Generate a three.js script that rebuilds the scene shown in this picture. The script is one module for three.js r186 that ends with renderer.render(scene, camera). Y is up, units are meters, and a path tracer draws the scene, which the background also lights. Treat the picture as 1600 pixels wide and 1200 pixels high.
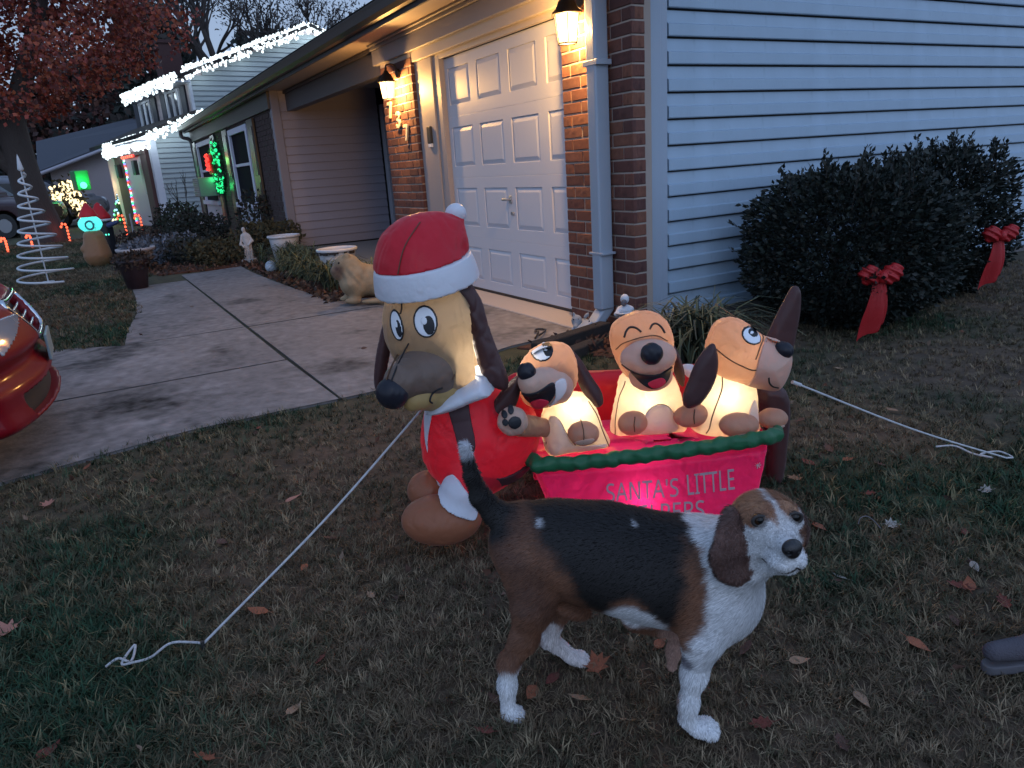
import * as THREE from 'three';
import { mergeGeometries, toCreasedNormals } from 'three/addons/utils/BufferGeometryUtils.js';
import { ImprovedNoise } from 'three/addons/math/ImprovedNoise.js';
import { RoundedBoxGeometry } from 'three/addons/geometries/RoundedBoxGeometry.js';

const scene = new THREE.Scene();
const SKY = 0.80;
const YAW = 1.0665;
const camera = new THREE.PerspectiveCamera(55.36, 4 / 3, 0.05, 400);
camera.position.set(3.373, 1.10, 2.937);
camera.rotation.order = 'YXZ';
camera.rotation.set(-0.29216, YAW, -0.0667);
camera.updateMatrixWorld();

const renderer = new THREE.WebGLRenderer({ antialias: true });
renderer.setSize(1024, 768);
renderer.toneMapping = THREE.LinearToneMapping;
renderer.toneMappingExposure = 1.45;
renderer.shadowMap.enabled = true;

// dusk sky: a smooth gradient, a little brighter over the western horizon (+x), with soft thin cloud
{
  const w = 256, h = 128, d = new Float32Array(w * h * 4), no = new ImprovedNoise();
  for (let j = 0; j < h; j++) for (let i = 0; i < w; i++) {
    const el = ((j + 0.5) / h - 0.5) * Math.PI, az = ((i + 0.5) / w - 0.5) * 2 * Math.PI;
    const x = Math.cos(el) * Math.cos(az), z = Math.cos(el) * Math.sin(az), y = Math.sin(el);
    const t = Math.max(0, y), k = Math.pow(1 - t, 2.2), west = 0.5 + 0.5 * x;
    const glow = 0.62 + 0.75 * west * west;
    const c = 1 + 0.12 * no.noise(x * 3, y * 7, z * 3);
    const o = (j * w + i) * 4, s = SKY * glow * c;
    d[o] = s * (0.35 + 0.20 * k); d[o + 1] = s * (0.53 + 0.18 * k); d[o + 2] = s * (0.90 + 0.06 * k); d[o + 3] = 1;
    if (y < 0) { d[o] *= 0.25; d[o + 1] *= 0.25; d[o + 2] *= 0.22; }
  }
  const t = new THREE.DataTexture(d, w, h, THREE.RGBAFormat, THREE.FloatType);
  t.mapping = THREE.EquirectangularReflectionMapping; t.magFilter = THREE.LinearFilter; t.needsUpdate = true;
  scene.background = t; scene.environment = t;
}
// the last of the daylight: very broad and weak
const sun = new THREE.DirectionalLight(0xfff0e4, 0.12);
sun.position.set(30, 22, 10); sun.castShadow = true; sun.shadow.radius = 60;
for (const k of ['left', 'bottom']) sun.shadow.camera[k] = -15;
for (const k of ['right', 'top']) sun.shadow.camera[k] = 15;
sun.name = 'sun'; scene.add(sun); scene.add(sun.target);

// ---------- helpers ----------
let seed = 7;
const rnd = () => { seed = (seed + 0x6D2B79F5) | 0; let t = Math.imul(seed ^ (seed >>> 15), 1 | seed); t = (t + Math.imul(t ^ (t >>> 7), 61 | t)) ^ t; return ((t ^ (t >>> 14)) >>> 0) / 4294967296; };
const rr = (a, b) => a + (b - a) * rnd();
const NO = new ImprovedNoise();
const nz = (x, y, z) => NO.noise(x, y, z);
const fbm = (x, y, z, n = 4) => { let s = 0, a = 0.5; for (let i = 0; i < n; i++) { s += a * NO.noise(x, y, z); x *= 2.03; y *= 2.03; z *= 2.03; a *= 0.5; } return s; };
const clamp = (x, a = 0, b = 1) => Math.min(b, Math.max(a, x));
const sst = (a, b, x) => { const t = clamp((x - a) / (b - a)); return t * t * (3 - 2 * t); };
const V = (x, y, z) => new THREE.Vector3(x, y, z);
const names = {};
const numbered = (n) => { const k = names[n] ?? 0; names[n] = k + 1; return k ? n + '_' + String(k).padStart(3, '0') : n; };
function tag(o, label, category, group) { o.userData.label = label; o.userData.category = category; if (group) o.userData.group = group; return o; }
function thing(name, label, category, [x, y, z] = [0, 0, 0], turn = 0, group) {
  const o = new THREE.Group(); o.name = numbered(name); scene.add(o); o.position.set(x, y, z); o.rotation.y = turn;
  return tag(o, label, category, group);
}
function add(name, geo, material, parent, label) {
  const g = Array.isArray(geo) ? merge(geo) : geo;
  const m = new THREE.Mesh(g, material); m.name = parent === scene ? numbered(name) : name; m.castShadow = m.receiveShadow = true; parent.add(m);
  if (label) m.userData.label = label;
  return m;
}
function sub(name, parent) { const g = new THREE.Group(); g.name = name; parent.add(g); return g; }
function stuff(m) { m.userData.kind = 'stuff'; return m; }
function structure(m) { m.userData.kind = 'structure'; return m; }
function merge(list) {
  const gs = list.map((g) => { let q = g.index ? g.toNonIndexed() : g; for (const k of Object.keys(q.attributes)) if (!['position', 'normal', 'uv'].includes(k)) q.deleteAttribute(k); if (!q.attributes.uv) q.setAttribute('uv', new THREE.BufferAttribute(new Float32Array(q.attributes.position.count * 2), 2)); return q; });
  return mergeGeometries(gs);
}
const lin = (r, g, b) => new THREE.Color().setRGB(r, g, b);
const mats = {};
function mat(r, g, b, o = {}) {
  const key = JSON.stringify([r, g, b, Object.keys(o).map((k) => [k, o[k]?.uuid ?? o[k]])]);
  return mats[key] ??= new THREE.MeshPhysicalMaterial({ color: lin(r, g, b), roughness: 0.75, ...o });
}
const glowMats = {};
const glow = (r, g, b, s = 1) => glowMats[[r, g, b, s]] ??= new THREE.MeshStandardMaterial({ color: lin(0.02, 0.02, 0.02), emissive: lin(r, g, b), emissiveIntensity: s, roughness: 0.6 });
function tex(n, fn, { srgb = false, rep } = {}) {   // fn(u, v) -> [r, g, b] linear 0..1 or a number
  const d = new Uint8Array(n * n * 4);
  for (let j = 0; j < n; j++) for (let i = 0; i < n; i++) { let c = fn(i / n, j / n); if (typeof c === 'number') c = [c, c, c]; const o = (j * n + i) * 4; for (let k = 0; k < 3; k++) d[o + k] = clamp(srgb ? Math.pow(c[k], 1 / 2.2) : c[k]) * 255; d[o + 3] = 255; }
  const t = new THREE.DataTexture(d, n, n); t.wrapS = t.wrapT = THREE.RepeatWrapping; t.magFilter = THREE.LinearFilter; t.minFilter = THREE.LinearMipmapLinearFilter; t.generateMipmaps = true;
  if (srgb) t.colorSpace = THREE.SRGBColorSpace; if (rep) t.repeat.set(rep, rep); t.needsUpdate = true; return t;
}
const tnoise = (u, v, f, s = 0) => {   // tiling noise: a torus-free blend of four shifted samples
  const x = u * f, y = v * f, a = NO.noise(x, y, s), b = NO.noise(x - f, y, s), c = NO.noise(x, y - f, s), d = NO.noise(x - f, y - f, s);
  return (a * (1 - u) + b * u) * (1 - v) + (c * (1 - u) + d * u) * v;
};
const tfbm = (u, v, f, s = 0, n = 4) => { let r = 0, a = 0.5; for (let i = 0; i < n; i++) { r += a * tnoise(u, v, f, s + i * 7.3); f *= 2; a *= 0.55; } return r; };
const box = (x0, x1, y0, y1, z0, z1) => new THREE.BoxGeometry(x1 - x0, y1 - y0, z1 - z0).translate((x0 + x1) / 2, (y0 + y1) / 2, (z0 + z1) / 2);
const rbox = (x0, x1, y0, y1, z0, z1, r = 0.006, s = 2) => new RoundedBoxGeometry(x1 - x0, y1 - y0, z1 - z0, s, Math.min(r, (x1 - x0) * 0.49, (y1 - y0) * 0.49, (z1 - z0) * 0.49)).translate((x0 + x1) / 2, (y0 + y1) / 2, (z0 + z1) / 2);
const vec = (p) => (p.isVector3 ? p : V(p[0], p[1], p[2]));
const tube = (pts, r, seg = 0, rad = 8) => new THREE.TubeGeometry(new THREE.CatmullRomCurve3(pts.map(vec)), seg || pts.length * 8, r, rad);
const ball = (p, r, s = 12) => new THREE.SphereGeometry(r, s, Math.ceil(s * 0.7)).translate(p[0], p[1], p[2]);
const lathe = (prof, seg = 28) => new THREE.LatheGeometry(prof.map((p) => new THREE.Vector2(p[0], p[1])), seg);
function bar(a, b, r0, r1 = r0, n = 8) {
  a = vec(a); b = vec(b); const g = new THREE.CylinderGeometry(r1, r0, a.distanceTo(b), n);
  return g.applyQuaternion(new THREE.Quaternion().setFromUnitVectors(V(0, 1, 0), b.clone().sub(a).normalize())).translate((a.x + b.x) / 2, (a.y + b.y) / 2, (a.z + b.z) / 2);
}
function taper(pts, radii, rad = 8) {
  const c = new THREE.CatmullRomCurve3(pts.map(vec)), seg = (pts.length - 1) * 5, g = new THREE.TubeGeometry(c, seg, 1, rad), p = g.attributes.position, n = g.attributes.normal;
  for (let i = 0; i <= seg; i++) {
    const t = i / seg * (radii.length - 1), k = Math.min(Math.floor(t), radii.length - 2), r = radii[k] + (radii[k + 1] - radii[k]) * (t - k), q = c.getPointAt(i / seg);
    for (let j = 0; j <= rad; j++) { const o = i * (rad + 1) + j; p.setXYZ(o, q.x + n.getX(o) * r, q.y + n.getY(o) * r, q.z + n.getZ(o) * r); }
  }
  return g;
}
function extrude(pts, depth, bevel = 0, holes) {
  const s = new THREE.Shape(pts.map((p) => new THREE.Vector2(p[0], p[1])));
  if (holes) for (const h of holes) s.holes.push(new THREE.Path(h.map((p) => new THREE.Vector2(p[0], p[1]))));
  return new THREE.ExtrudeGeometry(s, { depth, bevelEnabled: bevel > 0, bevelSize: bevel, bevelThickness: bevel, bevelSegments: 2, steps: 1, curveSegments: 10 });
}
// ---------- shapes from distance fields ----------
const len3 = (x, y, z) => Math.sqrt(x * x + y * y + z * z);
function el(c, r, rz = 0, ry = 0, rx = 0) {   // ellipsoid, turned about its own axes
  const m = new THREE.Matrix4().makeRotationFromEuler(new THREE.Euler(rx, ry, rz, 'ZYX')).transpose().elements, R = Math.max(...r), lo = Math.min(...r);
  return (x, y, z) => {
    x -= c[0]; y -= c[1]; z -= c[2];
    const L = len3(x, y, z); if (L > R * 2 + 0.06) return L - R;
    const a = m[0] * x + m[4] * y + m[8] * z, b = m[1] * x + m[5] * y + m[9] * z, d = m[2] * x + m[6] * y + m[10] * z;
    const k0 = len3(a / r[0], b / r[1], d / r[2]), k1 = len3(a / r[0] / r[0], b / r[1] / r[1], d / r[2] / r[2]);
    return k1 < 1e-9 ? -lo : k0 * (k0 - 1) / k1;
  };
}
function rc(a, b, r0, r1 = r0, sz = 1) {   // tapered capsule; sz squashes it across
  const bx = b[0] - a[0], by = b[1] - a[1], bz = (b[2] - a[2]) / sz, L2 = bx * bx + by * by + bz * bz;
  return (x, y, z) => { const px = x - a[0], py = y - a[1], pz = (z - a[2]) / sz, t = clamp((px * bx + py * by + pz * bz) / L2); return len3(px - bx * t, py - by * t, pz - bz * t) - (r0 + (r1 - r0) * t); };
}
const smin = (a, b, k) => { const h = Math.max(k - Math.abs(a - b), 0) / k; return Math.min(a, b) - h * h * k * 0.25; };
const blend = (k, ...fs) => (x, y, z) => { let d = fs[0](x, y, z); for (let i = 1; i < fs.length; i++) d = smin(d, fs[i](x, y, z), k); return d; };
const uni = (...fs) => (x, y, z) => { let d = 1e9; for (const f of fs) d = Math.min(d, f(x, y, z)); return d; };
const cut = (f, g) => (x, y, z) => Math.max(f(x, y, z), -g(x, y, z));
function sdPoly(pts) {
  const n = pts.length, X = Float64Array.from(pts, (p) => p[0]), Y = Float64Array.from(pts, (p) => p[1]), x0 = Math.min(...X), x1 = Math.max(...X), y0 = Math.min(...Y), y1 = Math.max(...Y);
  return (x, y) => {
    const ox = Math.max(x0 - x, x - x1, 0), oy = Math.max(y0 - y, y - y1, 0); if (ox + oy > 0.025) return Math.sqrt(ox * ox + oy * oy);
    let d = 1e9, s = 1;
    for (let i = 0, j = n - 1; i < n; j = i++) {
      const ex = X[j] - X[i], ey = Y[j] - Y[i], wx = x - X[i], wy = y - Y[i]; let t = (wx * ex + wy * ey) / (ex * ex + ey * ey + 1e-12); t = t < 0 ? 0 : t > 1 ? 1 : t;
      const bx = wx - ex * t, by = wy - ey * t, q = bx * bx + by * by; if (q < d) d = q;
      if ((y >= Y[i]) !== (y >= Y[j]) ) { if (y >= Y[i] ? ex * wy > ey * wx : ex * wy <= ey * wx) s = -s; }
    }
    return s * Math.sqrt(d);
  };
}
const smoothPoly = (pts, n = 4) => new THREE.CatmullRomCurve3(pts.map((p) => V(p[0], p[1], 0)), true, 'centripetal').getPoints(pts.length * n).slice(0, -1).map((p) => [p.x, p.y]);
function pillow(pts, w, T, D, smooth = true) {   // an outline blown up like a cushion: T half-thick, rounding over the last D metres
  const sd = sdPoly(smooth ? smoothPoly(pts) : pts);
  return (x, y, z) => { const d = -sd(x, y); if (d <= 0) return Math.max(-d, Math.abs(z - w) - T * 0.5); const t = 1 - Math.min(d / D, 1); return (Math.abs(z - w) - T * Math.sqrt(1 - t * t)) * 0.6; };
}
function mesher(f, lo, hi, cell, color) {   // surface nets
  const nx = Math.ceil((hi[0] - lo[0]) / cell) + 1, ny = Math.ceil((hi[1] - lo[1]) / cell) + 1, nzz = Math.ceil((hi[2] - lo[2]) / cell) + 1, F = new Float32Array(nx * ny * nzz);
  const S = 5, far = cell * S * 0.87 * 1.3;   // blocks that lie far from the surface are filled from their centre
  for (let k = 0; k < nzz; k += S) for (let j = 0; j < ny; j += S) for (let i = 0; i < nx; i += S) {
    const c = f(lo[0] + (i + 2) * cell, lo[1] + (j + 2) * cell, lo[2] + (k + 2) * cell), skip = Math.abs(c) > far;
    for (let w = k; w < Math.min(k + S, nzz); w++) for (let v = j; v < Math.min(j + S, ny); v++) for (let u = i, o = (w * ny + v) * nx + i; u < Math.min(i + S, nx); u++, o++) F[o] = skip ? c : f(lo[0] + u * cell, lo[1] + v * cell, lo[2] + w * cell);
  }
  const id = new Int32Array(nx * ny * nzz).fill(-1), P = [], I = [], at = (i, j, k) => (k * ny + j) * nx + i;
  for (let k = 0; k < nzz - 1; k++) for (let j = 0; j < ny - 1; j++) for (let i = 0; i < nx - 1; i++) {
    let m = 0; const v = [];
    for (let c = 0; c < 8; c++) { v[c] = F[at(i + (c & 1), j + ((c >> 1) & 1), k + (c >> 2))]; if (v[c] < 0) m++; }
    if (m === 0 || m === 8) continue;
    let sx = 0, sy = 0, sz = 0, n = 0;
    for (let a = 0; a < 8; a++) for (const b of [a | 1, a | 2, a | 4]) if (b !== a && (v[a] < 0) !== (v[b] < 0)) { const t = v[a] / (v[a] - v[b]); sx += (a & 1) + t * ((b & 1) - (a & 1)); sy += ((a >> 1) & 1) + t * (((b >> 1) & 1) - ((a >> 1) & 1)); sz += (a >> 2) + t * ((b >> 2) - (a >> 2)); n++; }
    id[at(i, j, k)] = P.length / 3; P.push(lo[0] + (i + sx / n) * cell, lo[1] + (j + sy / n) * cell, lo[2] + (k + sz / n) * cell);
  }
  const quad = (a, b, c, d, flip) => { if (a < 0 || b < 0 || c < 0 || d < 0) return; flip ? I.push(a, c, b, a, d, c) : I.push(a, b, c, a, c, d); };
  for (let k = 1; k < nzz - 1; k++) for (let j = 1; j < ny - 1; j++) for (let i = 1; i < nx - 1; i++) {
    const s = F[at(i, j, k)] < 0;
    if (s !== F[at(i + 1, j, k)] < 0) quad(id[at(i, j - 1, k - 1)], id[at(i, j, k - 1)], id[at(i, j, k)], id[at(i, j - 1, k)], !s);
    if (s !== F[at(i, j + 1, k)] < 0) quad(id[at(i - 1, j, k - 1)], id[at(i - 1, j, k)], id[at(i, j, k)], id[at(i, j, k - 1)], !s);
    if (s !== F[at(i, j, k + 1)] < 0) quad(id[at(i - 1, j - 1, k)], id[at(i, j - 1, k)], id[at(i, j, k)], id[at(i - 1, j, k)], !s);
  }
  const g = new THREE.BufferGeometry(), N = new Float32Array(P.length), UV = new Float32Array(P.length / 3 * 2), e = cell * 0.7, C = color && new Float32Array(P.length);
  for (let i = 0; i < P.length; i += 3) {
    const x = P[i], y = P[i + 1], z = P[i + 2]; let a = f(x + e, y, z) - f(x - e, y, z), b = f(x, y + e, z) - f(x, y - e, z), c = f(x, y, z + e) - f(x, y, z - e); const L = len3(a, b, c) || 1;
    N[i] = a / L; N[i + 1] = b / L; N[i + 2] = c / L; UV[i / 3 * 2] = x; UV[i / 3 * 2 + 1] = y;
    if (C) { const q = color(x, y, z, N[i], N[i + 1], N[i + 2]); C[i] = q[0]; C[i + 1] = q[1]; C[i + 2] = q[2]; }
  }
  g.setAttribute('position', new THREE.BufferAttribute(new Float32Array(P), 3)); g.setAttribute('normal', new THREE.BufferAttribute(N, 3)); g.setAttribute('uv', new THREE.BufferAttribute(UV, 2));
  if (C) g.setAttribute('color', new THREE.BufferAttribute(C, 3));
  g.setIndex(I); return g;
}
const bounds = (pts, w, T, m = 0.02) => { const xs = pts.map((p) => p[0]), ys = pts.map((p) => p[1]); return [[Math.min(...xs) - m, Math.min(...ys) - m, w - T - m], [Math.max(...xs) + m, Math.max(...ys) + m, w + T + m]]; };
const cushion = (pts, w, T, D, cell = 0.006, smooth = true) => { const [lo, hi] = bounds(pts, w, T); return mesher(pillow(pts, w, T, D, smooth), lo, hi, cell); };
// where a field's front surface lies at (x, y), coming from +z
function front(f, x, y, z0 = 0.5, z1 = -0.5) { let p = z0, fp = f(x, y, p); for (let z = z0; z > z1; z -= 0.004) { const v = f(x, y, z); if (v < 0) return fp > 0 ? z + 0.004 * (-v) / (fp - v) : z; fp = v; p = z; } return z1; }
function patch(f, pts, off = 0.003, cell = 0.003, smooth = true, zr) {   // a thin print lying on the front of a field
  const sd = sdPoly(smooth ? smoothPoly(pts) : pts); let lo = 1e9, hi = -1e9;
  for (const p of pts) { const z = front(f, p[0], p[1]); if (z > -0.49) { lo = Math.min(lo, z); hi = Math.max(hi, z); } }
  const c = front(f, pts.reduce((s, p) => s + p[0], 0) / pts.length, pts.reduce((s, p) => s + p[1], 0) / pts.length); hi = Math.max(hi, c) + 0.012; lo = Math.min(lo, c) - 0.012;
  const xs = pts.map((p) => p[0]), ys = pts.map((p) => p[1]), m = 0.01;
  return mesher((x, y, z) => Math.max(Math.abs(f(x, y, z)) - off, sd(x, y)), [Math.min(...xs) - m, Math.min(...ys) - m, lo], [Math.max(...xs) + m, Math.max(...ys) + m, hi], cell);
}
const stroke = (f, pts, r = 0.002, off = 0.002) => { const c = new THREE.CatmullRomCurve3(pts.map((p) => V(p[0], p[1], 0))).getPoints(pts.length * 5).map((p) => V(p.x, p.y, front(f, p.x, p.y) + off)); return new THREE.TubeGeometry(new THREE.CatmullRomCurve3(c), c.length * 2, r, 5); };
const oval = (c, rx, ry, a = 0, n = 18) => Array.from({ length: n }, (_, i) => { const t = i / n * 2 * Math.PI, x = rx * Math.cos(t), y = ry * Math.sin(t); return [c[0] + x * Math.cos(a) - y * Math.sin(a), c[1] + x * Math.sin(a) + y * Math.cos(a)]; });
function around(c, r) { return [[c[0] - r, c[1] - r, c[2] - r], [c[0] + r, c[1] + r, c[2] + r]]; }

// ---------- materials with texture ----------
const T = {};
T.fine = tex(256, (u, v) => 0.5 + 0.9 * tfbm(u, v, 16, 3, 4));
T.conc = tex(512, (u, v) => { const a = tfbm(u, v, 3, 1, 6), b = tfbm(u, v, 40, 9, 3), st = sst(0.02, 0.3, tfbm(u, v, 5, 31, 5)); const wt = sst(0.1, 0.4, tfbm(u, v, 7, 77, 4)), s = 0.165 + 0.13 * a + 0.19 * b - 0.11 * st + 0.08 * wt; return [s * 1.03, s * 0.97, s * 0.97]; }, { srgb: true });
T.concB = tex(256, (u, v) => 0.5 + 0.8 * tfbm(u, v, 40, 5, 4));
T.soil = tex(512, (u, v) => { const a = tfbm(u, v, 6, 2, 4), b = tfbm(u, v, 40, 4, 3); const s = 0.05 + 0.05 * a + 0.05 * b; return [s * 1.15, s, s * 0.78]; }, { srgb: true });
T.grain = tex(256, (u, v) => 0.5 + 0.5 * tfbm(u * 0.999, v, 8, 6, 3) + 0.35 * tnoise(u, v * 1, 64, 2));
T.brick = tex(256, (u, v) => { const a = tfbm(u, v, 10, 12, 4); const s = 0.8 + 0.55 * a; return [s, s * (0.97 + 0.1 * a), s]; });
T.wrinkle = tex(384, (u, v) => { const w = 0.35 * tfbm(u, v, 4, 8, 3); return 0.5 + 0.42 * tfbm(u, v, 5, 5, 4) + 0.3 * Math.abs(tnoise(u, v, 7, 20 + w)) ; });
T.dirt = tex(256, (u, v) => { const s = 0.9 + 0.16 * tfbm(u, v, 5, 41, 4) - 0.22 * sst(0.18, 0.42, tfbm(u, v, 9, 51, 4)); return [s, s, s * 0.99]; });
T.bark = tex(256, (u, v) => 0.5 + 0.9 * tfbm(u, v, 8, 15, 5));
T.shing = tex(256, (u, v) => { const s = 0.6 + 0.7 * tfbm(u, v, 24, 17, 3); return [s, s, s]; });
const rep = (t, x, y = x) => { const c = t.clone(); c.repeat.set(x, y); c.needsUpdate = true; return c; };
const paint = (r, g, b, rough = 0.55) => mat(r, g, b, { roughness: rough, bumpMap: T.fine, bumpScale: 0.0006 });

// ---------- ground ----------
const edgeX = (z) => (z > 2.69 ? -0.208 + (z - 2.69) * 0.22 : z > 1.77 ? -0.213 : z > 0.75 ? -0.213 - (1.77 - z) * 0.337 : -0.557);   // where the front lawn meets the concrete
const patchy = (x, z) => clamp(0.42 + 2.3 * fbm(x * 0.75 + 5, z * 0.75, 2.2, 4) + 0.16 * sst(1.2, 2.6, x + (z - 2) * 0.3));   // 0 tan, 1 green
{
  const xs = [], near = (a, b, s) => { for (let v = a; v < b; v += s) xs.push(v); };
  const line = (lo, hi, a, b, s) => { const o = [lo]; for (let v = lo + 12; v < a; v += 12) o.push(v); for (let v = a; v < b; v += s) o.push(v); for (let v = b; v < hi; v += 12) o.push(v); o.push(hi); return o; };
  const X = line(-220, 160, -1, 5, 0.08), Z = line(-160, 160, -5, 5, 0.08), P = [], C = [], UVs = [], I = [];
  for (const z of Z) for (const x of X) {
    const g = patchy(x, z), n = 0.7 + 0.6 * rnd();
    const inn = x > -1 && x < 5 && z > -5 && z < 5;
    P.push(x, -0.016 + (inn && x > edgeX(z) + 0.05 ? 0.012 * fbm(x * 3, z * 3, 1, 3) : 0), z); UVs.push(x, z);
    C.push(n * (1.25 - 0.6 * g), n * (0.92 - 0.15 * g), n * (0.72 - 0.3 * g));
  }
  for (let j = 0; j < Z.length - 1; j++) for (let i = 0; i < X.length - 1; i++) { const a = j * X.length + i, b = a + 1, c = a + X.length, d = c + 1; I.push(a, c, b, b, c, d); }
  const g = new THREE.BufferGeometry(); g.setAttribute('position', new THREE.Float32BufferAttribute(P, 3)); g.setAttribute('uv', new THREE.Float32BufferAttribute(UVs, 2)); g.setAttribute('color', new THREE.Float32BufferAttribute(C, 3)); g.setIndex(I); g.computeVertexNormals();
  structure(add('ground', g, new THREE.MeshStandardMaterial({ map: rep(T.soil, 1.3), vertexColors: true, roughness: 1, bumpMap: rep(T.soil, 2.1), bumpScale: 0.02 }), scene));
}
{
  const cm = new THREE.MeshPhysicalMaterial({ map: rep(T.conc, 0.32), roughness: 0.9, bumpMap: rep(T.concB, 1.2), bumpScale: 0.004 });
  const drive = structure(thing('driveway', 'stained concrete driveway slabs with dark joints', 'driveway')); delete drive.userData.category; delete drive.userData.label;
  const slab = (pts, y = 0) => {   // pts in (x, z)
    const s = new THREE.Shape(pts.map((p) => new THREE.Vector2(p[0], -p[1])));
    const g = new THREE.ExtrudeGeometry(s, { depth: 0.1, bevelEnabled: true, bevelSize: -0.006, bevelOffset: -0.004, bevelThickness: 0.008, bevelSegments: 2 }).rotateX(-Math.PI / 2).translate(0, y - 0.108, 0);
    return add('concrete_slab', g, cm, drive);
  };
  const A = [[-0.21, 1.975], [-0.213, 2.3], [-0.208, 2.69], [-0.12, 3.1], [-0.042, 3.434], [0.12, 4.3], [0.3, 6], [0.5, 11]];
  slab([[-1.248, 11], [-1.268, 1.99], ...A.map((p) => [p[0], p[1]])]);
  slab([[-2.62, 1.992], [-1.284, 1.992], [-1.264, 11], [-3.0, 11], [-2.95, 3.9], [-2.9, 3.27], [-2.64, 2.86]]);
  slab([[-2.612, 0.2], [-0.6, 0.2], [-0.557, 0.75], [-0.38, 1.3], [-0.213, 1.77], [-0.21, 1.968], [-2.612, 1.974]]);
  slab([[-2.632, 1.972], [-6.95, 1.984], [-7.15, 1.2], [-6.3, 1.22], [-5.2, 1.2], [-4.2, 1.16], [-3.25, 1.08], [-3.1, 0.75], [-3.05, 0.2], [-2.632, 0.2]]);
  slab([[-2.636, 1.992], [-2.642, 2.855], [-3.3, 2.8], [-4.13, 2.68], [-5.2, 2.62], [-6.26, 2.6], [-6.29, 1.996]]);
  const apron = structure(add('garage_floor', rbox(-3.0, -0.55, -0.2, 0.004, -0.9, 0.19, 0.012), mat(0.42, 0.37, 0.34, { roughness: 0.85, bumpMap: rep(T.concB, 1.2), bumpScale: 0.003 }), scene));
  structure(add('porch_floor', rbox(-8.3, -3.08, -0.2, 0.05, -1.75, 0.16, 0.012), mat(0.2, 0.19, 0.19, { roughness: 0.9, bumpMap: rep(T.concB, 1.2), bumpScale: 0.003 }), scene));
  const mulchM = mat(0.075, 0.028, 0.016, { roughness: 1, bumpMap: rep(T.concB, 0.9), bumpScale: 0.03 });  // dark red mulch, its colour raised further for the red glow on the bed
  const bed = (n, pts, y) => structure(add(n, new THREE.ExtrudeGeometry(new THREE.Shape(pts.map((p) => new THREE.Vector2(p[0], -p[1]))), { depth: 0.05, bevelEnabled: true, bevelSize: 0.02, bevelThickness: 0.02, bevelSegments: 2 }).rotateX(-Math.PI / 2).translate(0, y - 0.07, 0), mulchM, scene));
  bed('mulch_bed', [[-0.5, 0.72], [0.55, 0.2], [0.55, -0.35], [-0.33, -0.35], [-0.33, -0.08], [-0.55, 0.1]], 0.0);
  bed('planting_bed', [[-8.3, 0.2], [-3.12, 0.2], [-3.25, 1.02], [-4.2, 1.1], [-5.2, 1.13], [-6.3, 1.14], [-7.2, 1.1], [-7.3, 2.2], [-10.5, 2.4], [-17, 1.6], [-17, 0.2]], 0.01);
}

// ---------- the house ----------
const house = thing('brick_house', 'single storey house with white garage door, brick piers and pale horizontal siding', 'house', [0, 0, 0]);
const M = {
  siding: mat(0.33, 0.44, 0.56, { roughness: 0.5, map: rep(T.dirt, 0.45, 0.9), bumpMap: rep(T.grain, 0.7, 5), bumpScale: 0.0012 }),
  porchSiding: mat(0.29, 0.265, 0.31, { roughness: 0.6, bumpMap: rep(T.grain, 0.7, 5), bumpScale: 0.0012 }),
  white: paint(0.66, 0.68, 0.72), trim: paint(0.30, 0.36, 0.44), cream: paint(0.46, 0.40, 0.34), grayTrim: paint(0.3, 0.27, 0.27),
  gutter: paint(0.05, 0.038, 0.035, 0.4), dark: mat(0.012, 0.011, 0.012, { roughness: 0.6 }), mortar: mat(0.36, 0.30, 0.26, { roughness: 0.95, bumpMap: rep(T.fine, 6), bumpScale: 0.003 }),
  downspout: mat(0.30, 0.35, 0.42, { roughness: 0.35, bumpMap: rep(T.fine, 3), bumpScale: 0.0006 }),
  glass: mat(0.012, 0.014, 0.018, { roughness: 0.9, specularIntensity: 0.1 }),
  bronze: mat(0.03, 0.022, 0.016, { roughness: 0.45, metalness: 0.7 }), metal: mat(0.5, 0.5, 0.5, { roughness: 0.3, metalness: 1 }), iron: mat(0.015, 0.015, 0.017, { roughness: 0.5 }),
};
M.brick = [[0.15, 0.058, 0.040], [0.12, 0.046, 0.036], [0.19, 0.078, 0.048], [0.10, 0.042, 0.036], [0.16, 0.068, 0.050]].map((c) => mat(...c, { roughness: 0.9, map: T.brick, bumpMap: rep(T.brick, 1.4), bumpScale: 0.004 }));
const brickGeo = [0, 1, 2].map((k) => { const g = new THREE.ExtrudeGeometry(new THREE.Shape([[-0.5, -0.5], [0.5, -0.5], [0.5, 0.5], [-0.5, 0.5]].map((p) => new THREE.Vector2(p[0] * 0.195, p[1] * 0.058))), { depth: 0.022, bevelEnabled: true, bevelSize: 0.004, bevelThickness: 0.004, bevelSegments: 1 }).translate(0, 0, -0.026); const u = g.attributes.uv; for (let i = 0; i < u.count; i++) u.setXY(i, u.getX(i) * 2.2 + k * 0.31, u.getY(i) * 2.2 + k * 0.57); return g; });
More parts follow.
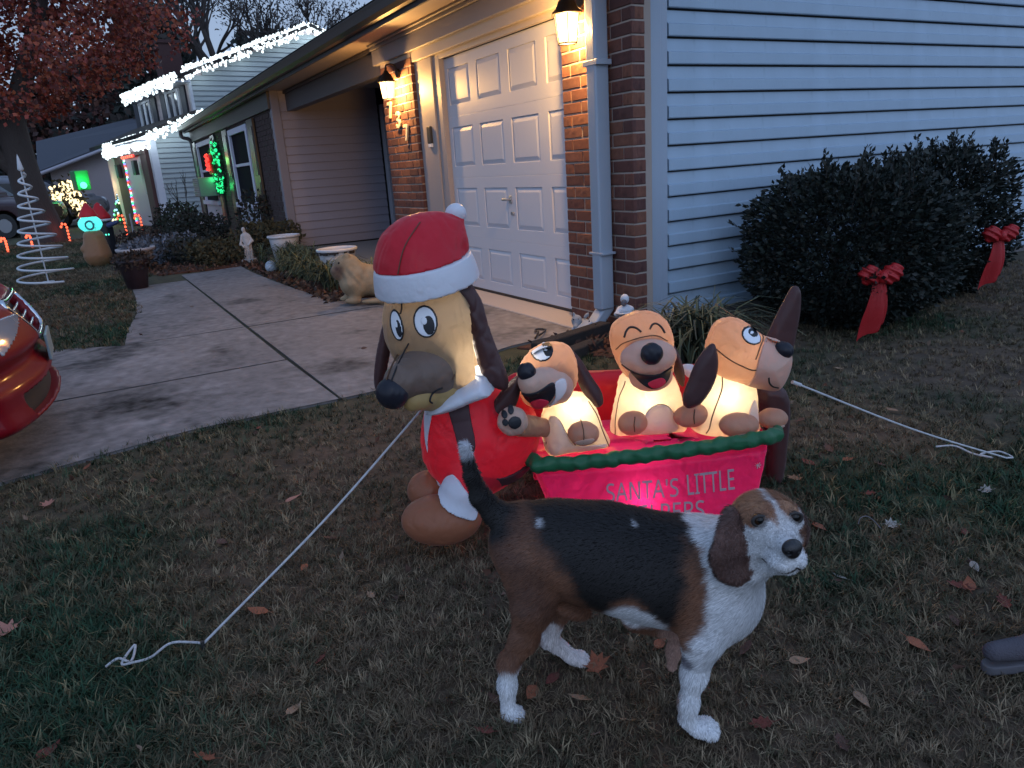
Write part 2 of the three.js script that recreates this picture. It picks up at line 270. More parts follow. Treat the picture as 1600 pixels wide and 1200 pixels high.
// a course-by-course face of bricks; dir 'z' faces +z at plane p, 'x' faces +x
function bricks(parent, dir, a, b, y0, y1, p, shift = 0) {
  const H = 0.0768, Lb = 0.215; let row = 0;
  for (let y = y0; y < y1 - 0.02; y += H, row++) {
    let s = a - ((row + shift) % 2 ? Lb / 2 : 0) - 0.004;
    for (; s < b - 0.02; s += Lb) {
      const l = Math.max(s, a), r = Math.min(s + Lb - 0.011, b); if (r - l < 0.025) continue;
      const m = new THREE.Mesh(brickGeo[Math.floor(rnd() * 3)], M.brick[Math.floor(rnd() * 5)]); m.name = 'brick'; m.castShadow = m.receiveShadow = true;
      m.scale.x = (r - l) / 0.203; const c = (l + r) / 2, d = p + rr(-0.002, 0.002), yy = y + H / 2;
      if (dir === 'z') m.position.set(c, yy, d); else { m.position.set(d, yy, -c); m.rotation.y = Math.PI / 2; }
      m.rotation.z += rr(-0.004, 0.004); parent.add(m);
    }
  }
}
// right garage pier with its short return, left garage pier
const pierR = add('brick_pier', box(-0.985, -0.262, 0, 2.16, -0.15, -0.007), M.mortar, house); bricks(pierR, 'z', -0.985, -0.256, 0, 2.15, 0); bricks(pierR, 'x', 0.004, 0.1, 0, 2.15, -0.256, 1);
const pierL = add('brick_pier', box(-4.30, -3.507, 0, 2.16, -0.1, -0.007), M.mortar, house); bricks(pierL, 'z', -4.305, -3.5, 0.04, 2.13, 0); bricks(pierL, 'x', 0.004, 0.09, 0.04, 2.13, -3.5, 1);
// side wall: lapped boards, each bowed out over its lower half
{
  const wall = add('side_wall', box(-0.6, -0.372, -0.1, 2.7, -9.5, -0.14), M.iron, house), H = 0.1575;  // near-black core shows through the gaps as a painted shadow line under each board
  const prof = [[-0.37, 0.012], [-0.334, 0.010], [-0.330, 0.016], [-0.332, 0.078], [-0.346, 0.086], [-0.356, 0.156], [-0.37, 0.158]];
  for (let k = 0; k < 17; k++) {
    const y = 0.03 + k * H, g = new THREE.ExtrudeGeometry(new THREE.Shape(prof.map((p) => new THREE.Vector2(p[0], p[1]))), { depth: 9.2, bevelEnabled: false, steps: 14 });
    g.translate(0, y + 0.005, -9.55); const p = g.attributes.position; for (let i = 0; i < p.count; i++) p.setX(i, p.getX(i) + 0.0022 * fbm(p.getZ(i) * 0.7, k * 3.1, 0, 2));
    add('siding_board', g, M.siding, wall);
  }
  add('wall_gable', extrude([[0.1, 2.7], [-9.4, 2.7], [-4.7, 4.4]].map((p) => [p[0], p[1]]), 0.1).rotateY(Math.PI / 2).translate(-0.46, 0, 0), M.siding, house);
  add('foundation', box(-0.6, -0.36, -0.15, 0.03, -9.5, -0.3), mat(0.12, 0.11, 0.11), house);
}
add('corner_trim', [rbox(-0.42, -0.318, 0.0, 2.7, -0.135, -0.105, 0.004), rbox(-0.36, -0.312, 0.0, 2.7, -0.272, -0.137, 0.006), rbox(-0.36, -0.322, 0.0, 2.7, -0.33, -0.274, 0.004)], M.trim, house);
// downspout with its elbow
{
  const d = add('downspout', [rbox(-0.55, -0.455, 0.14, 2.3, 0.012, 0.118, 0.014, 3)], M.downspout, house);
  const el2 = rbox(-0.048, 0.048, -0.11, 0.11, -0.036, 0.036, 0.014, 3).rotateX(-0.75).translate(-0.515, 0.08, 0.1), lip = rbox(-0.052, 0.052, -0.06, 0.06, -0.04, 0.04, 0.012, 3).rotateX(-1.15).translate(-0.53, 0.02, 0.215);
  add('downspout_elbow', [el2, lip], M.downspout, d); add('pipe_strap', [rbox(-0.575, -0.43, 1.63, 1.66, 0.01, 0.122, 0.003), rbox(-0.575, -0.43, 0.5, 0.515, 0.01, 0.121, 0.003)], M.downspout, d);
}
// garage door: four hinged sections with raised panels
{
  const door = sub('garage_door', house), z = -0.1, x0 = -2.99, x1 = -0.86, ys = [0.012, 0.485, 1.006, 1.53, 2.02], w = (x1 - x0) / 4;
  const wm = paint(0.52, 0.54, 0.60, 0.45);
  for (let r = 0; r < 4; r++) {
    const h = ys[r + 1] - ys[r] - 0.005, holes = [], list = [];
    for (let c = 0; c < 4; c++) {
      const a = x0 + c * w + 0.065, b = x0 + (c + 1) * w - 0.065, lo = 0.095, hi = h - 0.085; holes.push([[a, lo], [a, hi], [b, hi], [b, lo]]);
      const i = 0.04, P = [[a, lo, -0.012], [b, lo, -0.012], [b, hi, -0.012], [a, hi, -0.012], [a + i, lo + i, 0.001], [b - i, lo + i, 0.001], [b - i, hi - i, 0.001], [a + i, hi - i, 0.001]];
      const g = new THREE.BufferGeometry(), F = [[0, 1, 5, 4], [1, 2, 6, 5], [2, 3, 7, 6], [3, 0, 4, 7], [4, 5, 6, 7]], pos = []; for (const f of F) for (const k of [0, 1, 2, 0, 2, 3]) pos.push(...P[f[k]]);
      g.setAttribute('position', new THREE.Float32BufferAttribute(pos, 3)); g.computeVertexNormals(); list.push(g.translate(0, ys[r], z));
    }
    const s = extrude([[x0, 0], [x1, 0], [x1, h], [x0, h]], 0.018, 0.003, holes).translate(0, ys[r], z - 0.02);
    add('door_section', [s, box(x0, x1, ys[r], ys[r] + h, z - 0.05, z - 0.019)], wm, door); for (const g of list) add('door_panel', g, wm, door);
  }
  add('door_seal', rbox(x0, x1, 0.005, 0.028, z - 0.03, z + 0.006, 0.004), M.iron, door);
  const hp = [-1.938, 0.82, -0.09];
  add('door_handle', [rbox(hp[0] - 0.018, hp[0] + 0.018, hp[1] - 0.03, hp[1] + 0.03, z, z + 0.012, 0.005), bar([hp[0], hp[1], z], [hp[0], hp[1], z + 0.05], 0.01), rbox(hp[0] - 0.07, hp[0] + 0.012, hp[1] - 0.008, hp[1] + 0.008, z + 0.04, z + 0.054, 0.004).rotateZ(0), bar([hp[0] + 0.03, hp[1] - 0.11, z], [hp[0] + 0.03, hp[1] - 0.11, z + 0.02], 0.015)], M.metal, door);
  add('garage_wall', [box(-3.3, x0 + 0.0, 0, 2.3, -0.4, z - 0.03), box(-3.5, -0.5, 2.0, 2.3, -0.4, z - 0.055), box(x1, -0.6, 0, 2.3, -0.4, z - 0.03)], M.dark, house);
}
add('door_jamb', [rbox(-3.496, -3.12, 0.01, 2.06, -0.08, -0.035, 0.004), rbox(-3.118, -2.985, 0.01, 2.05, -0.1, -0.05, 0.004)], M.grayTrim, house);
add('header_board', [rbox(-3.496, -0.86, 2.02, 2.09, -0.09, -0.052, 0.004), rbox(-3.496, -0.99, 2.062, 2.17, -0.05, -0.01, 0.004)], M.cream, house);
// doorbell keypad on the jamb
{ const q = [-3.265, 1.402, -0.03]; const k = add('keypad', rbox(q[0] - 0.035, q[0] + 0.045, q[1] - 0.075, q[1] + 0.075, -0.04, -0.012, 0.006), M.iron, house); add('keypad_base', rbox(q[0] - 0.03, q[0] + 0.04, q[1] - 0.11, q[1] - 0.077, -0.04, -0.015, 0.005), M.white, k); }
// frieze, soffit, fascia and gutter along the whole front
add('frieze_board', [rbox(-4.42, 0.1, 2.15, 2.29, -0.05, 0.03, 0.005), rbox(-4.42, 0.1, 2.292, 2.322, -0.05, 0.05, 0.005), rbox(-4.42, 0.1, 2.324, 2.345, -0.05, 0.075, 0.005)], paint(0.25, 0.235, 0.25), house);
add('porch_beam', [rbox(-8.4, -4.3, 2.06, 2.3, -0.16, -0.03, 0.005), rbox(-8.4, -4.3, 2.302, 2.34, -0.16, -0.0, 0.005)], paint(0.085, 0.075, 0.08), house);
add('soffit', [rbox(-17.3, 0.15, 2.347, 2.365, -0.1, 0.33, 0.002)], paint(0.40, 0.32, 0.27), house);
add('fascia', rbox(-17.3, 0.15, 2.32, 2.46, 0.332, 0.352, 0.003), paint(0.07, 0.062, 0.068), house);
{
  const p = [[0.354, 2.36], [0.42, 2.36], [0.45, 2.39], [0.46, 2.44], [0.468, 2.47], [0.46, 2.475], [0.448, 2.45], [0.44, 2.4], [0.41, 2.375], [0.354, 2.375]];
  add('gutter', new THREE.ExtrudeGeometry(new THREE.Shape(p.map((q) => new THREE.Vector2(-q[0], q[1]))), { depth: 17.4, bevelEnabled: false }).rotateY(Math.PI / 2).translate(-17.3, 0, 0), M.gutter, house);
}
{ // roof: one slope up from the gutter, far out of sight, with shingle grain
  const g = new THREE.PlaneGeometry(17.6, 5.6, 1, 1).rotateX(-Math.PI / 2 + 0.36).translate(-8.6, 3.5, -2.2); add('roof', g, mat(0.05, 0.045, 0.045, { roughness: 1, map: rep(T.shing, 20, 7) }), house);
}
add('porch_ceiling', box(-8.4, -3.5, 2.37, 2.4, -1.8, -0.1), paint(0.32, 0.28, 0.26), house);
// return wall of the porch: boards facing the garage
{
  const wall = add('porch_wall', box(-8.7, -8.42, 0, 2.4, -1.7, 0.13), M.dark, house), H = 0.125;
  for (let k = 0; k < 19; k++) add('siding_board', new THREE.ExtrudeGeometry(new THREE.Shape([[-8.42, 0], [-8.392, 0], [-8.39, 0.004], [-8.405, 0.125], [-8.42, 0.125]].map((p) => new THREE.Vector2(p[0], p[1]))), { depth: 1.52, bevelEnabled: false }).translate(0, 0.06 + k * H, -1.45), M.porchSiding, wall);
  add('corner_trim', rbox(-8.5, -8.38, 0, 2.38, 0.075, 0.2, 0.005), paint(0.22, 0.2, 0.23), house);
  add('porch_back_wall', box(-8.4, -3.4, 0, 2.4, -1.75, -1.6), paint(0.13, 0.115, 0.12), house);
}
// storm door at the back of the porch
{
  const d = sub('storm_door', house), a = [-9.332, 0.78, -1.5], b = [-7.914, 0.779, -1.5], x0 = a[0], x1 = x0 + 0.95, z = -1.5;
  add('door_frame', [rbox(x0, x0 + 0.11, 0.06, 2.0, z - 0.04, z, 0.005), rbox(x1 - 0.11, x1, 0.06, 2.0, z - 0.04, z, 0.005), rbox(x0 + 0.112, x1 - 0.112, 1.88, 2.0, z - 0.04, z, 0.005), rbox(x0 + 0.112, x1 - 0.112, 0.06, 0.4, z - 0.04, z, 0.005), rbox(x0 + 0.112, x1 - 0.112, 1.2, 1.235, z - 0.035, z - 0.005, 0.005)], paint(0.46, 0.5, 0.56), d);
  add('pane', box(x0 + 0.11, x1 - 0.11, 0.4, 1.9, z - 0.03, z - 0.022), M.glass, d);
  add('door_surround', [rbox(x0 - 0.42, x0 - 0.27, 0.06, 2.12, z - 0.09, z + 0.03, 0.005), rbox(x1 + 0.01, x1 + 0.15, 0.06, 2.12, z - 0.09, z + 0.03, 0.005)], paint(0.32, 0.32, 0.36), d);
  add('side_panel', box(x0 - 0.27, x0, 0.06, 2.05, z - 0.09, z - 0.06), M.dark, d);
}
// the wing beyond the porch: brick, two tall windows with shutters
{
  const zf = 0.2, wing = add('brick_wall', box(-17, -8.42, -0.1, 2.4, -0.1, zf - 0.012), mat(0.13, 0.105, 0.1, { roughness: 0.95 }), house), list = [];
  const wins = [[[-11.984, 1.501, 0.2][0], [-10.221, 1.438, 0.2][0]], [[-16.357, 1.657, 0.2][0], [-14.21, 1.58, 0.2][0]]];
  for (let k = 0, y = 0; y < 2.3; k++, y += 0.0768) for (let x = -17 + (k % 2) * 0.107; x < -8.7; x += 0.215) list.push(box(x, x + 0.203, y, y + 0.066, zf - 0.02, zf + rr(-0.002, 0.002)));
  stuff(add('bricks', list, mat(0.05, 0.028, 0.026, { roughness: 0.9 }), wing));
  add('frieze_board', rbox(-17.1, -8.4, 2.1, 2.34, zf + 0.002, zf + 0.04, 0.004), paint(0.07, 0.065, 0.065), house);
  wins.forEach(([a, b], i) => {
    const w = sub('window', house), y0 = 0.72, y1 = 2.03, z = zf, fm = paint(0.5, 0.5, 0.62);
    add('frame', [rbox(a, a + 0.13, y0, y1, z - 0.02, z + 0.05, 0.004), rbox(b - 0.13, b, y0, y1, z - 0.02, z + 0.05, 0.004), rbox(a + 0.132, b - 0.132, y1 - 0.1, y1, z - 0.02, z + 0.05, 0.004), rbox(a - 0.03, b + 0.03, y0 - 0.09, y0, z - 0.02, z + 0.1, 0.004), rbox(a + 0.132, b - 0.132, 1.36, 1.41, z - 0.02, z + 0.03, 0.004)], fm, w);
    add('pane', box(a + 0.13, b - 0.13, y0, y1 - 0.1, z - 0.01, z + 0.006), M.glass, w);
    add('panel_below', rbox(a, b, 0.1, y0 - 0.1, z, z + 0.03, 0.004), paint(0.4, 0.42, 0.5), w);
    for (const [s0, s1] of [[a - 0.62, a - 0.12], [b + 0.1, b + 0.58]]) { const sh = add('shutter', rbox(s0, s1, 0.2, 2.07, z + 0.01, z + 0.05, 0.004), mat(0.02, 0.018, 0.02, { roughness: 0.35 }), house); for (let k = 0; k < 2; k++) add('shutter_panel', rbox(s0 + 0.07, s1 - 0.07, 0.3 + k * 0.88, 1.06 + k * 0.9, z + 0.045, z + 0.06, 0.008), mat(0.02, 0.018, 0.02, { roughness: 0.35 }), sh); }
  });
  add('downspout', tube([[-17.2, 2.4, 0.42], [-17.2, 2.25, 0.42], [-17.05, 2.15, 0.26], [-17.0, 1.9, 0.24], [-17.0, 0.1, 0.24]], 0.045, 60), M.gutter, house);
}
// house numbers on the left pier
import { FontLoader } from 'three/addons/loaders/FontLoader.js';
import { TextGeometry } from 'three/addons/geometries/TextGeometry.js';
const font = await new FontLoader().loadAsync('fonts/droid/droid_sans_bold.typeface.json');
const fontThin = await new FontLoader().loadAsync('fonts/droid/droid_sans_regular.typeface.json');
for (const [ch, p] of [['7', [-4.101, 1.697, 0.01]], ['3', [-3.903, 1.589, 0.01]], ['7', [-3.721, 1.456, 0.01]]]) {
  const g = new TextGeometry(ch, { font, size: 0.15, depth: 0.014, curveSegments: 6, bevelEnabled: true, bevelSize: 0.002, bevelThickness: 0.002, bevelSegments: 1 }); g.center(); g.translate(p[0], p[1], 0.014);
  add('house_number', g, mat(0.75, 0.68, 0.5, { roughness: 0.35, metalness: 0.3 }), house);
}
// carriage lanterns
function lantern(p, label, power, s = 1) {
  const t = thing('wall_lantern', label, 'wall lantern', p, 0, 'lanterns on the garage piers');
  add('lamp_roof', [lathe([[0.004, 0.19], [0.02, 0.185], [0.03, 0.165], [0.055, 0.145], [0.075, 0.105], [0.1, 0.085], [0.1, 0.078], [0.07, 0.08]].map((q) => [q[0] * s, q[1] * s]), 6), ball([0, 0.2 * s, 0], 0.014 * s)], M.bronze, t);
  const gl = new THREE.CylinderGeometry(0.078 * s, 0.058 * s, 0.15 * s, 6).translate(0, 0.002, 0);
  add('lamp_glass', gl, glow(1.0, 0.72, 0.36, 3.2), t);
  const fr = []; for (let k = 0; k < 6; k++) { const a = (k / 6) * 2 * Math.PI, c = Math.sin(a), d = Math.cos(a); fr.push(bar([c * 0.08 * s, 0.078 * s, d * 0.08 * s], [c * 0.06 * s, -0.074 * s, d * 0.06 * s], 0.0028)); }
  fr.push(new THREE.TorusGeometry(0.059 * s, 0.005, 6, 6).rotateX(Math.PI / 2).rotateY(Math.PI / 6 * 3).translate(0, -0.076 * s, 0)); add('lamp_cage', fr, M.bronze, t);
  add('lamp_bracket', [tube([[0, 0.2 * s, 0], [0, 0.235 * s, -0.01], [0, 0.235 * s, -p[2] * 0.7], [0, 0.17 * s, -p[2] + 0.02]], 0.008, 30), new THREE.CylinderGeometry(0.04, 0.045, 0.02, 14).rotateX(Math.PI / 2).translate(0, 0.16 * s, -p[2] + 0.012)], M.bronze, t);
  const l = new THREE.PointLight(lin(1.0, 0.52, 0.15), power); l.castShadow = true; l.shadow.radius = 1.5; l.name = 'lantern_light'; t.add(l);
}
lantern([-0.72, 1.867, 0.125], 'lit carriage lantern on the right brick pier beside the downspout', 5.0, 1.05);
lantern([-3.809, 1.849, 0.13], 'lit carriage lantern above the house numbers on the left brick pier', 4.5, 0.98);

// ---------- string lights and small lamps ----------
const bulbGeo = new THREE.IcosahedronGeometry(1, 1);
function bulbs(name, pts, r, m, parent) {
  const I = new THREE.InstancedMesh(bulbGeo, m, pts.length), X = new THREE.Matrix4();
  pts.forEach((p, i) => I.setMatrixAt(i, X.makeScale(r, r * 1.25, r).setPosition(p[0], p[1], p[2]))); I.name = name; I.userData.kind = 'stuff'; parent.add(I); return I;
}
function lamp(parent, p, c, power, soft = 4) { const l = new THREE.PointLight(lin(...c), power); l.position.set(...p); l.castShadow = true; l.shadow.radius = soft; l.name = 'light'; parent.add(l); return l; }
const lerp3 = (a, b, t) => [a[0] + (b[0] - a[0]) * t, a[1] + (b[1] - a[1]) * t, a[2] + (b[2] - a[2]) * t];
function icicles(label, a, b, per, drop) {
  const t = thing('icicle_lights', label, 'string lights', [0, 0, 0], 0), L = vec(a).distanceTo(vec(b)), n = Math.round(L * per * 2), pts = [];
  for (let i = 0; i <= n; i++) { const q = lerp3(a, b, i / n), k = 2 + Math.floor(rnd() * 3); for (let j = 0; j < k; j++) pts.push([q[0] + rr(-0.05, 0.05), q[1] + 0.06 - j * drop / 2.5 + rr(-0.05, 0.05), q[2] + rr(-0.05, 0.05)]); }
  bulbs('bulb', pts, 0.034, glow(0.80, 0.94, 1.0, 1.5), t);
  add('wire', bar(a, b, 0.012), mat(0.5, 0.55, 0.55), t);
  for (let k = 0; k < 3; k++) { const q = lerp3(a, b, (k + 0.5) / 3); lamp(t, [q[0] + 0.12, q[1] - 0.2, q[2] + 0.15], [0.75, 0.92, 1], 0.34, 8); }
  return t;
}
// ---------- the two storey house beyond ----------
{
  const xw = -20, TH = 0.17453, turned = (o) => { const c = Math.cos(TH), n = Math.sin(TH), p = V(-20, 0, -0.36); o.rotation.y = TH; o.position.set(p.x - (p.x * c + p.z * n), 0, p.z - (-p.x * n + p.z * c)); return o; };
  const h = turned(thing('neighbour_house', 'two storey house with pale siding and shuttered windows outlined in white lights', 'house'));
  const sid = mat(0.27, 0.31, 0.33, { roughness: 0.6 }), sidLit = mat(0.48, 0.41, 0.43, { roughness: 0.7 }), whiteT = paint(0.5, 0.53, 0.6), sh = mat(0.02, 0.025, 0.04, { roughness: 0.6 });  // front siding colour is brightened so that wall looks lit by the strings
  const pk = [-20, 5.369, -4.133], zc = -0.36, zl = 0.97, zb = -7.44;
  const low = sub('gable_wall', h);
  const zr = (y) => y < 2.45 ? [zl, zb] : y < 2.98 ? [zl + (zc - zl) * (y - 2.45) / 0.53, zb] : y < 4.0 ? [zc, zb] : [zc + (pk[2] - zc) * (y - 4.0) / (pk[1] - 4.0), zb + (pk[2] - zb) * (y - 4.0) / (pk[1] - 4.0)];
  add('wall_core', new THREE.ExtrudeGeometry(new THREE.Shape([[zl, 0], [zl, 2.45], [zc, 2.98], [zc, 4.0], [pk[2], pk[1]], [zb, 4.0], [zb, 0]].map((p) => new THREE.Vector2(-p[0], p[1]))), { depth: 5.2, bevelEnabled: false }).rotateY(Math.PI / 2).translate(xw - 5.23, 0, 0), sidLit, low);
  for (let y = 0.1; y < pk[1] - 0.06; y += 0.135) { const [a, b] = zr(y + 0.13); if (a - b > 0.1) add('siding_board', new THREE.ExtrudeGeometry(new THREE.Shape([[xw - 0.02, 0], [xw + 0.016, 0], [xw + 0.018, 0.006], [xw - 0.008, 0.13], [xw - 0.02, 0.13]].map((p) => new THREE.Vector2(p[0], p[1]))), { depth: a - b, bevelEnabled: false }).translate(0, y, b), sid, low); }
  for (let y = 3.0; y < 3.95; y += 0.17) add('front_board', rbox(xw - 5.2, xw - 0.03, y, y + 0.16, zc, zc + 0.016, 0.003), sidLit, low);
  add('corner_board', [rbox(xw - 0.1, xw + 0.03, 2.9, 4.05, zc - 0.06, zc + 0.02, 0.004), rbox(xw - 0.14, xw + 0.03, 0, 2.5, zl - 0.16, zl + 0.02, 0.004)].slice(0, 1), whiteT, h); add('corner_board', rbox(xw - 0.14, xw + 0.035, 0, 2.5, zl - 0.16, zl + 0.03, 0.004), whiteT, h);
  // upper windows
  for (const [p0, p1] of [[[-25.694, 3.048, -0.35][0], [-23.378, 3.066, -0.35][0]], [[-22.596, 3.188, -0.35][0], [-20.403, 3.17, -0.35][0]]]) {
    const w = sub('window', h), z = zc + 0.02, y0 = 2.98, y1 = 3.78, d = p1 - p0, a = p0 + d * 0.2, b = p1 - d * 0.2, m = (a + b) / 2;
    add('frame', [rbox(a, b, y1 - 0.07, y1, z, z + 0.06), rbox(a, b, y0, y0 + 0.07, z, z + 0.06), rbox(a, a + d * 0.11, y0 + 0.072, y1 - 0.072, z, z + 0.06), rbox(b - d * 0.09, b, y0 + 0.072, y1 - 0.072, z, z + 0.06), rbox(m - d * 0.04, m + d * 0.06, y0 + 0.072, y1 - 0.072, z, z + 0.05)], whiteT, w);
    add('pane', box(a + 0.02, b - 0.02, y0 + 0.05, y1 - 0.05, z + 0.01, z + 0.03), mat(0.02, 0.03, 0.05, { roughness: 0.1 }), w);
    add('shutter', rbox(p0 - d * 0.05, p0 + d * 0.16, y0, y1, z, z + 0.05), sh, h); add('shutter', rbox(p1 - d * 0.15, p1 + d * 0.05, y0, y1, z, z + 0.05), sh, h);
  }
  // roofs
  const slab = (a, b, t) => new THREE.ExtrudeGeometry(new THREE.Shape([[-a[0], a[1]], [-b[0], b[1]], [-b[0], b[1] + t], [-a[0], a[1] + t]].map((p) => new THREE.Vector2(p[0], p[1]))), { depth: 5.85, bevelEnabled: false }).rotateY(Math.PI / 2).translate(xw - 5.55, 0, 0);
  const rm = mat(0.045, 0.04, 0.042, { roughness: 1, map: rep(T.shing, 6) });
  add('roof', [slab([pk[2], pk[1] + 0.02], [0.06, 3.86], 0.1), slab([zb - 0.5, 3.86], [pk[2], pk[1] + 0.02], 0.1)], rm, h); add('porch_roof', slab([zc, 3.0], [1.36, 2.36], 0.09), rm, h);
  add('soffit', [rbox(xw - 5.55, xw + 0.25, 3.8, 3.84, zc + 0.02, 0.05, 0.004)], whiteT, h); add('porch_soffit', rbox(xw - 4.2, xw + 0.25, 2.3, 2.34, zl + 0.04, 1.34, 0.004), whiteT, h);
  add('chimney', [rbox(-24.9, -24.2, 3.6, 5.5, -1.65, -1.0, 0.01), rbox(-24.95, -24.15, 5.5, 5.6, -1.7, -0.95, 0.01)], mat(0.07, 0.035, 0.035, { roughness: 0.95 }), h);
  // entrance: brown posts, a pale door, a coloured string
  const a = [-23.339, 1.205, 1][0], b = [-20.481, 0.974, 1][0], post = mat(0.09, 0.045, 0.045, { roughness: 0.8 });
  add('entrance_post', rbox(a - 0.5, a + 0.5, 0, 2.0, 0.98, 1.08), post, h); add('entrance_post', rbox(b - 0.3, b + 0.3, 0, 2.1, 0.98, 1.08), post, h);
  const dr = add('front_door', rbox(a + 0.5, b - 0.32, 0.02, 1.98, 0.975, 1.0), paint(0.42, 0.36, 0.42), h); add('door_handle', ball([b - 0.5, 0.95, 1.02], 0.04), M.metal, dr); add('lintel', rbox(a - 0.5, b + 0.3, 2.0, 2.12, 0.98, 1.09), post, h);
  for (const q of [[-23.239, 1.629, 1.12], [-21.232, 1.669, 1.12]]) { const s = add('porch_lantern', [rbox(q[0] - 0.15, q[0] + 0.15, q[1] - 0.2, q[1] + 0.2, 1.1, 1.2)], M.iron, h); add('lamp_pane', rbox(q[0] - 0.09, q[0] + 0.09, q[1] - 0.14, q[1] + 0.14, 1.19, 1.206), mat(0.12, 0.13, 0.16), s); }
  const ds = turned(thing('door_lights', 'multicoloured string of lights around the pale door of the two storey house', 'string lights'));
  const cols = [[1, 0.05, 0.04], [0.2, 0.25, 1], [0.05, 0.9, 0.25], [0.7, 0.7, 1], [1, 0.2, 0.1]], dots = cols.map(() => []);
  for (let k = 0; k < 40; k++) dots[k % 5].push([a + 0.62 + rr(-0.05, 0.05), 0.1 + k * 0.048, 1.06]); for (let k = 0; k < 12; k++) dots[k % 2 ? 0 : 4].push([a + 0.7 + k * 0.12, 2.0, 1.12]);
  dots.forEach((d, k) => bulbs('bulb', d, 0.032, glow(...cols[k], 1.6), ds)); add('wire', bar([a + 0.62, 0.05, 1.05], [a + 0.62, 2.0, 1.05], 0.008), M.iron, ds);
  const e0 = [-25.568, 3.988, 0.05], e1 = [xw + 0.3, 3.93, 0.05]; turned(icicles('white icicle lights along the upper front eave of the two storey house', e0, e1, 11, 0.2));
  turned(icicles('white icicle lights up the gable rake to the peak of the two storey house', [-19.75, 4.062, -0.166], [-19.75, 5.409, -4.023], 16, 0.2));
  turned(icicles('short run of white lights just right of the gable peak', [-19.75, 5.409, -4.023], [-19.75, 5.2, -4.747], 12, 0.18));
  turned(icicles('thick white icicle lights along the low front eave above the entrance', [-23.463, 2.309, 1.4], [-19.7, 2.434, 1.034], 20, 0.26));
  turned(icicles('white lights up the lower roof edge beside the dark gutter', [-19.7, 2.434, 1.034], [-19.7, 2.987, -0.485], 12, 0.2));
}
// ---------- the pale gabled building farther left ----------
{
  const b = thing('neighbour_garage', 'pale gabled building with a dark roof behind the big tree', 'garage'), xw = -32;
  const P = [[-32, 1.961, 3.681], [-32, 2.555, 1.938], [-32, 3.131, 0.27], [-32, 3.519, -0.928]], base = [[P[0][2], -0.2], ...P.map((p) => [p[2], p[1]]), [P[3][2], -0.2]];
  add('wall', new THREE.ExtrudeGeometry(new THREE.Shape(base.map((p) => new THREE.Vector2(-p[0], p[1]))), { depth: 4, bevelEnabled: false }).rotateY(Math.PI / 2).translate(xw - 4, 0, 0), mat(0.36, 0.32, 0.33, { roughness: 0.8, bumpMap: rep(T.grain, 1, 3), bumpScale: 0.01 }), b);
  const a = P[0], c = P[3], g = new THREE.BufferGeometry(), up = 1.5, v = [[xw + 0.4, a[1] - 0.12, a[2] + 0.4], [xw + 0.4, c[1] + 0.1, c[2] - 0.2], [xw - 6, c[1] + up * 0.6, c[2] - 0.2], [xw - 6, a[1] + up * 0.9, a[2] + 0.4]], u = v.map((p) => [p[0], p[1] + 0.14, p[2]]), pos = [];
  const q = (A, B, C, D) => { for (const p of [A, B, C, A, C, D]) pos.push(...p); }; q(...u); q(v[3], v[2], v[1], v[0]); q(v[0], v[1], u[1], u[0]); q(v[1], v[2], u[2], u[1]); q(v[3], v[0], u[0], u[3]); g.setAttribute('position', new THREE.Float32BufferAttribute(pos, 3)); g.computeVertexNormals();
  add('roof', g, mat(0.05, 0.055, 0.07, { roughness: 1 }), b); add('rake_board', bar([xw + 0.45, a[1] - 0.1, a[2] + 0.4], [xw + 0.45, c[1] + 0.1, c[2] - 0.2], 0.07), paint(0.34, 0.33, 0.38), b);
}
// ---------- trees ----------
const leafGeo = (l, w) => { const g = new THREE.BufferGeometry(); g.setAttribute('position', new THREE.Float32BufferAttribute([0, 0, 0, -w / 2, l * 0.45, w * 0.18, w / 2, l * 0.45, w * 0.18, 0, l, -w * 0.1, 0, l * 0.5, 0], 3)); g.setIndex([0, 4, 1, 0, 2, 4, 1, 4, 3, 4, 2, 3]); g.computeVertexNormals(); g.setAttribute('uv', new THREE.Float32BufferAttribute(new Float32Array(10), 2)); return g; };
function foliage(name, pts, geo, material, cols, size, parent, aim) {   // pts [x, y, z, (nx, ny, nz)]
  const I = new THREE.InstancedMesh(geo, material, pts.length), m = new THREE.Matrix4(), q = new THREE.Quaternion(), e = new THREE.Euler(), c = new THREE.Color(), s = new THREE.Vector3(), p = new THREE.Vector3();
  pts.forEach((t, i) => { if (aim) q.setFromUnitVectors(V(0, 1, 0), V(t[3] + rr(-0.8, 0.8), t[4] + rr(-0.6, 0.6), t[5] + rr(-0.8, 0.8)).normalize()).multiply(new THREE.Quaternion().setFromAxisAngle(V(0, 1, 0), rr(0, 6.28))); else q.setFromEuler(e.set(rr(-3.1, 3.1), rr(-3.1, 3.1), rr(-3.1, 3.1))); const k = size * rr(0.65, 1.35); m.compose(p.set(t[0], t[1], t[2]), q, s.set(k, k, k)); I.setMatrixAt(i, m); const d = cols[Math.floor(rnd() * cols.length)], b = rr(0.6, 1.4); I.setColorAt(i, c.setRGB(d[0] * b, d[1] * b, d[2] * b)); });
  I.name = name; I.userData.kind = 'stuff'; I.castShadow = I.receiveShadow = true; parent.add(I); return I;
}
const leafMat = new THREE.MeshPhysicalMaterial({ color: 0xffffff, roughness: 0.7, transmission: 0.25, thickness: 0, side: THREE.DoubleSide }), leafDull = new THREE.MeshStandardMaterial({ color: 0xffffff, roughness: 0.85, side: THREE.DoubleSide }), waxy = new THREE.MeshPhysicalMaterial({ color: 0xffffff, roughness: 0.5, specularIntensity: 0.6, side: THREE.DoubleSide });
const barkM = mat(0.055, 0.045, 0.042, { roughness: 1, bumpMap: rep(T.bark, 3, 6), bumpScale: 0.02 });
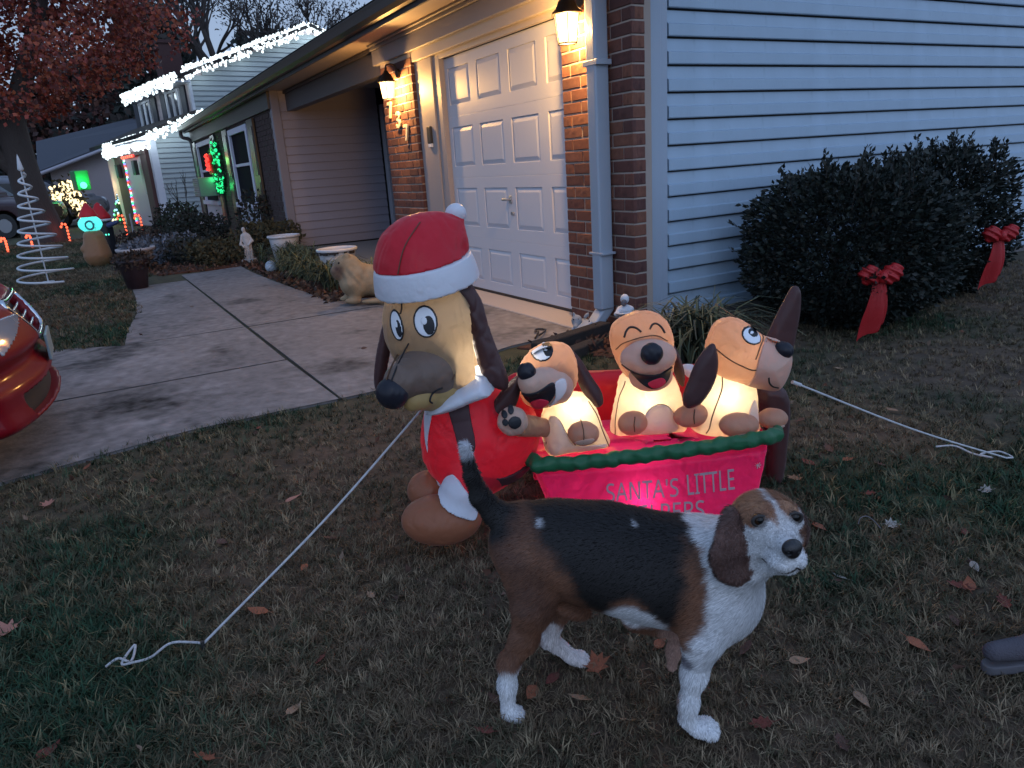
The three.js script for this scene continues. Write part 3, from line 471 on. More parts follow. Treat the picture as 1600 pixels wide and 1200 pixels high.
function limbs(base, h, r, spread, depth, lean = [0, 0], ends = []) {   // branching skeleton: returns tubes, collects tips
  const out = [];
  const go = (p, d, l, rad, k) => {
    const mid = p.clone().addScaledVector(d, l * 0.5).add(V(rr(-1, 1), rr(-0.3, 0.3), rr(-1, 1)).multiplyScalar(l * 0.07)), e = p.clone().addScaledVector(d, l);
    out.push(taper([p, mid, e], [rad, rad * 0.82, rad * 0.62], k > depth - 2 ? 8 : 5)); if (k <= 1) ends.push([e.x, e.y, e.z]);
    if (k === 0) return; const n = k === depth ? 3 : rnd() < 0.5 ? 2 : 3;
    for (let i = 0; i < n; i++) { const nd = d.clone().add(V(rr(-1, 1), rr(-0.15, 0.6), rr(-1, 1)).multiplyScalar(spread)).normalize(); go(e.clone().addScaledVector(d, -l * 0.04), nd, l * rr(0.62, 0.82), rad * 0.6, k - 1); }
  };
  go(V(...base), V(lean[0], 1, lean[1]).normalize(), h, r, depth); return out;
}
{ // the big maple
  const b = [-17.91, 0, 3.809], t = thing('maple_tree', 'big tree with dull red autumn leaves and a thick forked trunk at left', 'tree', b);
  const tr = [taper([[0, -0.1, 0], [-0.02, 0.5, 0.02], [0.12, 1.6, 0.1], [0.25, 2.9, 0.12]], [0.52, 0.36, 0.32, 0.3], 14), taper([[0.25, 2.8, 0.12], [0.1, 4, 0.6], [-0.2, 5.6, 0.95], [-0.4, 8, 1.2]], [0.24, 0.18, 0.15, 0.08], 10), taper([[0.2, 2.6, 0.1], [0.1, 3.6, -0.3], [0, 5, -0.9], [-0.3, 8, -1.6]], [0.25, 0.2, 0.17, 0.08], 10), taper([[0.1, 1.5, 0.1], [0.2, 2.5, 0.9], [0.1, 4, 1.8], [-0.2, 6, 2.6]], [0.2, 0.17, 0.14, 0.06], 10)];
  add('trunk', tr, barkM, t);
  const pts = []; let n = 0;
  while (pts.length < 60000 && n++ < 1400000) {
    const x = rr(-3, 2.4), y = rr(2.6, 9.5), z = rr(-4.6, 5.5); const d = Math.hypot(x / 2.7, (y - 6.4) / 4.0, (z - 0.5) / 4.8);
    if (d > 1 + 0.3 * nz(x * 0.9, y * 0.9, z * 0.9)) continue; const cl = fbm(x * 0.95 + 3, y * 1.1, z * 0.95, 3); if (cl < -0.05) continue; if (z < 0.2 && y < 2.5 + (0.2 - z) * 0.42) continue;
    pts.push([x, y, z]);
  }
  foliage('crown', pts, leafGeo(1, 0.8), leafMat, [[0.27, 0.040, 0.024], [0.20, 0.032, 0.024], [0.34, 0.065, 0.028], [0.13, 0.028, 0.024], [0.36, 0.085, 0.032]], 0.098, t);
}
function bareTree(label, p, h, r, d, sp, group) { const t = thing('bare_tree', label, 'tree', p, 0), ends = []; const all = limbs([0, -0.3, 0], h, r, sp, d, [0, 0], ends); add('trunk', all.slice(0, 1), barkM, t); add('branches', all.slice(1), barkM, t); if (d > 3) foliage('crown', ends.flatMap((e) => Array.from({ length: 5 }, () => [e[0] + rr(-0.5, 0.5), e[1] + rr(-0.5, 0.5), e[2] + rr(-0.5, 0.5)])), leafGeo(1, 0.4), leafDull, [[0.05, 0.035, 0.03], [0.04, 0.035, 0.035]], 0.16, t); return t; }
bareTree('tall bare tree rising behind the peak of the lit gable', [-38, 0, -7.6], 3.6, 0.34, 6, 0.62);
bareTree('bare tree with fine twigs right of the gable peak', [-36, 0, -11.5], 2.9, 0.24, 6, 0.7);
bareTree('thick dark bare tree left of the gable peak', [-42, 0, -5.0], 4.4, 0.5, 6, 0.55);
bareTree('far bare tree just above the gutter line of the near house', [-44, 0, -16], 3.6, 0.3, 6, 0.72);
bareTree('bare tree behind the chimney', [-48, 0, -3.4], 4.6, 0.42, 5, 0.55);
function darkTree(label, p, w, hh, n, cols, s = 0.42) {
  const t = thing('dense_tree', label, 'tree', p), pts = []; add('trunk', taper([[0, -0.2, 0], [0.1, hh * 0.4, 0], [0, hh * 0.8, 0.1]], [0.35, 0.25, 0.08], 8), barkM, t);
  let i = 0; while (pts.length < n && i++ < n * 30) { const y = rr(0.6, hh), x = rr(-w, w), z = rr(-w, w), R = w * (0.55 + 0.45 * Math.sin(Math.PI * clamp(y / hh * 0.9 + 0.1))) * (0.85 + 0.5 * nz(y * 0.6, Math.atan2(z, x) * 1.1, p[2])); const d = Math.hypot(x, z); if (d > R || (d < R * 0.45 && y < hh * 0.8)) continue; if (fbm(x * 0.5, y * 0.6, z * 0.5 + p[0], 2) < -0.08) continue; pts.push([x, y, z]); }
  foliage('crown', pts, leafGeo(1, 0.7), leafDull, cols, s, t);
}
const DG = [[0.016, 0.022, 0.018], [0.022, 0.026, 0.02], [0.012, 0.018, 0.017], [0.03, 0.022, 0.018]], DR = [[0.06, 0.02, 0.018], [0.04, 0.02, 0.018], [0.08, 0.03, 0.02], [0.02, 0.02, 0.018]];
darkTree('dark evergreen between the red tree and the chimney', [-40, 0, -1.6], 2.6, 9.5, 5000, DG);
darkTree('dark tree filling the gap behind the pale gabled building', [-52, 0, 1.5], 4.5, 9, 6000, DR);
darkTree('low dark trees behind the far left garage', [-54, 0, 7.5], 5, 6.5, 5000, DG);
darkTree('dusky tree at the far left behind the parked car', [-46, 0, 12.5], 4.5, 6, 4000, DR);
darkTree('dark treetop behind the gable of the two storey house', [-46, 0, -9.5], 4.2, 9.8, 5000, DG);
darkTree('distant dark tree right of the lit gable', [-58, 0, -19], 5, 9.5, 4000, DG);

// ---------- inflatables: thin nylon, lit from inside ----------
const wr = rep(T.wrinkle, 3.2), wr2 = rep(T.wrinkle, 5);
const fab = (r, g, b, tr = 0.4) => mat(r, g, b, { roughness: 0.96, transmission: tr, thickness: 0, specularIntensity: 0.35, clearcoat: 0.5, clearcoatRoughness: 0.32, bumpMap: wr, bumpScale: 0.012, side: THREE.DoubleSide });
const print = (r, g, b) => mat(r, g, b, { roughness: 0.55, bumpMap: wr2, bumpScale: 0.004, side: THREE.DoubleSide });
const F = {
  red: fab(0.62, 0.012, 0.03, 0.35), white: fab(0.72, 0.74, 0.80, 0.3), tan: fab(0.39, 0.275, 0.165, 0.45), taupe: fab(0.17, 0.115, 0.09, 0.25), gold: fab(0.62, 0.42, 0.17, 0.5), ear: fab(0.075, 0.034, 0.034, 0.2), foot: fab(0.36, 0.13, 0.065, 0.3),
  crown: fab(0.56, 0.31, 0.185, 0.45), muzzle: fab(0.76, 0.53, 0.42, 0.45), cream: fab(0.84, 0.72, 0.47, 0.5), belly: fab(0.85, 0.76, 0.72, 0.45), paw: fab(0.58, 0.32, 0.21, 0.4), green: fab(0.02, 0.13, 0.055, 0.2), pink: fab(0.80, 0.02, 0.15, 0.45),
  black: print(0.008, 0.009, 0.014), blackFab: fab(0.012, 0.012, 0.02, 0.1), eye: print(0.75, 0.76, 0.80), grey: print(0.40, 0.33, 0.37), tongue: print(0.62, 0.02, 0.05), seam: print(0.13, 0.06, 0.03), belt: fab(0.06, 0.02, 0.025, 0.15), chin: print(0.70, 0.62, 0.62),
};
const led = (parent, p, power, c = [1, 0.92, 0.78], soft = 1.2) => { const l = lamp(parent, p, c, power, soft); l.name = 'led'; add('led_bulb', ball(p, 0.014, 8), glow(1, 0.9, 0.75, 2), parent); return l; };
const crease = (x, y, z) => { const w = nz(x * 9, y * 9, z * 9) * 1.5, r = 1 - Math.abs(nz(x * 26 + w, y * 15 + w, z * 22)) * 2.6; return 0.0032 * Math.max(0, r) * (0.4 + 0.9 * Math.abs(nz(x * 7 + 3, y * 7, z * 7))); };
const nylon = (f) => (x, y, z) => { const d = f(x, y, z); return Math.abs(d) > 0.03 ? d : d + crease(x, y, z); };
const fld = (f, lo, hi, cell = 0.006) => mesher(nylon(f), lo, hi, cell);

{ // ----- the big dog in a red hat -----
  const t = thing('inflatable_dog', 'large glowing inflatable dog in red hat and coat with long brown ears and black nose', 'inflatable decoration', [1.461, 0, 2.146], YAW), R = (n) => n * 0.002, p = (g, n, m, l) => add(n, g, m, t, l);
  const body = blend(0.05, el([0.125, 0.299, -0.09], [R(92), R(84), 0.17]), rc([0.076, 0.4, -0.04], [0.091, 0.274, -0.04], R(54), R(70)));
  const leg = rc([0.122, 0.236, 0], [0.063, 0.183, 0.09], R(46), R(30)), leg2 = rc([0.052, 0.212, -0.12], [-0.009, 0.165, -0.06], R(40), R(24));
  p(fld(blend(0.03, body, leg, leg2), [-0.2, 0.02, -0.32], [0.34, 0.5, 0.22], 0.007), 'coat', F.red);
  const foot = el([-0.003, 0.115, 0.11], [R(59), R(37), 0.085], -0.05), foot2 = el([-0.044, 0.149, -0.03], [R(36), R(30), 0.075]);
  p(fld(blend(0.02, foot, rc([0.057, 0.14, 0.1], [0.06, 0.13, 0.1], R(26), R(26))), ...around([-0.003, 0.115, 0.11], 0.16)), 'boot', F.foot); p(fld(foot2, ...around([-0.044, 0.149, -0.03], 0.11)), 'boot', F.foot);
  const legs = blend(0.02, leg, foot); p(patch(legs, [[-0.005, 0.2], [0.019, 0.245], [0.045, 0.251], [0.108, 0.162], [0.102, 0.129], [0.077, 0.139]], 0.007, 0.004), 'trouser_cuff', F.white); p(patch(blend(0.02, leg2, foot2), [[-0.018, 0.21], [0.003, 0.219], [0.031, 0.18], [-0.005, 0.179]], 0.007, 0.004), 'trouser_cuff', F.white);
  p(patch(body, [[-0.03, 0.422], [0.006, 0.451], [-0.009, 0.407], [-0.027, 0.338], [-0.031, 0.294], [-0.038, 0.339]], 0.006, 0.004), 'coat_trim', F.white);
  p(patch(body, [[0.046, 0.462], [0.094, 0.47], [0.107, 0.406], [0.111, 0.316], [0.077, 0.311], [0.054, 0.384]], 0.005, 0.004), 'harness', F.belt); p(patch(body, [[0.116, 0.241], [0.194, 0.215], [0.274, 0.215], [0.28, 0.177], [0.201, 0.175], [0.128, 0.201]], 0.008, 0.004), 'harness', F.belt);
  // collar
  p(cushion([[-0.027, 0.439], [0.026, 0.49], [0.094, 0.52], [0.145, 0.536], [0.166, 0.519], [0.179, 0.484], [0.121, 0.46], [0.048, 0.436], [-0.002, 0.431]], 0.02, 0.13, 0.03), 'fur_collar', F.white);
  // head
  const skull = el([0.023, 0.676, -0.01], [R(75), R(88), 0.15]), cheek = el([0.05, 0.565, -0.01], [R(60), R(56), 0.14]), muz = blend(0.03, rc([0.002, 0.548, 0.06], [-0.06, 0.566, 0.19], R(40), R(25)), el([-0.003, 0.56, 0.07], [R(46), R(42), 0.1])), jaw = rc([0.033, 0.503, 0.05], [-0.038, 0.508, 0.18], R(37), R(15));
  const head = blend(0.035, skull, cheek);
  p(fld(head, [-0.21, 0.4, -0.18], [0.13, 0.82, 0.18]), 'head', F.tan);
  p(fld(muz, ...[[-0.25, 0.4, -0.06], [0.08, 0.66, 0.27]]), 'muzzle', F.taupe); p(fld(jaw, [-0.22, 0.36, -0.06], [0.1, 0.6, 0.24]), 'jaw', F.gold);
  const face = blend(0.02, head, muz), faceJ = uni(head, muz, jaw);
  p(fld(el([-0.083, 0.544, 0.215], [R(22.5), R(22), 0.042]), ...around([-0.083, 0.544, 0.215], 0.08), 0.004), 'nose', F.blackFab);
  const eye = (c, rx, ry, a, pc, prx, pry, gl) => { p(patch(head, oval(c, rx + R(2.2), ry + R(2.2), a), 0.0025, 0.003), 'eye_outline', F.black); p(patch(head, oval(c, rx, ry, a), 0.004, 0.003), 'eye', F.eye); p(patch(head, oval(pc, prx, pry, a), 0.0055, 0.003), 'pupil', F.black); p(patch(head, oval(gl, prx * 0.55, pry * 0.4, a), 0.007, 0.0025), 'highlight', F.eye); };
  eye([0.012, 0.711, 0.13], R(14.5), R(19.5), 0.05, [0.021, 0.702, 0.13], R(8), R(13), [0.009, 0.715, 0.13]); eye([-0.07, 0.7, 0.1], R(8), R(19), 0.1, [-0.064, 0.693, 0.1], R(4.5), R(12), [-0.07, 0.705, 0.1]);
  p(stroke(faceJ, [[0.043, 0.53], [0.029, 0.528], [0.015, 0.519], [0.008, 0.503], [0.013, 0.493]], 0.0026), 'mouth_line', F.black); p(stroke(face, [[-0.04, 0.653], [-0.062, 0.619], [-0.085, 0.571], [-0.102, 0.542]], 0.0022), 'seam', F.black); p(stroke(muz, [[-0.101, 0.553], [-0.084, 0.607], [-0.053, 0.638], [-0.006, 0.647], [0.045, 0.633], [0.074, 0.604], [0.083, 0.574], [0.069, 0.545]], 0.0025), 'seam', F.seam);
  p(stroke(head, [[-0.052, 0.771], [-0.051, 0.748], [-0.056, 0.732]], 0.0022), 'seam', F.black);
  // hat
  const hatE = blend(0.05, el([0.007, 0.802, 0], [R(69), R(92), 0.16], 0.1), rc([0.012, 0.852, 0], [0.064, 0.921, -0.01], R(58), R(30))), A = [-0.093, 0.837, 0.1], B = [0.145, 0.862, 0.1], nn = [-(B[1] - A[1]), B[0] - A[0]], nl = Math.hypot(...nn), top = (x, y, z) => ((x - A[0]) * nn[0] + (y - A[1]) * nn[1]) / nl + 0.1 * (z - 0.1), hb = R(34);
  const tail = rc([0.08, 0.912, -0.02], [0.108, 0.96, -0.04], R(26), R(10));
  p(fld((x, y, z) => Math.max(blend(0.03, hatE, tail)(x, y, z), -top(x, y, z)), [-0.24, 0.6, -0.22], [0.16, 1.1, 0.22]), 'hat', F.red);
  const bandE = el([0.012, 0.805, 0], [R(72), R(100), 0.172], 0.12);
  p(mesher((x, y, z) => { const q = top(x, y, z), d = Math.abs(q + hb / 2) - hb / 2; const e = bandE(x, y, z); return Math.max(e + 0.10 * (q + hb / 2), d) - 0.002 + 0.004 * Math.max(0, Math.abs(q + hb / 2) / hb * 2 - 0.85); }, [-0.26, 0.52, -0.24], [0.2, 0.95, 0.24], 0.006), 'hat_band', F.white);
  p(fld(el([0.106, 0.977, -0.04], [R(15), R(14), 0.03]), ...around([0.106, 0.977, -0.04], 0.06), 0.004), 'pompom', F.white); p(stroke(hatE, [[-0.046, 0.843], [-0.024, 0.909], [0.017, 0.967]], 0.0016), 'seam', F.seam);
  p(fld(pillow([[0.127, 0.801], [0.159, 0.753], [0.18, 0.658], [0.204, 0.578], [0.221, 0.516], [0.215, 0.482], [0.186, 0.488], [0.152, 0.517], [0.135, 0.587], [0.123, 0.663], [0.101, 0.736], [0.077, 0.784]], 0.05, 0.034, 0.04), ...bounds([[0.127, 0.801], [0.159, 0.753], [0.18, 0.658], [0.204, 0.578], [0.221, 0.516], [0.215, 0.482], [0.186, 0.488], [0.152, 0.517], [0.135, 0.587], [0.123, 0.663], [0.101, 0.736], [0.077, 0.784]], 0.05, 0.05)), 'ear', F.ear); p(cushion([[-0.099, 0.76], [-0.126, 0.691], [-0.16, 0.588], [-0.175, 0.505], [-0.169, 0.477], [-0.151, 0.499], [-0.124, 0.576], [-0.102, 0.671]], -0.03, 0.03, 0.03), 'ear', F.ear);
  led(t, [0.085, 0.579, 0], 0.12); led(t, [0.139, 0.268, -0.1], 0.035);
}
// ----- the sleigh -----
const sleigh = thing('inflatable_sleigh', 'red inflatable sleigh with green garland rim and printed lettering on its front', 'inflatable decoration', [1.788, 0, 1.599], YAW);
{
  const t = sleigh, R = (n) => n * 0.002, p = (g, n, m, l) => add(n, g, m, t, l);
  const tub = pillow([[-0.372, 0.224], [-0.037, 0.227], [0.379, 0.253], [0.363, 0.15], [0.341, 0.01], [0.258, -0.019], [-0.04, -0.024], [-0.278, -0.01], [-0.319, 0.046], [-0.35, 0.138]], -0.22, 0.22, 0.035, false);
  p(fld(tub, [-0.42, -0.04, -0.46], [0.42, 0.3, 0.03], 0.007), 'tub', F.pink);
  p(cushion([[-0.422, 0.375], [-0.29, 0.38], [0.051, 0.373], [0.261, 0.375], [0.394, 0.342], [0.436, 0.045], [-0.424, 0.056]], -0.46, 0.05, 0.05), 'backrest', F.red);
  p(cushion([[0.421, 0.327], [0.508, 0.316], [0.523, 0.126], [0.501, -0.031], [0.469, -0.028], [0.454, 0.131]], -0.3, 0.04, 0.03), 'side_post', F.ear);
  p(cushion([[0.197, 0.38], [0.242, 0.377], [0.251, 0.334], [0.201, 0.337]], -0.44, 0.03, 0.02), 'trim', F.white);
  const gp = [[-0.374, 0.198, -0.2], [-0.375, 0.241, -0.05], [-0.345, 0.233, 0.01], [-0.192, 0.234, 0.014], [-0.039, 0.244, 0.016], [0.151, 0.257, 0.016], [0.334, 0.272, 0.01], [0.383, 0.262, -0.03], [0.446, 0.227, -0.18]], segs = []; for (let k = 0; k < gp.length - 1; k++) segs.push(rc(gp[k], gp[k + 1], R(11.5), R(11.5)));
  const ga = uni(...segs); p(fld((x, y, z) => ga(x, y, z) + 0.004 * Math.sin(x * 95 + y * 60) * Math.sin(x * 37 + z * 90), [-0.42, 0.14, -0.26], [0.42, 0.34, 0.06], 0.005), 'garland', F.green);
  const word = (s, a, b, size) => { const g = new TextGeometry(s, { font: fontThin, size, depth: 0.0015, curveSegments: 4 }); g.computeBoundingBox(); const w = g.boundingBox.max.x; g.scale(Math.hypot(b[0] - a[0], b[1] - a[1]) / w, 1, 1); g.rotateZ(Math.atan2(b[1] - a[1], b[0] - a[0])); g.translate(a[0], a[1], 0.0005); add('lettering', g, F.grey, t); };
  word("SANTA'S", [-0.144, 0.093, 0], [0.079, 0.096, 0], R(30)); word('LITTLE', [0.103, 0.097, 0], [0.251, 0.107, 0], R(34)); word('HELPERS', [-0.091, 0.013, 0], [0.159, 0.017, 0], R(30));
  const st = [0.318, 0.181, 0]; add('star_print', [0, 1, 2, 3].map((k) => new THREE.ConeGeometry(0.0016, 0.022, 4).rotateZ(k * Math.PI / 4).translate(st[0], st[1], 0.001)), F.chin, t);
  led(t, [-0.03, 0.089, -0.045], 0.05, [1, 0.92, 0.9]); led(t, [-0.217, 0.067, -0.18], 0.028, [1, 0.9, 0.85]); led(t, [0.234, 0.06, -0.2], 0.022, [1, 0.9, 0.85]);
}
const pupEye = (add1, head, R, c, rx, ry, a, pc, prx, pry, gl) => { add1(patch(head, oval(c, rx + R(2), ry + R(2), a), 0.0022, 0.0025), 'eye_outline', F.black); add1(patch(head, oval(c, rx, ry, a), 0.0034, 0.0025), 'eye', F.eye); add1(patch(head, oval(pc, prx, pry, a), 0.0048, 0.0025), 'pupil', F.black); add1(patch(head, oval(gl, prx * 0.4, pry * 0.4), 0.006, 0.0025), 'highlight', F.eye); };
{ // ----- waving puppy -----
  const t = thing('inflatable_puppy', 'glowing inflatable puppy waving one paw with its mouth open, beside the big dog', 'inflatable decoration', [1.602, 0.225, 1.752], YAW, undefined), R = (n) => n * 0.002, p = (g, n, m) => add(n, g, m, t);
  const bodyP = [[-0.093, 0.136], [-0.056, 0.166], [-0.008, 0.188], [0.046, 0.18], [0.072, 0.137], [0.09, 0.077], [0.111, 0.016], [0.064, 0.004], [-0.016, -0.001], [-0.08, -0.007], [-0.096, 0.043]], body = pillow(bodyP, -0.02, 0.085, 0.07);
  p(fld(body, [-0.16, -0.03, -0.13], [0.16, 0.25, 0.1], 0.006), 'body', F.cream);
  p(patch(body, [[-0.092, 0.019], [-0.084, 0.107], [-0.069, 0.139], [-0.05, 0.134], [-0.029, 0.091], [-0.003, 0.048], [0.059, 0.043], [0.098, 0.032], [0.058, 0.022], [-0.02, 0.018]], 0.004, 0.003), 'belly', F.belly); p(stroke(body, [[-0.089, 0.041], [-0.082, 0.107], [-0.067, 0.137], [-0.05, 0.132], [-0.029, 0.091], [-0.003, 0.05]], 0.002), 'seam', F.seam); p(stroke(body, [[0.046, 0.171], [0.07, 0.126], [0.088, 0.068], [0.105, 0.02]], 0.0018), 'seam', F.seam);
  const paw = el([0.021, 0.091, 0.075], [R(24), R(19), 0.04], -0.1); p(fld(paw, ...around([0.021, 0.091, 0.075], 0.075), 0.005), 'paw', F.paw); p(stroke(paw, [[0.016, 0.131], [0.019, 0.104], [0.016, 0.074]], 0.0018), 'seam', F.seam); p(patch(paw, oval([0.021, 0.076, 0.1], R(15), R(5), 0.15), 0.003, 0.0025), 'paw_print', F.muzzle);
  p(fld(rc([-0.092, 0.097, 0.02], [-0.167, 0.15, 0.13], R(15), R(17)), ...around([-0.136, 0.122, 0.07], 0.15), 0.005), 'arm', F.crown);
  const hand = el([-0.188, 0.171, 0.15], [R(23), R(23), 0.035]); p(fld(hand, ...around([-0.188, 0.171, 0.15], 0.075), 0.005), 'raised_paw', F.muzzle);
  for (const [c, rx, ry] of [[[-0.181, 0.177, 0.18], R(9.5), R(9)], [[-0.208, 0.179, 0.18], R(4.5), R(5)], [[-0.209, 0.2, 0.18], R(4.5), R(5)], [[-0.19, 0.21, 0.18], R(4.5), R(4.5)]]) p(patch(hand, oval(c, rx, ry), 0.003, 0.0025), 'paw_pad', F.black);
  const head = pillow([[-0.095, 0.35], [-0.046, 0.356], [-0.008, 0.344], [0.013, 0.307], [0.018, 0.251], [0.003, 0.208], [-0.031, 0.174], [-0.066, 0.163], [-0.113, 0.158], [-0.147, 0.176], [-0.162, 0.216], [-0.165, 0.26], [-0.143, 0.31]], 0.0, 0.1, 0.085);
  const snout = blend(0.025, rc([-0.065, 0.257, 0.07], [-0.128, 0.279, 0.14], R(24), R(19)), rc([-0.054, 0.234, 0.06], [-0.106, 0.222, 0.11], R(26), R(13)));
  const all = blend(0.02, head, snout); p(fld(head, [-0.24, 0.1, -0.13], [0.07, 0.42, 0.13]), 'head', F.crown); p(fld(snout, [-0.24, 0.1, -0.02], [0.06, 0.36, 0.24], 0.005), 'muzzle', F.muzzle);
  p(patch(all, [[-0.161, 0.248], [-0.112, 0.26], [-0.067, 0.274], [-0.057, 0.256], [-0.066, 0.226], [-0.093, 0.197], [-0.123, 0.191], [-0.148, 0.208]], 0.005, 0.003), 'mouth', F.black); p(patch(all, [[-0.131, 0.219], [-0.105, 0.231], [-0.079, 0.215], [-0.097, 0.197], [-0.116, 0.19], [-0.13, 0.199]], 0.0075, 0.003), 'tongue', F.tongue); p(patch(all, [[-0.059, 0.27], [-0.029, 0.273], [-0.027, 0.24], [-0.05, 0.211], [-0.081, 0.189], [-0.061, 0.223]], 0.005, 0.003), 'cheek', F.chin);
  p(fld(el([-0.139, 0.314, 0.15], [R(14), R(14), 0.024]), ...around([-0.139, 0.314, 0.15], 0.045), 0.0035), 'nose', F.blackFab);
  pupEye(p, head, R, [-0.088, 0.344, 0.1], R(15), R(9.5), 0.25, [-0.072, 0.349, 0.1], R(7), R(8), [-0.079, 0.353, 0.1]);
  p(cushion([[-0.005, 0.336], [0.025, 0.304], [0.061, 0.241], [0.091, 0.186], [0.092, 0.148], [0.074, 0.141], [0.043, 0.173], [0.018, 0.228], [0.004, 0.285]], -0.01, 0.024, 0.03), 'ear', F.ear); p(cushion([[-0.159, 0.286], [-0.192, 0.265], [-0.237, 0.213], [-0.256, 0.183], [-0.237, 0.153], [-0.199, 0.163], [-0.165, 0.216]], 0.08, 0.024, 0.03), 'ear', F.ear);
  led(t, [0, 0.144, 0.02], 0.045); led(t, [-0.066, 0.279, 0], 0.03, [1, 0.85, 0.66]);  // the second led is added inside the head to brighten it
}
{ // ----- laughing puppy -----
  const t = thing('inflatable_puppy', 'glowing inflatable puppy laughing with closed eyes, in the middle of the sleigh', 'inflatable decoration', [1.634, 0.225, 1.479], YAW), R = (n) => n * 0.002, p = (g, n, m) => add(n, g, m, t);
  const body = pillow([[-0.077, 0.206], [-0.099, 0.139], [-0.116, 0.064], [-0.119, 0.004], [-0.031, -0.004], [0.073, -0.005], [0.123, 0], [0.115, 0.08], [0.098, 0.157], [0.073, 0.199]], -0.03, 0.085, 0.07);
  p(fld(body, [-0.16, -0.03, -0.14], [0.16, 0.25, 0.1]), 'body', F.cream); p(patch(body, [[-0.04, 0.022], [-0.032, 0.075], [-0.011, 0.11], [0.017, 0.123], [0.046, 0.115], [0.066, 0.088], [0.078, 0.026]], 0.004, 0.003), 'belly', F.belly); p(stroke(body, [[-0.034, 0.065], [-0.011, 0.108], [0.017, 0.123], [0.046, 0.115], [0.068, 0.085]], 0.002), 'seam', F.seam); p(stroke(body, [[-0.078, 0.193], [-0.097, 0.134], [-0.111, 0.063], [-0.115, 0.008]], 0.0018), 'seam', F.seam);
  for (const [c, a, b] of [[[-0.068, 0.074, 0.075], R(24), R(20)], [[0.114, 0.09, 0.085], R(28), R(19)]]) { const paw = el(c, [a, b, 0.038], 0.08); p(fld(paw, ...around(c, 0.08), 0.005), 'paw', F.paw); p(stroke(paw, [[c[0] + 0.003, c[1] + b * 0.75], [c[0] - 0.002, c[1] + b * 0.2], [c[0], c[1] - b * 0.4]], 0.0018), 'seam', F.seam); }
  const head = pillow([[-0.059, 0.403], [-0.01, 0.41], [0.041, 0.392], [0.069, 0.352], [0.079, 0.29], [0.077, 0.217], [0.052, 0.177], [0.012, 0.154], [-0.033, 0.172], [-0.077, 0.211], [-0.108, 0.272], [-0.12, 0.334], [-0.105, 0.378]], -0.01, 0.1, 0.085);
  const snout = blend(0.02, el([-0.021, 0.291, 0.1], [R(43), R(27), 0.065], 0.06), el([-0.008, 0.221, 0.07], [R(34), R(23), 0.06])); const all = blend(0.015, head, snout);
  p(fld(head, [-0.15, 0.08, -0.14], [0.13, 0.45, 0.12]), 'head', F.crown); p(fld(snout, [-0.13, 0.08, -0.01], [0.13, 0.36, 0.2], 0.005), 'muzzle', F.muzzle);
  p(patch(all, [[-0.083, 0.263], [-0.048, 0.249], [0.005, 0.245], [0.047, 0.264], [0.044, 0.235], [0.024, 0.21], [-0.012, 0.196], [-0.049, 0.217]], 0.005, 0.003), 'mouth', F.black); p(patch(all, [[-0.03, 0.218], [-0.01, 0.23], [0.013, 0.233], [0.026, 0.22], [0.013, 0.205], [-0.014, 0.201]], 0.0075, 0.003), 'tongue', F.tongue); p(stroke(all, [[-0.104, 0.278], [-0.081, 0.263], [-0.047, 0.246], [0.007, 0.242], [0.046, 0.26]], 0.0022), 'seam', F.seam);
  p(fld(el([-0.024, 0.318, 0.165], [R(17), R(17), 0.024]), ...around([-0.024, 0.318, 0.165], 0.05), 0.0035), 'nose', F.blackFab); p(stroke(all, [[-0.109, 0.305], [-0.093, 0.329], [-0.051, 0.348], [0.006, 0.352], [0.044, 0.33]], 0.0018), 'seam', F.seam);
  p(stroke(all, [[-0.088, 0.349], [-0.081, 0.366], [-0.068, 0.377], [-0.051, 0.376], [-0.037, 0.365]], 0.0034), 'closed_eye', F.black); p(stroke(all, [[-0.011, 0.371], [-0.001, 0.382], [0.012, 0.383], [0.026, 0.373], [0.037, 0.354]], 0.0034), 'closed_eye', F.black);
  p(cushion([[0.085, 0.293], [0.11, 0.243], [0.126, 0.177], [0.12, 0.142], [0.101, 0.166], [0.085, 0.229]], -0.05, 0.024, 0.02), 'ear', F.ear);
  led(t, [-0.011, 0.131, 0.01], 0.045); led(t, [-0.011, 0.291, 0], 0.03, [1, 0.85, 0.66]);  // extra led added in the head, which the belly light hardly reaches
}
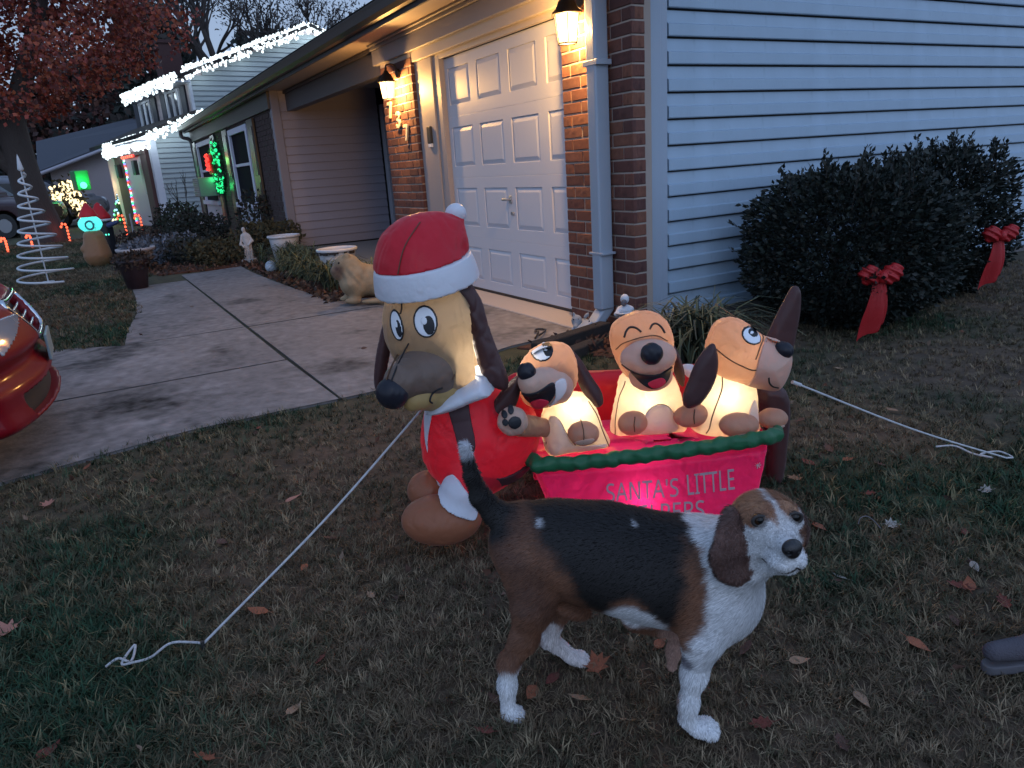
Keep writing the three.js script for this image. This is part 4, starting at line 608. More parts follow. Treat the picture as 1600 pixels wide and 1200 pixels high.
{ // ----- puppy looking right -----
  const t = thing('inflatable_puppy', 'glowing inflatable puppy looking right with one brown ear flying up', 'inflatable decoration', [1.803, 0.225, 1.309], YAW), R = (n) => n * 0.002, p = (g, n, m) => add(n, g, m, t);
  const body = pillow([[-0.062, 0.22], [-0.089, 0.132], [-0.112, 0.043], [-0.075, 0.01], [0.031, -0.007], [0.108, 0.005], [0.103, 0.087], [0.09, 0.172], [0.025, 0.21]], -0.03, 0.085, 0.07);
  p(fld(body, [-0.16, -0.03, -0.14], [0.16, 0.25, 0.1]), 'body', F.cream); p(patch(body, [[0.052, 0.058], [0.057, 0.112], [0.072, 0.134], [0.086, 0.106], [0.09, 0.051]], 0.004, 0.003), 'belly', F.belly); p(stroke(body, [[-0.023, 0.211], [-0.043, 0.145], [-0.062, 0.085], [-0.073, 0.033]], 0.0022), 'seam', F.seam);
  for (const [c, a, b] of [[[0.013, 0.071, 0.08], R(31), R(20)], [[0.137, 0.062, 0.02], R(24), R(17)]]) { const paw = el(c, [a, b, 0.038], -0.08); p(fld(paw, ...around(c, 0.085), 0.005), 'paw', F.paw); p(patch(paw, oval([c[0] + a * 0.1, c[1] - b * 0.6], a * 0.55, b * 0.2, 0.1), 0.003, 0.0025), 'paw_print', F.muzzle); }
  const head = pillow([[-0.06, 0.332], [-0.038, 0.374], [0.008, 0.388], [0.054, 0.368], [0.106, 0.325], [0.153, 0.306], [0.185, 0.276], [0.184, 0.22], [0.147, 0.155], [0.096, 0.16], [0.036, 0.181], [-0.023, 0.205], [-0.059, 0.242], [-0.069, 0.293]], 0.0, 0.095, 0.085);
  p(fld(head, [-0.15, 0.08, -0.12], [0.24, 0.42, 0.12]), 'head', F.crown); p(patch(head, [[0.059, 0.268], [0.08, 0.31], [0.11, 0.326], [0.145, 0.314], [0.175, 0.284], [0.174, 0.227], [0.138, 0.163], [0.085, 0.168], [0.05, 0.179], [0.053, 0.223]], 0.0045, 0.003), 'muzzle', F.muzzle);
  p(stroke(head, [[-0.058, 0.312], [-0.023, 0.282], [0.015, 0.26], [0.046, 0.246], [0.083, 0.249], [0.129, 0.252]], 0.0022), 'seam', F.seam); p(stroke(head, [[0.052, 0.278], [0.073, 0.314], [0.101, 0.331]], 0.002), 'seam', F.seam);
  p(fld(el([0.148, 0.292, 0.06], [R(15), R(13), 0.028], -0.6), ...around([0.148, 0.292, 0.06], 0.05), 0.0035), 'nose', F.blackFab);
  pupEye(p, head, R, [0.05, 0.343, 0.09], R(16), R(9.5), -0.35, [0.057, 0.35, 0.09], R(10), R(5), [0.05, 0.352, 0.09]); p(stroke(head, [[0.092, 0.222], [0.098, 0.202], [0.112, 0.187], [0.13, 0.181]], 0.003, 0.007), 'mouth_line', F.black);
  p(cushion([[-0.073, 0.336], [-0.06, 0.304], [-0.059, 0.249], [-0.079, 0.191], [-0.113, 0.149], [-0.151, 0.142], [-0.161, 0.169], [-0.144, 0.227], [-0.114, 0.296]], 0.09, 0.024, 0.03), 'ear', F.ear); p(cushion([[0.139, 0.279], [0.157, 0.339], [0.19, 0.41], [0.219, 0.458], [0.237, 0.451], [0.243, 0.386], [0.234, 0.309], [0.221, 0.256], [0.176, 0.255]], -0.07, 0.024, 0.03), 'ear', F.ear);
  led(t, [-0.008, 0.146, 0.015], 0.045); led(t, [0.027, 0.274, 0.02], 0.03, [1, 0.85, 0.66]);  // belly led, then one added in the head to lift its glow
}

// ---------- the beagle ----------
{
  const t = thing('dog', 'black, tan and white beagle standing on the lawn with its head turned to the viewer', 'dog', [2.365, 0, 2.21], YAW); t.position.y = -0.012;
  const trunk = blend(0.045, rc([-0.139, 0.366, -0.11], [-0.09, 0.359, -0.1], 0.077, 0.089, 0.84), rc([-0.09, 0.359, -0.1], [0.009, 0.345, -0.08], 0.089, 0.099, 0.86), rc([0.009, 0.345, -0.08], [0.094, 0.327, -0.055], 0.099, 0.102, 0.86), rc([0.094, 0.327, -0.055], [0.175, 0.316, -0.03], 0.102, 0.106, 0.80), rc([0.175, 0.316, -0.03], [0.222, 0.281, 0], 0.104, 0.083, 0.86));
  const chest = blend(0.035, el([0.239, 0.285, 0.01], [0.045, 0.064, 0.058], -0.35), el([0.206, 0.226, -0.01], [0.051, 0.041, 0.058], 0.5));
  const neck = blend(0.035, rc([0.202, 0.359, -0.02], [0.251, 0.419, 0.045], 0.078, 0.055), rc([0.232, 0.313, 0], [0.259, 0.388, 0.06], 0.062, 0.035));
  const head = blend(0.018, el([0.282, 0.478, 0.075], [0.056, 0.055, 0.066], 0, 0.4), el([0.26, 0.448, 0.085], [0.025, 0.034, 0.036]), el([0.324, 0.453, 0.08], [0.021, 0.031, 0.034]), el([0.283, 0.494, 0.105], [0.042, 0.033, 0.036], 0, 0.3), rc([0.286, 0.479, 0.115], [0.288, 0.481, 0.172], 0.026, 0.016), el([0.281, 0.447, 0.145], [0.021, 0.018, 0.03], 0.25), el([0.308, 0.45, 0.148], [0.015, 0.017, 0.026], -0.2), rc([0.288, 0.414, 0.1], [0.295, 0.43, 0.15], 0.022, 0.010));
  const brow = uni(el([0.249, 0.525, 0.125], [0.016, 0.007, 0.012], 0.25), el([0.311, 0.523, 0.12], [0.013, 0.006, 0.012], -0.15));
  const earR = pillow([[0.217, 0.52], [0.227, 0.51], [0.228, 0.48], [0.238, 0.434], [0.246, 0.395], [0.236, 0.373], [0.22, 0.369], [0.197, 0.381], [0.181, 0.413], [0.176, 0.436], [0.187, 0.468], [0.201, 0.502]], 0.085, 0.014, 0.02), earL = pillow([[0.355, 0.478], [0.367, 0.466], [0.378, 0.437], [0.376, 0.407], [0.368, 0.397], [0.361, 0.418], [0.358, 0.447]], 0.03, 0.012, 0.012);
  // each ear hangs from the skull and swings out a little at its tip
  const eY = [0.225, 0.514, 0.085][1]; const earRf = (x, y, z) => earR(x, y, z - 0.014 * Math.sin(clamp((eY - y) / 0.1) * 2.4) + 0.003 * Math.sin(x * 130));
  const legNH = blend(0.02, rc([-0.144, 0.345, -0.065], [-0.139, 0.266, -0.045], 0.056, 0.038, 0.75), rc([-0.123, 0.283, -0.05], [-0.133, 0.243, -0.045], 0.039, 0.029, 0.8), rc([-0.14, 0.251, -0.045], [-0.158, 0.186, -0.045], 0.036, 0.025, 0.9), rc([-0.158, 0.186, -0.045], [-0.195, 0.124, -0.05], 0.025, 0.019), rc([-0.195, 0.124, -0.05], [-0.201, 0.075, -0.047], 0.018, 0.015), rc([-0.201, 0.075, -0.047], [-0.203, 0.022, -0.045], 0.015, 0.015));
  const legFH = blend(0.015, rc([-0.108, 0.236, -0.16], [-0.085, 0.146, -0.185], 0.053, 0.027, 0.75), rc([-0.085, 0.146, -0.185], [-0.104, 0.073, -0.195], 0.024, 0.018), rc([-0.104, 0.073, -0.195], [-0.064, 0.029, -0.195], 0.018, 0.015));
  const legNF = blend(0.02, rc([0.209, 0.288, 0.03], [0.181, 0.223, 0.045], 0.053, 0.036, 0.85), rc([0.181, 0.223, 0.045], [0.165, 0.145, 0.045], 0.036, 0.021), rc([0.165, 0.145, 0.045], [0.154, 0.082, 0.047], 0.021, 0.015), rc([0.154, 0.082, 0.047], [0.152, 0.041, 0.047], 0.015, 0.017));
  const legFF = blend(0.014, rc([0.079, 0.192, -0.085], [0.16, 0.156, -0.085], 0.030, 0.022), rc([0.167, 0.156, -0.085], [0.155, 0.1, -0.085], 0.020, 0.014), rc([0.155, 0.1, -0.085], [0.15, 0.066, -0.08], 0.013, 0.010));
  const paw = (c, s, a = 0) => { const l = [el([c[0], c[1], c[2]], [0.026 * s, 0.016 * s, 0.020 * s], a)]; for (let k = 0; k < 4; k++) l.push(el([c[0] + (0.021 - 0.006 * Math.abs(k - 1.5)) * s, c[1] - 0.004 * s, c[2] + (k - 1.5) * 0.0115 * s], [0.014 * s, 0.0115 * s, 0.0066 * s], a)); return blend(0.004, ...l); };
  const paws = uni(paw([-0.196, 0.006, -0.043], 0.9), paw([-0.045, 0.018, -0.192], 1, -0.25), paw([0.179, 0.022, 0.05], 1.15, -0.15));
  const tail = blend(0.012, rc([-0.151, 0.419, -0.115], [-0.198, 0.433, -0.115], 0.033, 0.023), rc([-0.198, 0.433, -0.115], [-0.227, 0.476, -0.11], 0.023, 0.019), rc([-0.227, 0.476, -0.11], [-0.24, 0.525, -0.105], 0.017, 0.013), rc([-0.24, 0.525, -0.105], [-0.249, 0.591, -0.1], 0.013, 0.010));
  const flank = blend(0.02, el([-0.056, 0.215, -0.09], [0.043, 0.018, 0.02], -0.35));
  const f0 = blend(0.028, trunk, chest, neck, flank), f1 = blend(0.02, f0, legNH, legFH, legNF, legFF), f2 = blend(0.016, f1, tail), f3 = blend(0.02, f2, head), f4 = blend(0.01, f3, paws, earL);
  const body = (x, y, z) => { const d = f4(x, y, z); return d > 0.2 ? d : smin(d, earRf(x, y, z), 0.008) + 0.0012 * fbm(x * 60, y * 60, z * 60, 2); };
  // coat: patches in the dog's own side view, softened by noise
  const P = (pts, s = true) => sdPoly(s ? smoothPoly(pts) : pts);
  const saddle = P([[-0.192, 0.525], [-0.161, 0.548], [-0.011, 0.537], [0.117, 0.503], [0.17, 0.486], [0.177, 0.427], [0.179, 0.373], [0.165, 0.306], [0.153, 0.253], [0.11, 0.256], [0.084, 0.284], [0.052, 0.311], [0.026, 0.302], [0.005, 0.264], [-0.025, 0.271], [-0.048, 0.308], [-0.076, 0.365], [-0.11, 0.422], [-0.14, 0.474], [-0.176, 0.492]]);
  const tailP = P([[-0.148, 0.472], [-0.208, 0.391], [-0.267, 0.453], [-0.263, 0.576], [-0.206, 0.585]]), tailTip = P([[-0.282, 0.572], [-0.207, 0.572], [-0.202, 0.638], [-0.276, 0.643]], false);
  const shoulder = P([[0.156, 0.418], [0.175, 0.393], [0.181, 0.35], [0.174, 0.29], [0.16, 0.235], [0.136, 0.251], [0.145, 0.34]]);
  const belly = P([[0.012, 0.25], [0.029, 0.289], [0.055, 0.298], [0.091, 0.273], [0.12, 0.246], [0.128, 0.195], [0.019, 0.203]]), whiteLegH = P([[-0.238, 0.137], [-0.172, 0.126], [-0.123, 0.14], [0.017, 0.099], [0.013, -0.043], [-0.25, -0.021]], false), sock = P([[-0.227, 0.115], [-0.154, 0.127], [-0.146, -0.046], [-0.251, -0.037]], false), farLeg = P([[-0.121, 0.087], [-0.094, 0.135], [-0.041, 0.089], [0.045, 0.048], [0.027, -0.055], [-0.119, -0.008]]);
  const frontWhite = P([[0.177, 0.522], [0.161, 0.472], [0.186, 0.365], [0.184, 0.276], [0.138, 0.201], [0.126, -0.04], [0.347, -0.058], [0.379, 0.323], [0.3, 0.513]], false);
  const blaze = P([[0.27, 0.564], [0.28, 0.563], [0.287, 0.527], [0.297, 0.513], [0.313, 0.513], [0.331, 0.508], [0.344, 0.496], [0.36, 0.459], [0.364, 0.364], [0.274, 0.371], [0.281, 0.401], [0.273, 0.42], [0.253, 0.444], [0.244, 0.472], [0.243, 0.5], [0.252, 0.51], [0.267, 0.513], [0.277, 0.505], [0.28, 0.523]], false), cheekP = P([[0.23, 0.461], [0.251, 0.442], [0.274, 0.417], [0.286, 0.394], [0.262, 0.39], [0.236, 0.407]], false);
  const spots = [[[-0.11, 0.439, -0.04], 0.008], [[0.07, 0.437, 0], 0.007], [[0.148, 0.185, 0.06], 0.016]];
  const BL = [0.010, 0.0085, 0.0085], TN = [0.21, 0.092, 0.05], DT = [0.10, 0.043, 0.025], WH = [0.64, 0.64, 0.65], PK = [0.46, 0.28, 0.22], GT = [0.33, 0.175, 0.10];
  const mix = (a, b, k) => [a[0] + (b[0] - a[0]) * k, a[1] + (b[1] - a[1]) * k, a[2] + (b[2] - a[2]) * k];
  const earSd = (x, y, z) => earRf(x, y, z), earSdL = (x, y, z) => earL(x, y, z);
  const pawY = [-0.194, 0.072, -0.05][1];
  const coat = (x, y, z) => {
    const n = fbm(x * 28, y * 28, z * 28, 3) * 0.022, m = (f, w = 0.008) => sst(w, -w, f(x, y) + n);
    let c = mix(TN, DT, clamp(0.5 + 2.2 * fbm(x * 9, y * 9, z * 9 + 4, 3)));
    c = mix(c, BL, m(saddle, 0.014)); c = mix(c, TN, m(shoulder, 0.016) * sst(0.02, -0.04, y - [-1.117, 0.486, 0][1]) * 0.85);
    c = mix(c, BL, m(tailP, 0.015)); if (z < 0.06 && x < [-0.11, 1.337, 0][0]) c = mix(c, [0.42, 0.42, 0.45], m(tailTip, 0.012));
    c = mix(c, WH, m(belly, 0.010)); c = mix(c, WH, m(sock, 0.010)); c = mix(c, mix(WH, PK, 0.25), m(farLeg) * sst(-0.1, -0.14, z));
    if (legFF(x, y, z) < 0.006 && z < -0.05 && x > [0.114, 1.324, 0][0]) c = mix(c, mix(PK, TN, 0.25), sst([0.109, 1.324, 0][0], [0.134, 1.323, 0][0], x));
    const hd = head(x, y, z) < 0.03 && y > [-1.05, 0.492, 0.1][1] && x > [0.193, 1.302, 0.09][0] && z > 0.0, er = earSd(x, y, z) < 0.006, el2 = earSdL(x, y, z) < 0.005;
    c = mix(c, WH, m(frontWhite, 0.008) * (legFF(x, y, z) < 0.008 && z < -0.05 ? 0 : 1));
    if (hd) { const m2 = (f, w) => sst(w, -w, f(x, y) + n * 0.22); c = mix(c, mix(GT, TN, clamp(0.4 + 2 * fbm(x * 30, y * 30, z * 30, 2))), sst(0.02, 0.0, head(x, y, z))); c = mix(c, mix(WH, [0.40, 0.36, 0.34], clamp(0.3 + 1.2 * fbm(x * 40, y * 40, z * 40, 2))), m2(blaze, 0.004)); c = mix(c, [0.20, 0.085, 0.04], m2(cheekP, 0.005)); }
    if (er || el2) c = mix([0.135, 0.075, 0.062], [0.085, 0.045, 0.038], clamp(0.5 + 2 * fbm(x * 22, y * 22, z * 22, 3)));
    for (const [q, r] of spots) { const d = Math.hypot(x - q[0], y - q[1]); c = mix(c, q === spots[2][0] ? [0.16, 0.15, 0.17] : [0.4, 0.4, 0.42], sst(r, r * 0.5, d + n * 0.5)); }
    const eyes = EY.reduce((s, e) => Math.max(s, sst(0.0165, 0.010, Math.hypot(x - e[0], y - e[1], z - e[2]))), 0); if (hd) c = mix(c, [0.05, 0.04, 0.035], eyes * 0.8);
    return c;
  };
  const lc = t.worldToLocal(camera.position.clone()), sight = (p) => { const a = V(...p), d = a.clone().sub(lc).normalize(); a.addScaledVector(d, -0.1); for (let k = 0; k < 200 && f4(a.x, a.y, a.z) > 0; k++) a.addScaledVector(d, 0.0015); return [a.x, a.y, a.z]; };
  const EY = [sight([0.254, 0.506, 0.12]), sight([0.314, 0.507, 0.12])];
  const g = mesher(body, [-0.36, -0.03, -0.28], [0.42, 0.6, 0.24], 0.0048, coat);
  const skin = add('body', g, new THREE.MeshPhysicalMaterial({ vertexColors: true, roughness: 0.85, specularIntensity: 0.3 }), t);
  const el2g = (c, r) => new THREE.SphereGeometry(r, 16, 8, 0, 6.2832, 0, 0.55).rotateX(Math.PI / 2).rotateX(-0.25).translate(...c);
  // eyes, nose, mouth
  for (const e of EY) {
    const z = e[2];
    const y = add('eye', ball([e[0], e[1], z - 0.0052], 0.0104, 16), mat(0.030, 0.014, 0.007, { roughness: 0.12, specularIntensity: 0.55 }), t);
    add('pupil', el2g([e[0] + 0.0008, e[1], z - 0.0052], 0.0107), mat(0.004, 0.004, 0.004, { roughness: 0.1, specularIntensity: 0.6 }), t);
    add('eyelid', new THREE.TorusGeometry(0.0102, 0.0027, 8, 24).scale(1.14, 0.92, 1).translate(e[0], e[1], z + 0.0002), mat(0.02, 0.016, 0.015, { roughness: 0.6 }), t);
  }
  const np = [0.284, 0.49, 0.19], nzp = front(f4, np[0], np[1], 0.32, 0);
  const nose = blend(0.006, el([np[0], np[1], nzp + 0.002], [0.0185, 0.0145, 0.013], 0, 0.4), el([np[0] + 0.001, np[1] - 0.010, nzp + 0.0], [0.011, 0.010, 0.011]));
  const holes = uni(el([np[0] - 0.009, np[1] - 0.003, nzp + 0.014], [0.0045, 0.0035, 0.006]), el([np[0] + 0.010, np[1] - 0.003, nzp + 0.014], [0.004, 0.0035, 0.006]));
  add('nose', mesher(cut(nose, holes), ...around([np[0], np[1], nzp], 0.034), 0.0022), mat(0.012, 0.011, 0.013, { roughness: 0.32, bumpMap: rep(T.fine, 30), bumpScale: 0.001 }), t);
  add('mouth', stroke(f4, [[0.26, 0.437], [0.27, 0.427], [0.284, 0.428], [0.296, 0.437], [0.301, 0.444], [0.309, 0.435], [0.319, 0.432], [0.324, 0.44]], 0.0022, 0.0), mat(0.025, 0.018, 0.018), t);
  // short hair lying along the body
  const N = 150000, pos = g.attributes.position, nor = g.attributes.normal, col = g.attributes.color, idx = g.index.array, cum = []; let sum = 0; const a = V(), b = V(), c = V();
  for (let i = 0; i < idx.length; i += 3) { a.fromBufferAttribute(pos, idx[i]); b.fromBufferAttribute(pos, idx[i + 1]); c.fromBufferAttribute(pos, idx[i + 2]); sum += b.sub(a).cross(c.sub(a)).length(); cum.push(sum); }
  const hg = new THREE.BufferGeometry(); hg.setAttribute('position', new THREE.Float32BufferAttribute([-0.5, 0, 0, 0.5, 0, 0, -0.32, 0.55, 0.12, 0.32, 0.55, 0.12, 0, 1, 0.1], 3)); hg.setIndex([0, 1, 3, 0, 3, 2, 2, 3, 4]); hg.computeVertexNormals();
  const I = new THREE.InstancedMesh(hg, new THREE.MeshStandardMaterial({ color: 0xffffff, roughness: 0.7, side: THREE.DoubleSide }), N), m = new THREE.Matrix4(), X = V(), Y = V(), Z = V(), cc = new THREE.Color();
  for (let k = 0; k < N; k++) {
    const r = rnd() * sum; let lo = 0, hi = cum.length - 1; while (lo < hi) { const q = (lo + hi) >> 1; if (cum[q] < r) lo = q + 1; else hi = q; }
    let u = rnd(), v = rnd(); if (u + v > 1) { u = 1 - u; v = 1 - v; } const w = 1 - u - v, A = idx[lo * 3], B = idx[lo * 3 + 1], C = idx[lo * 3 + 2], mixv = (at, o, s) => o.set(at.getX(A) * w + at.getX(B) * u + at.getX(C) * v, at.getY(A) * w + at.getY(B) * u + at.getY(C) * v, at.getZ(A) * w + at.getZ(B) * u + at.getZ(C) * v);
    mixv(pos, a); mixv(nor, Z).normalize(); const hx = Math.min(...EY.map((e) => Math.hypot(a.x - e[0], a.y - e[1], a.z - e[2]))), hn = Math.hypot(a.x - np[0], a.y - np[1], a.z - nzp); if (hx < 0.011 || hn < 0.02) { m.makeScale(0, 0, 0); I.setMatrixAt(k, m); continue; }
    const onHead = a.z > 0.1 && a.y > 0.24, farLegHair = a.z < -0.06 && a.x > 0.05 && a.y < 0.16;
    if (onHead) Y.set((a.x - np[0]), (a.y - np[1]) + 0.01, (a.z - nzp)); else if (a.y < 0.17) Y.set(-0.15, -1, 0); else Y.set(-1, -0.45, -0.2);
    Y.add(V(rr(-0.3, 0.3), rr(-0.3, 0.3), rr(-0.3, 0.3))); Y.addScaledVector(Z, -Y.dot(Z)).normalize(); Y.addScaledVector(Z, 0.22).normalize(); X.crossVectors(Y, Z).normalize(); Z.crossVectors(X, Y);
    const l = (onHead ? 0.0055 : 0.0105) * rr(0.7, 1.3) * (a.y < 0.045 || farLegHair ? 0.5 : 1) * (a.x < -0.29 && a.y > 0.3 ? 1.5 : 1), wd = 0.0011;
    m.makeBasis(X.multiplyScalar(wd), Y.multiplyScalar(l), Z.multiplyScalar(l)).setPosition(a); I.setMatrixAt(k, m);
    mixv(col, c); const q = rr(0.6, 1.45); I.setColorAt(k, cc.setRGB(c.x * q, c.y * q, c.z * q));
  }
  I.name = 'fur'; I.userData.kind = 'stuff'; I.castShadow = I.receiveShadow = true; t.add(I);
}

// ---------- things along the house and on the far lawn ----------
const shrubLeaf = leafGeo(1, 0.55);
function shrub(name, label, p, r, h, n, cols, size, m = leafDull, group) {
  const t = thing(name, label, 'shrub', p, 0, group), pts = [], st = [];
  for (let k = 0; k < 7; k++) st.push(bar([rr(-0.05, 0.05), -0.03, rr(-0.05, 0.05)], [rr(-r, r) * 0.6, h * rr(0.6, 0.95), rr(-r, r) * 0.6], 0.008, 0.003, 5)); add('stem', st, mat(0.03, 0.022, 0.018, { roughness: 1 }), t);
  while (pts.length < n) { const x = rr(-1, 1), y = rr(-0.1, 1), z = rr(-1, 1), d = Math.hypot(x, (y - 0.5) * 1.8, z); if (d > 1 + 0.5 * nz(x * 2 + p[0], y * 2, z * 2 + p[2]) || (d < 0.5 && rnd() < 0.6)) continue; pts.push([x * r, Math.max(0.01, y * h), z * r]); }
  foliage('foliage', pts, shrubLeaf, m, cols, size, t); return t;
}
const G0 = [[0.018, 0.022, 0.016], [0.012, 0.016, 0.012], [0.03, 0.026, 0.02]], GR = [[0.10, 0.11, 0.13], [0.06, 0.07, 0.09], [0.14, 0.15, 0.18]], OL = [[0.05, 0.045, 0.02], [0.035, 0.035, 0.016], [0.07, 0.055, 0.025]], BR = [[0.035, 0.022, 0.018], [0.02, 0.015, 0.013], [0.05, 0.03, 0.02]];
shrub('shrub', 'silvery grey leaved shrub behind the dark pot', [-8.713, 0, 1.971], 0.55, 0.42, 1500, GR, 0.06);
shrub('shrub', 'dull olive shrub just left of the white statue', [-7.54, 0, 1.402], 0.42, 0.36, 1200, OL, 0.06);
shrub('shrub', 'dark low shrub in the bed under the wreath', [-8.178, 0, 1.611], 0.45, 0.4, 1200, G0, 0.06);
shrub('shrub', 'dark rounded bush under the far window', [-11.381, 0, 1.134], 0.55, 0.62, 1800, G0, 0.07);
shrub('shrub', 'dark leafy plant in front of the far gutter pipe', [-14.382, 0, 1.164], 0.5, 0.75, 1500, G0, 0.08);
shrub('shrub', 'olive shrub between the statue and the first white planter', [-8.267, 0, 0.541], 0.5, 0.5, 1500, OL, 0.06);
shrub('shrub', 'dry brown shrub beside the silvery shrub', [-11.629, 0, 2.013], 0.5, 0.4, 1000, BR, 0.06);
shrub('shrub', 'thin dark shrub against the near window panel', [-9.6, 0.414, 0.55].map((v, i) => i === 1 ? 0 : i === 2 ? 0.42 : v), 0.3, 0.95, 500, G0, 0.08);
{ const t = thing('tree_sapling', 'bare leggy plant standing before the far window', 'plant', [-12.819, 0, 1.122]); add('stem', limbs([0, 0, 0], 0.5, 0.018, 0.5, 3), mat(0.025, 0.02, 0.018), t); }
// strap-leaf border grass along the walk
const strap = (() => { const P = [], I = []; for (let i = 0; i <= 4; i++) { const t = i / 4, w = 0.5 * (1 - t * 0.85); const y = Math.sin(t * 2.2) * 0.62, z = t * t * 0.75; P.push(-w * 0.05, y, z, w * 0.05, y, z); if (i < 4) { const k = i * 2; I.push(k, k + 1, k + 3, k, k + 3, k + 2); } } const g = new THREE.BufferGeometry(); g.setAttribute('position', new THREE.Float32BufferAttribute(P, 3)); g.setIndex(I); g.computeVertexNormals(); return g; })();
function straps(name, spots, cols, size, parent, material = leafDull) {
  const I = new THREE.InstancedMesh(strap, material, spots.length), m = new THREE.Matrix4(), q = new THREE.Quaternion(), e = new THREE.Euler(), c = new THREE.Color();
  spots.forEach((s, i) => { const k = size * rr(0.6, 1.25); m.compose(V(s[0], s[1], s[2]), q.setFromEuler(e.set(rr(-0.25, 0.35), s[3] ?? rr(0, 6.28), 0, 'YXZ')), V(k, k, k)); I.setMatrixAt(i, m); const d = cols[Math.floor(rnd() * cols.length)], b = rr(0.6, 1.4); I.setColorAt(i, c.setRGB(d[0] * b, d[1] * b, d[2] * b)); }); I.name = name; I.userData.kind = 'stuff'; I.castShadow = I.receiveShadow = true; parent.add(I); return I;
}
{
  const L = []; for (let k = 0; k < 34; k++) { const f = k / 34, x = -6.9 + f * 3.75 + rr(-0.1, 0.1), z = rr(0.55, 0.98) - 0.0 * f; for (let j = 0; j < 60; j++) L.push([x + rr(-0.05, 0.05), 0.01, z + rr(-0.05, 0.05)]); }
  const o = straps('border_grass', L, [[0.05, 0.075, 0.04], [0.07, 0.09, 0.045], [0.12, 0.115, 0.05], [0.03, 0.05, 0.038]], 0.36, scene);
}
function planter(label, p, R, h, rough) {
  const t = thing('planter', label, 'planter', p, 0), r0 = R * 0.68; const m = mat(0.55, 0.56, 0.60, { roughness: 0.4, bumpMap: rep(T.fine, 3), bumpScale: 0.002 });
  add('pot', lathe([[0.001, 0], [r0, 0], [r0 + 0.01, 0.01], [R * 0.93, h * 0.9], [R * 0.9, h * 0.9], [r0 * 0.9, 0.03], [0.001, 0.03]], 36), m, t); add('rim', lathe([[R * 0.90, h * 0.9], [R, h * 0.91], [R * 1.04, h * 0.94], [R * 1.04, h * 0.985], [R, h], [R * 0.93, h], [R * 0.9, h * 0.96], [R * 0.9, h * 0.9]], 36), m, t);
  add('soil', new THREE.CircleGeometry(R * 0.9, 24).rotateX(-Math.PI / 2).translate(0, h * (rough ? 0.72 : 0.85), 0), mat(0.12, 0.07, 0.05, { roughness: 1 }), t);
  if (rough) { const pl = []; for (let k = 0; k < 26; k++) { const a = rr(0.2, 2.6), w = rr(0.008, 0.022), l = rr(0.008, 0.03); pl.push(box(-w, w, -l, 0.004, 0, 0.004).translate(0, h * 0.915, R * 1.035).rotateY(a - 0.35)); } add('peeling_paint', pl, mat(0.02, 0.016, 0.016), t); }
  return t;
}
planter('white tapered planter standing nearer the white statue', [-7.097, 0, 0.589], 0.215, 0.36, false); planter('white planter with dark peeling paint under its rim behind the bulldog statue', [-4.305, 0, 0.691], 0.205, 0.37, true);
{ const t = thing('globe_light', 'small pale round garden light in the border grass', 'garden light', [-5.844, 0, 1.068]); add('globe', ball([0, 0.09, 0], 0.075, 16), mat(0.42, 0.5, 0.6, { roughness: 0.3 }), t); add('stake', bar([0, -0.05, 0], [0, 0.05, 0], 0.015), M.iron, t); }
{ // dark pot and the wide white urn behind it
  const t = thing('plant_pot', 'dark plastic pot of withered plants at the lawn corner of the walk', 'plant pot', [-6.111, 0, 2.537]); add('pot', lathe([[0.001, 0], [0.11, 0], [0.16, 0.3], [0.175, 0.3], [0.175, 0.33], [0.15, 0.33], [0.14, 0.27], [0.001, 0.27]], 26), mat(0.022, 0.010, 0.014, { roughness: 0.5 }), t);
  const P = []; for (let k = 0; k < 700; k++) { const a = rr(0, 6.28), r = rr(0.02, 0.22); P.push([Math.cos(a) * r, 0.3 + rr(-0.03, 0.12) - r * 0.25, Math.sin(a) * r]); } foliage('withered_plant', P, shrubLeaf, leafDull, BR, 0.05, t);
  const u = thing('urn', 'wide white urn planter behind the dark pot', 'planter', [-7.942, 0, 2.395]); add('bowl', lathe([[0.001, 0], [0.14, 0], [0.13, 0.05], [0.2, 0.24], [0.2, 0.28], [0.245, 0.29], [0.25, 0.33], [0.22, 0.33], [0.18, 0.28], [0.001, 0.27]], 28), mat(0.40, 0.36, 0.37, { roughness: 0.6 }), u); const Q = []; for (let k = 0; k < 400; k++) { const a = rr(0, 6.28), r = rr(0, 0.2); Q.push([Math.cos(a) * r, 0.3 + rr(0, 0.1), Math.sin(a) * r]); } foliage('plant', Q, shrubLeaf, leafDull, GR, 0.05, u);
}
// white stone woman
{
  const t = thing('statue', 'small white stone statue of a robed woman at the end of the walk', 'statue', [-7.336, 0, 1.044], 1.0), m = mat(0.46, 0.43, 0.42, { roughness: 0.8, bumpMap: rep(T.fine, 6), bumpScale: 0.004 });
  const f = blend(0.02, rc([0, 0.09, 0], [0.01, 0.3, 0], 0.062, 0.05, 0.8), rc([0.01, 0.3, 0], [-0.005, 0.38, 0], 0.05, 0.052, 0.7), rc([0, 0.4, 0], [-0.01, 0.44, 0.005], 0.018, 0.016), el([-0.015, 0.468, 0.01], [0.026, 0.034, 0.028]), rc([-0.055, 0.385, 0], [-0.075, 0.27, 0.03], 0.018, 0.015), rc([-0.075, 0.27, 0.03], [-0.02, 0.23, 0.06], 0.015, 0.013), rc([0.045, 0.385, 0], [0.085, 0.31, 0.01], 0.018, 0.016), rc([0.085, 0.31, 0.01], [0.04, 0.26, 0.05], 0.015, 0.014));
  add('figure', mesher((x, y, z) => f(x, y, z) + 0.005 * Math.sin(Math.atan2(z, x) * 9 + y * 18) * sst(0.34, 0.2, y), [-0.14, 0.02, -0.12], [0.14, 0.53, 0.13], 0.008), m, t); add('base', rbox(-0.085, 0.085, 0, 0.07, -0.08, 0.08, 0.012), m, t);
}
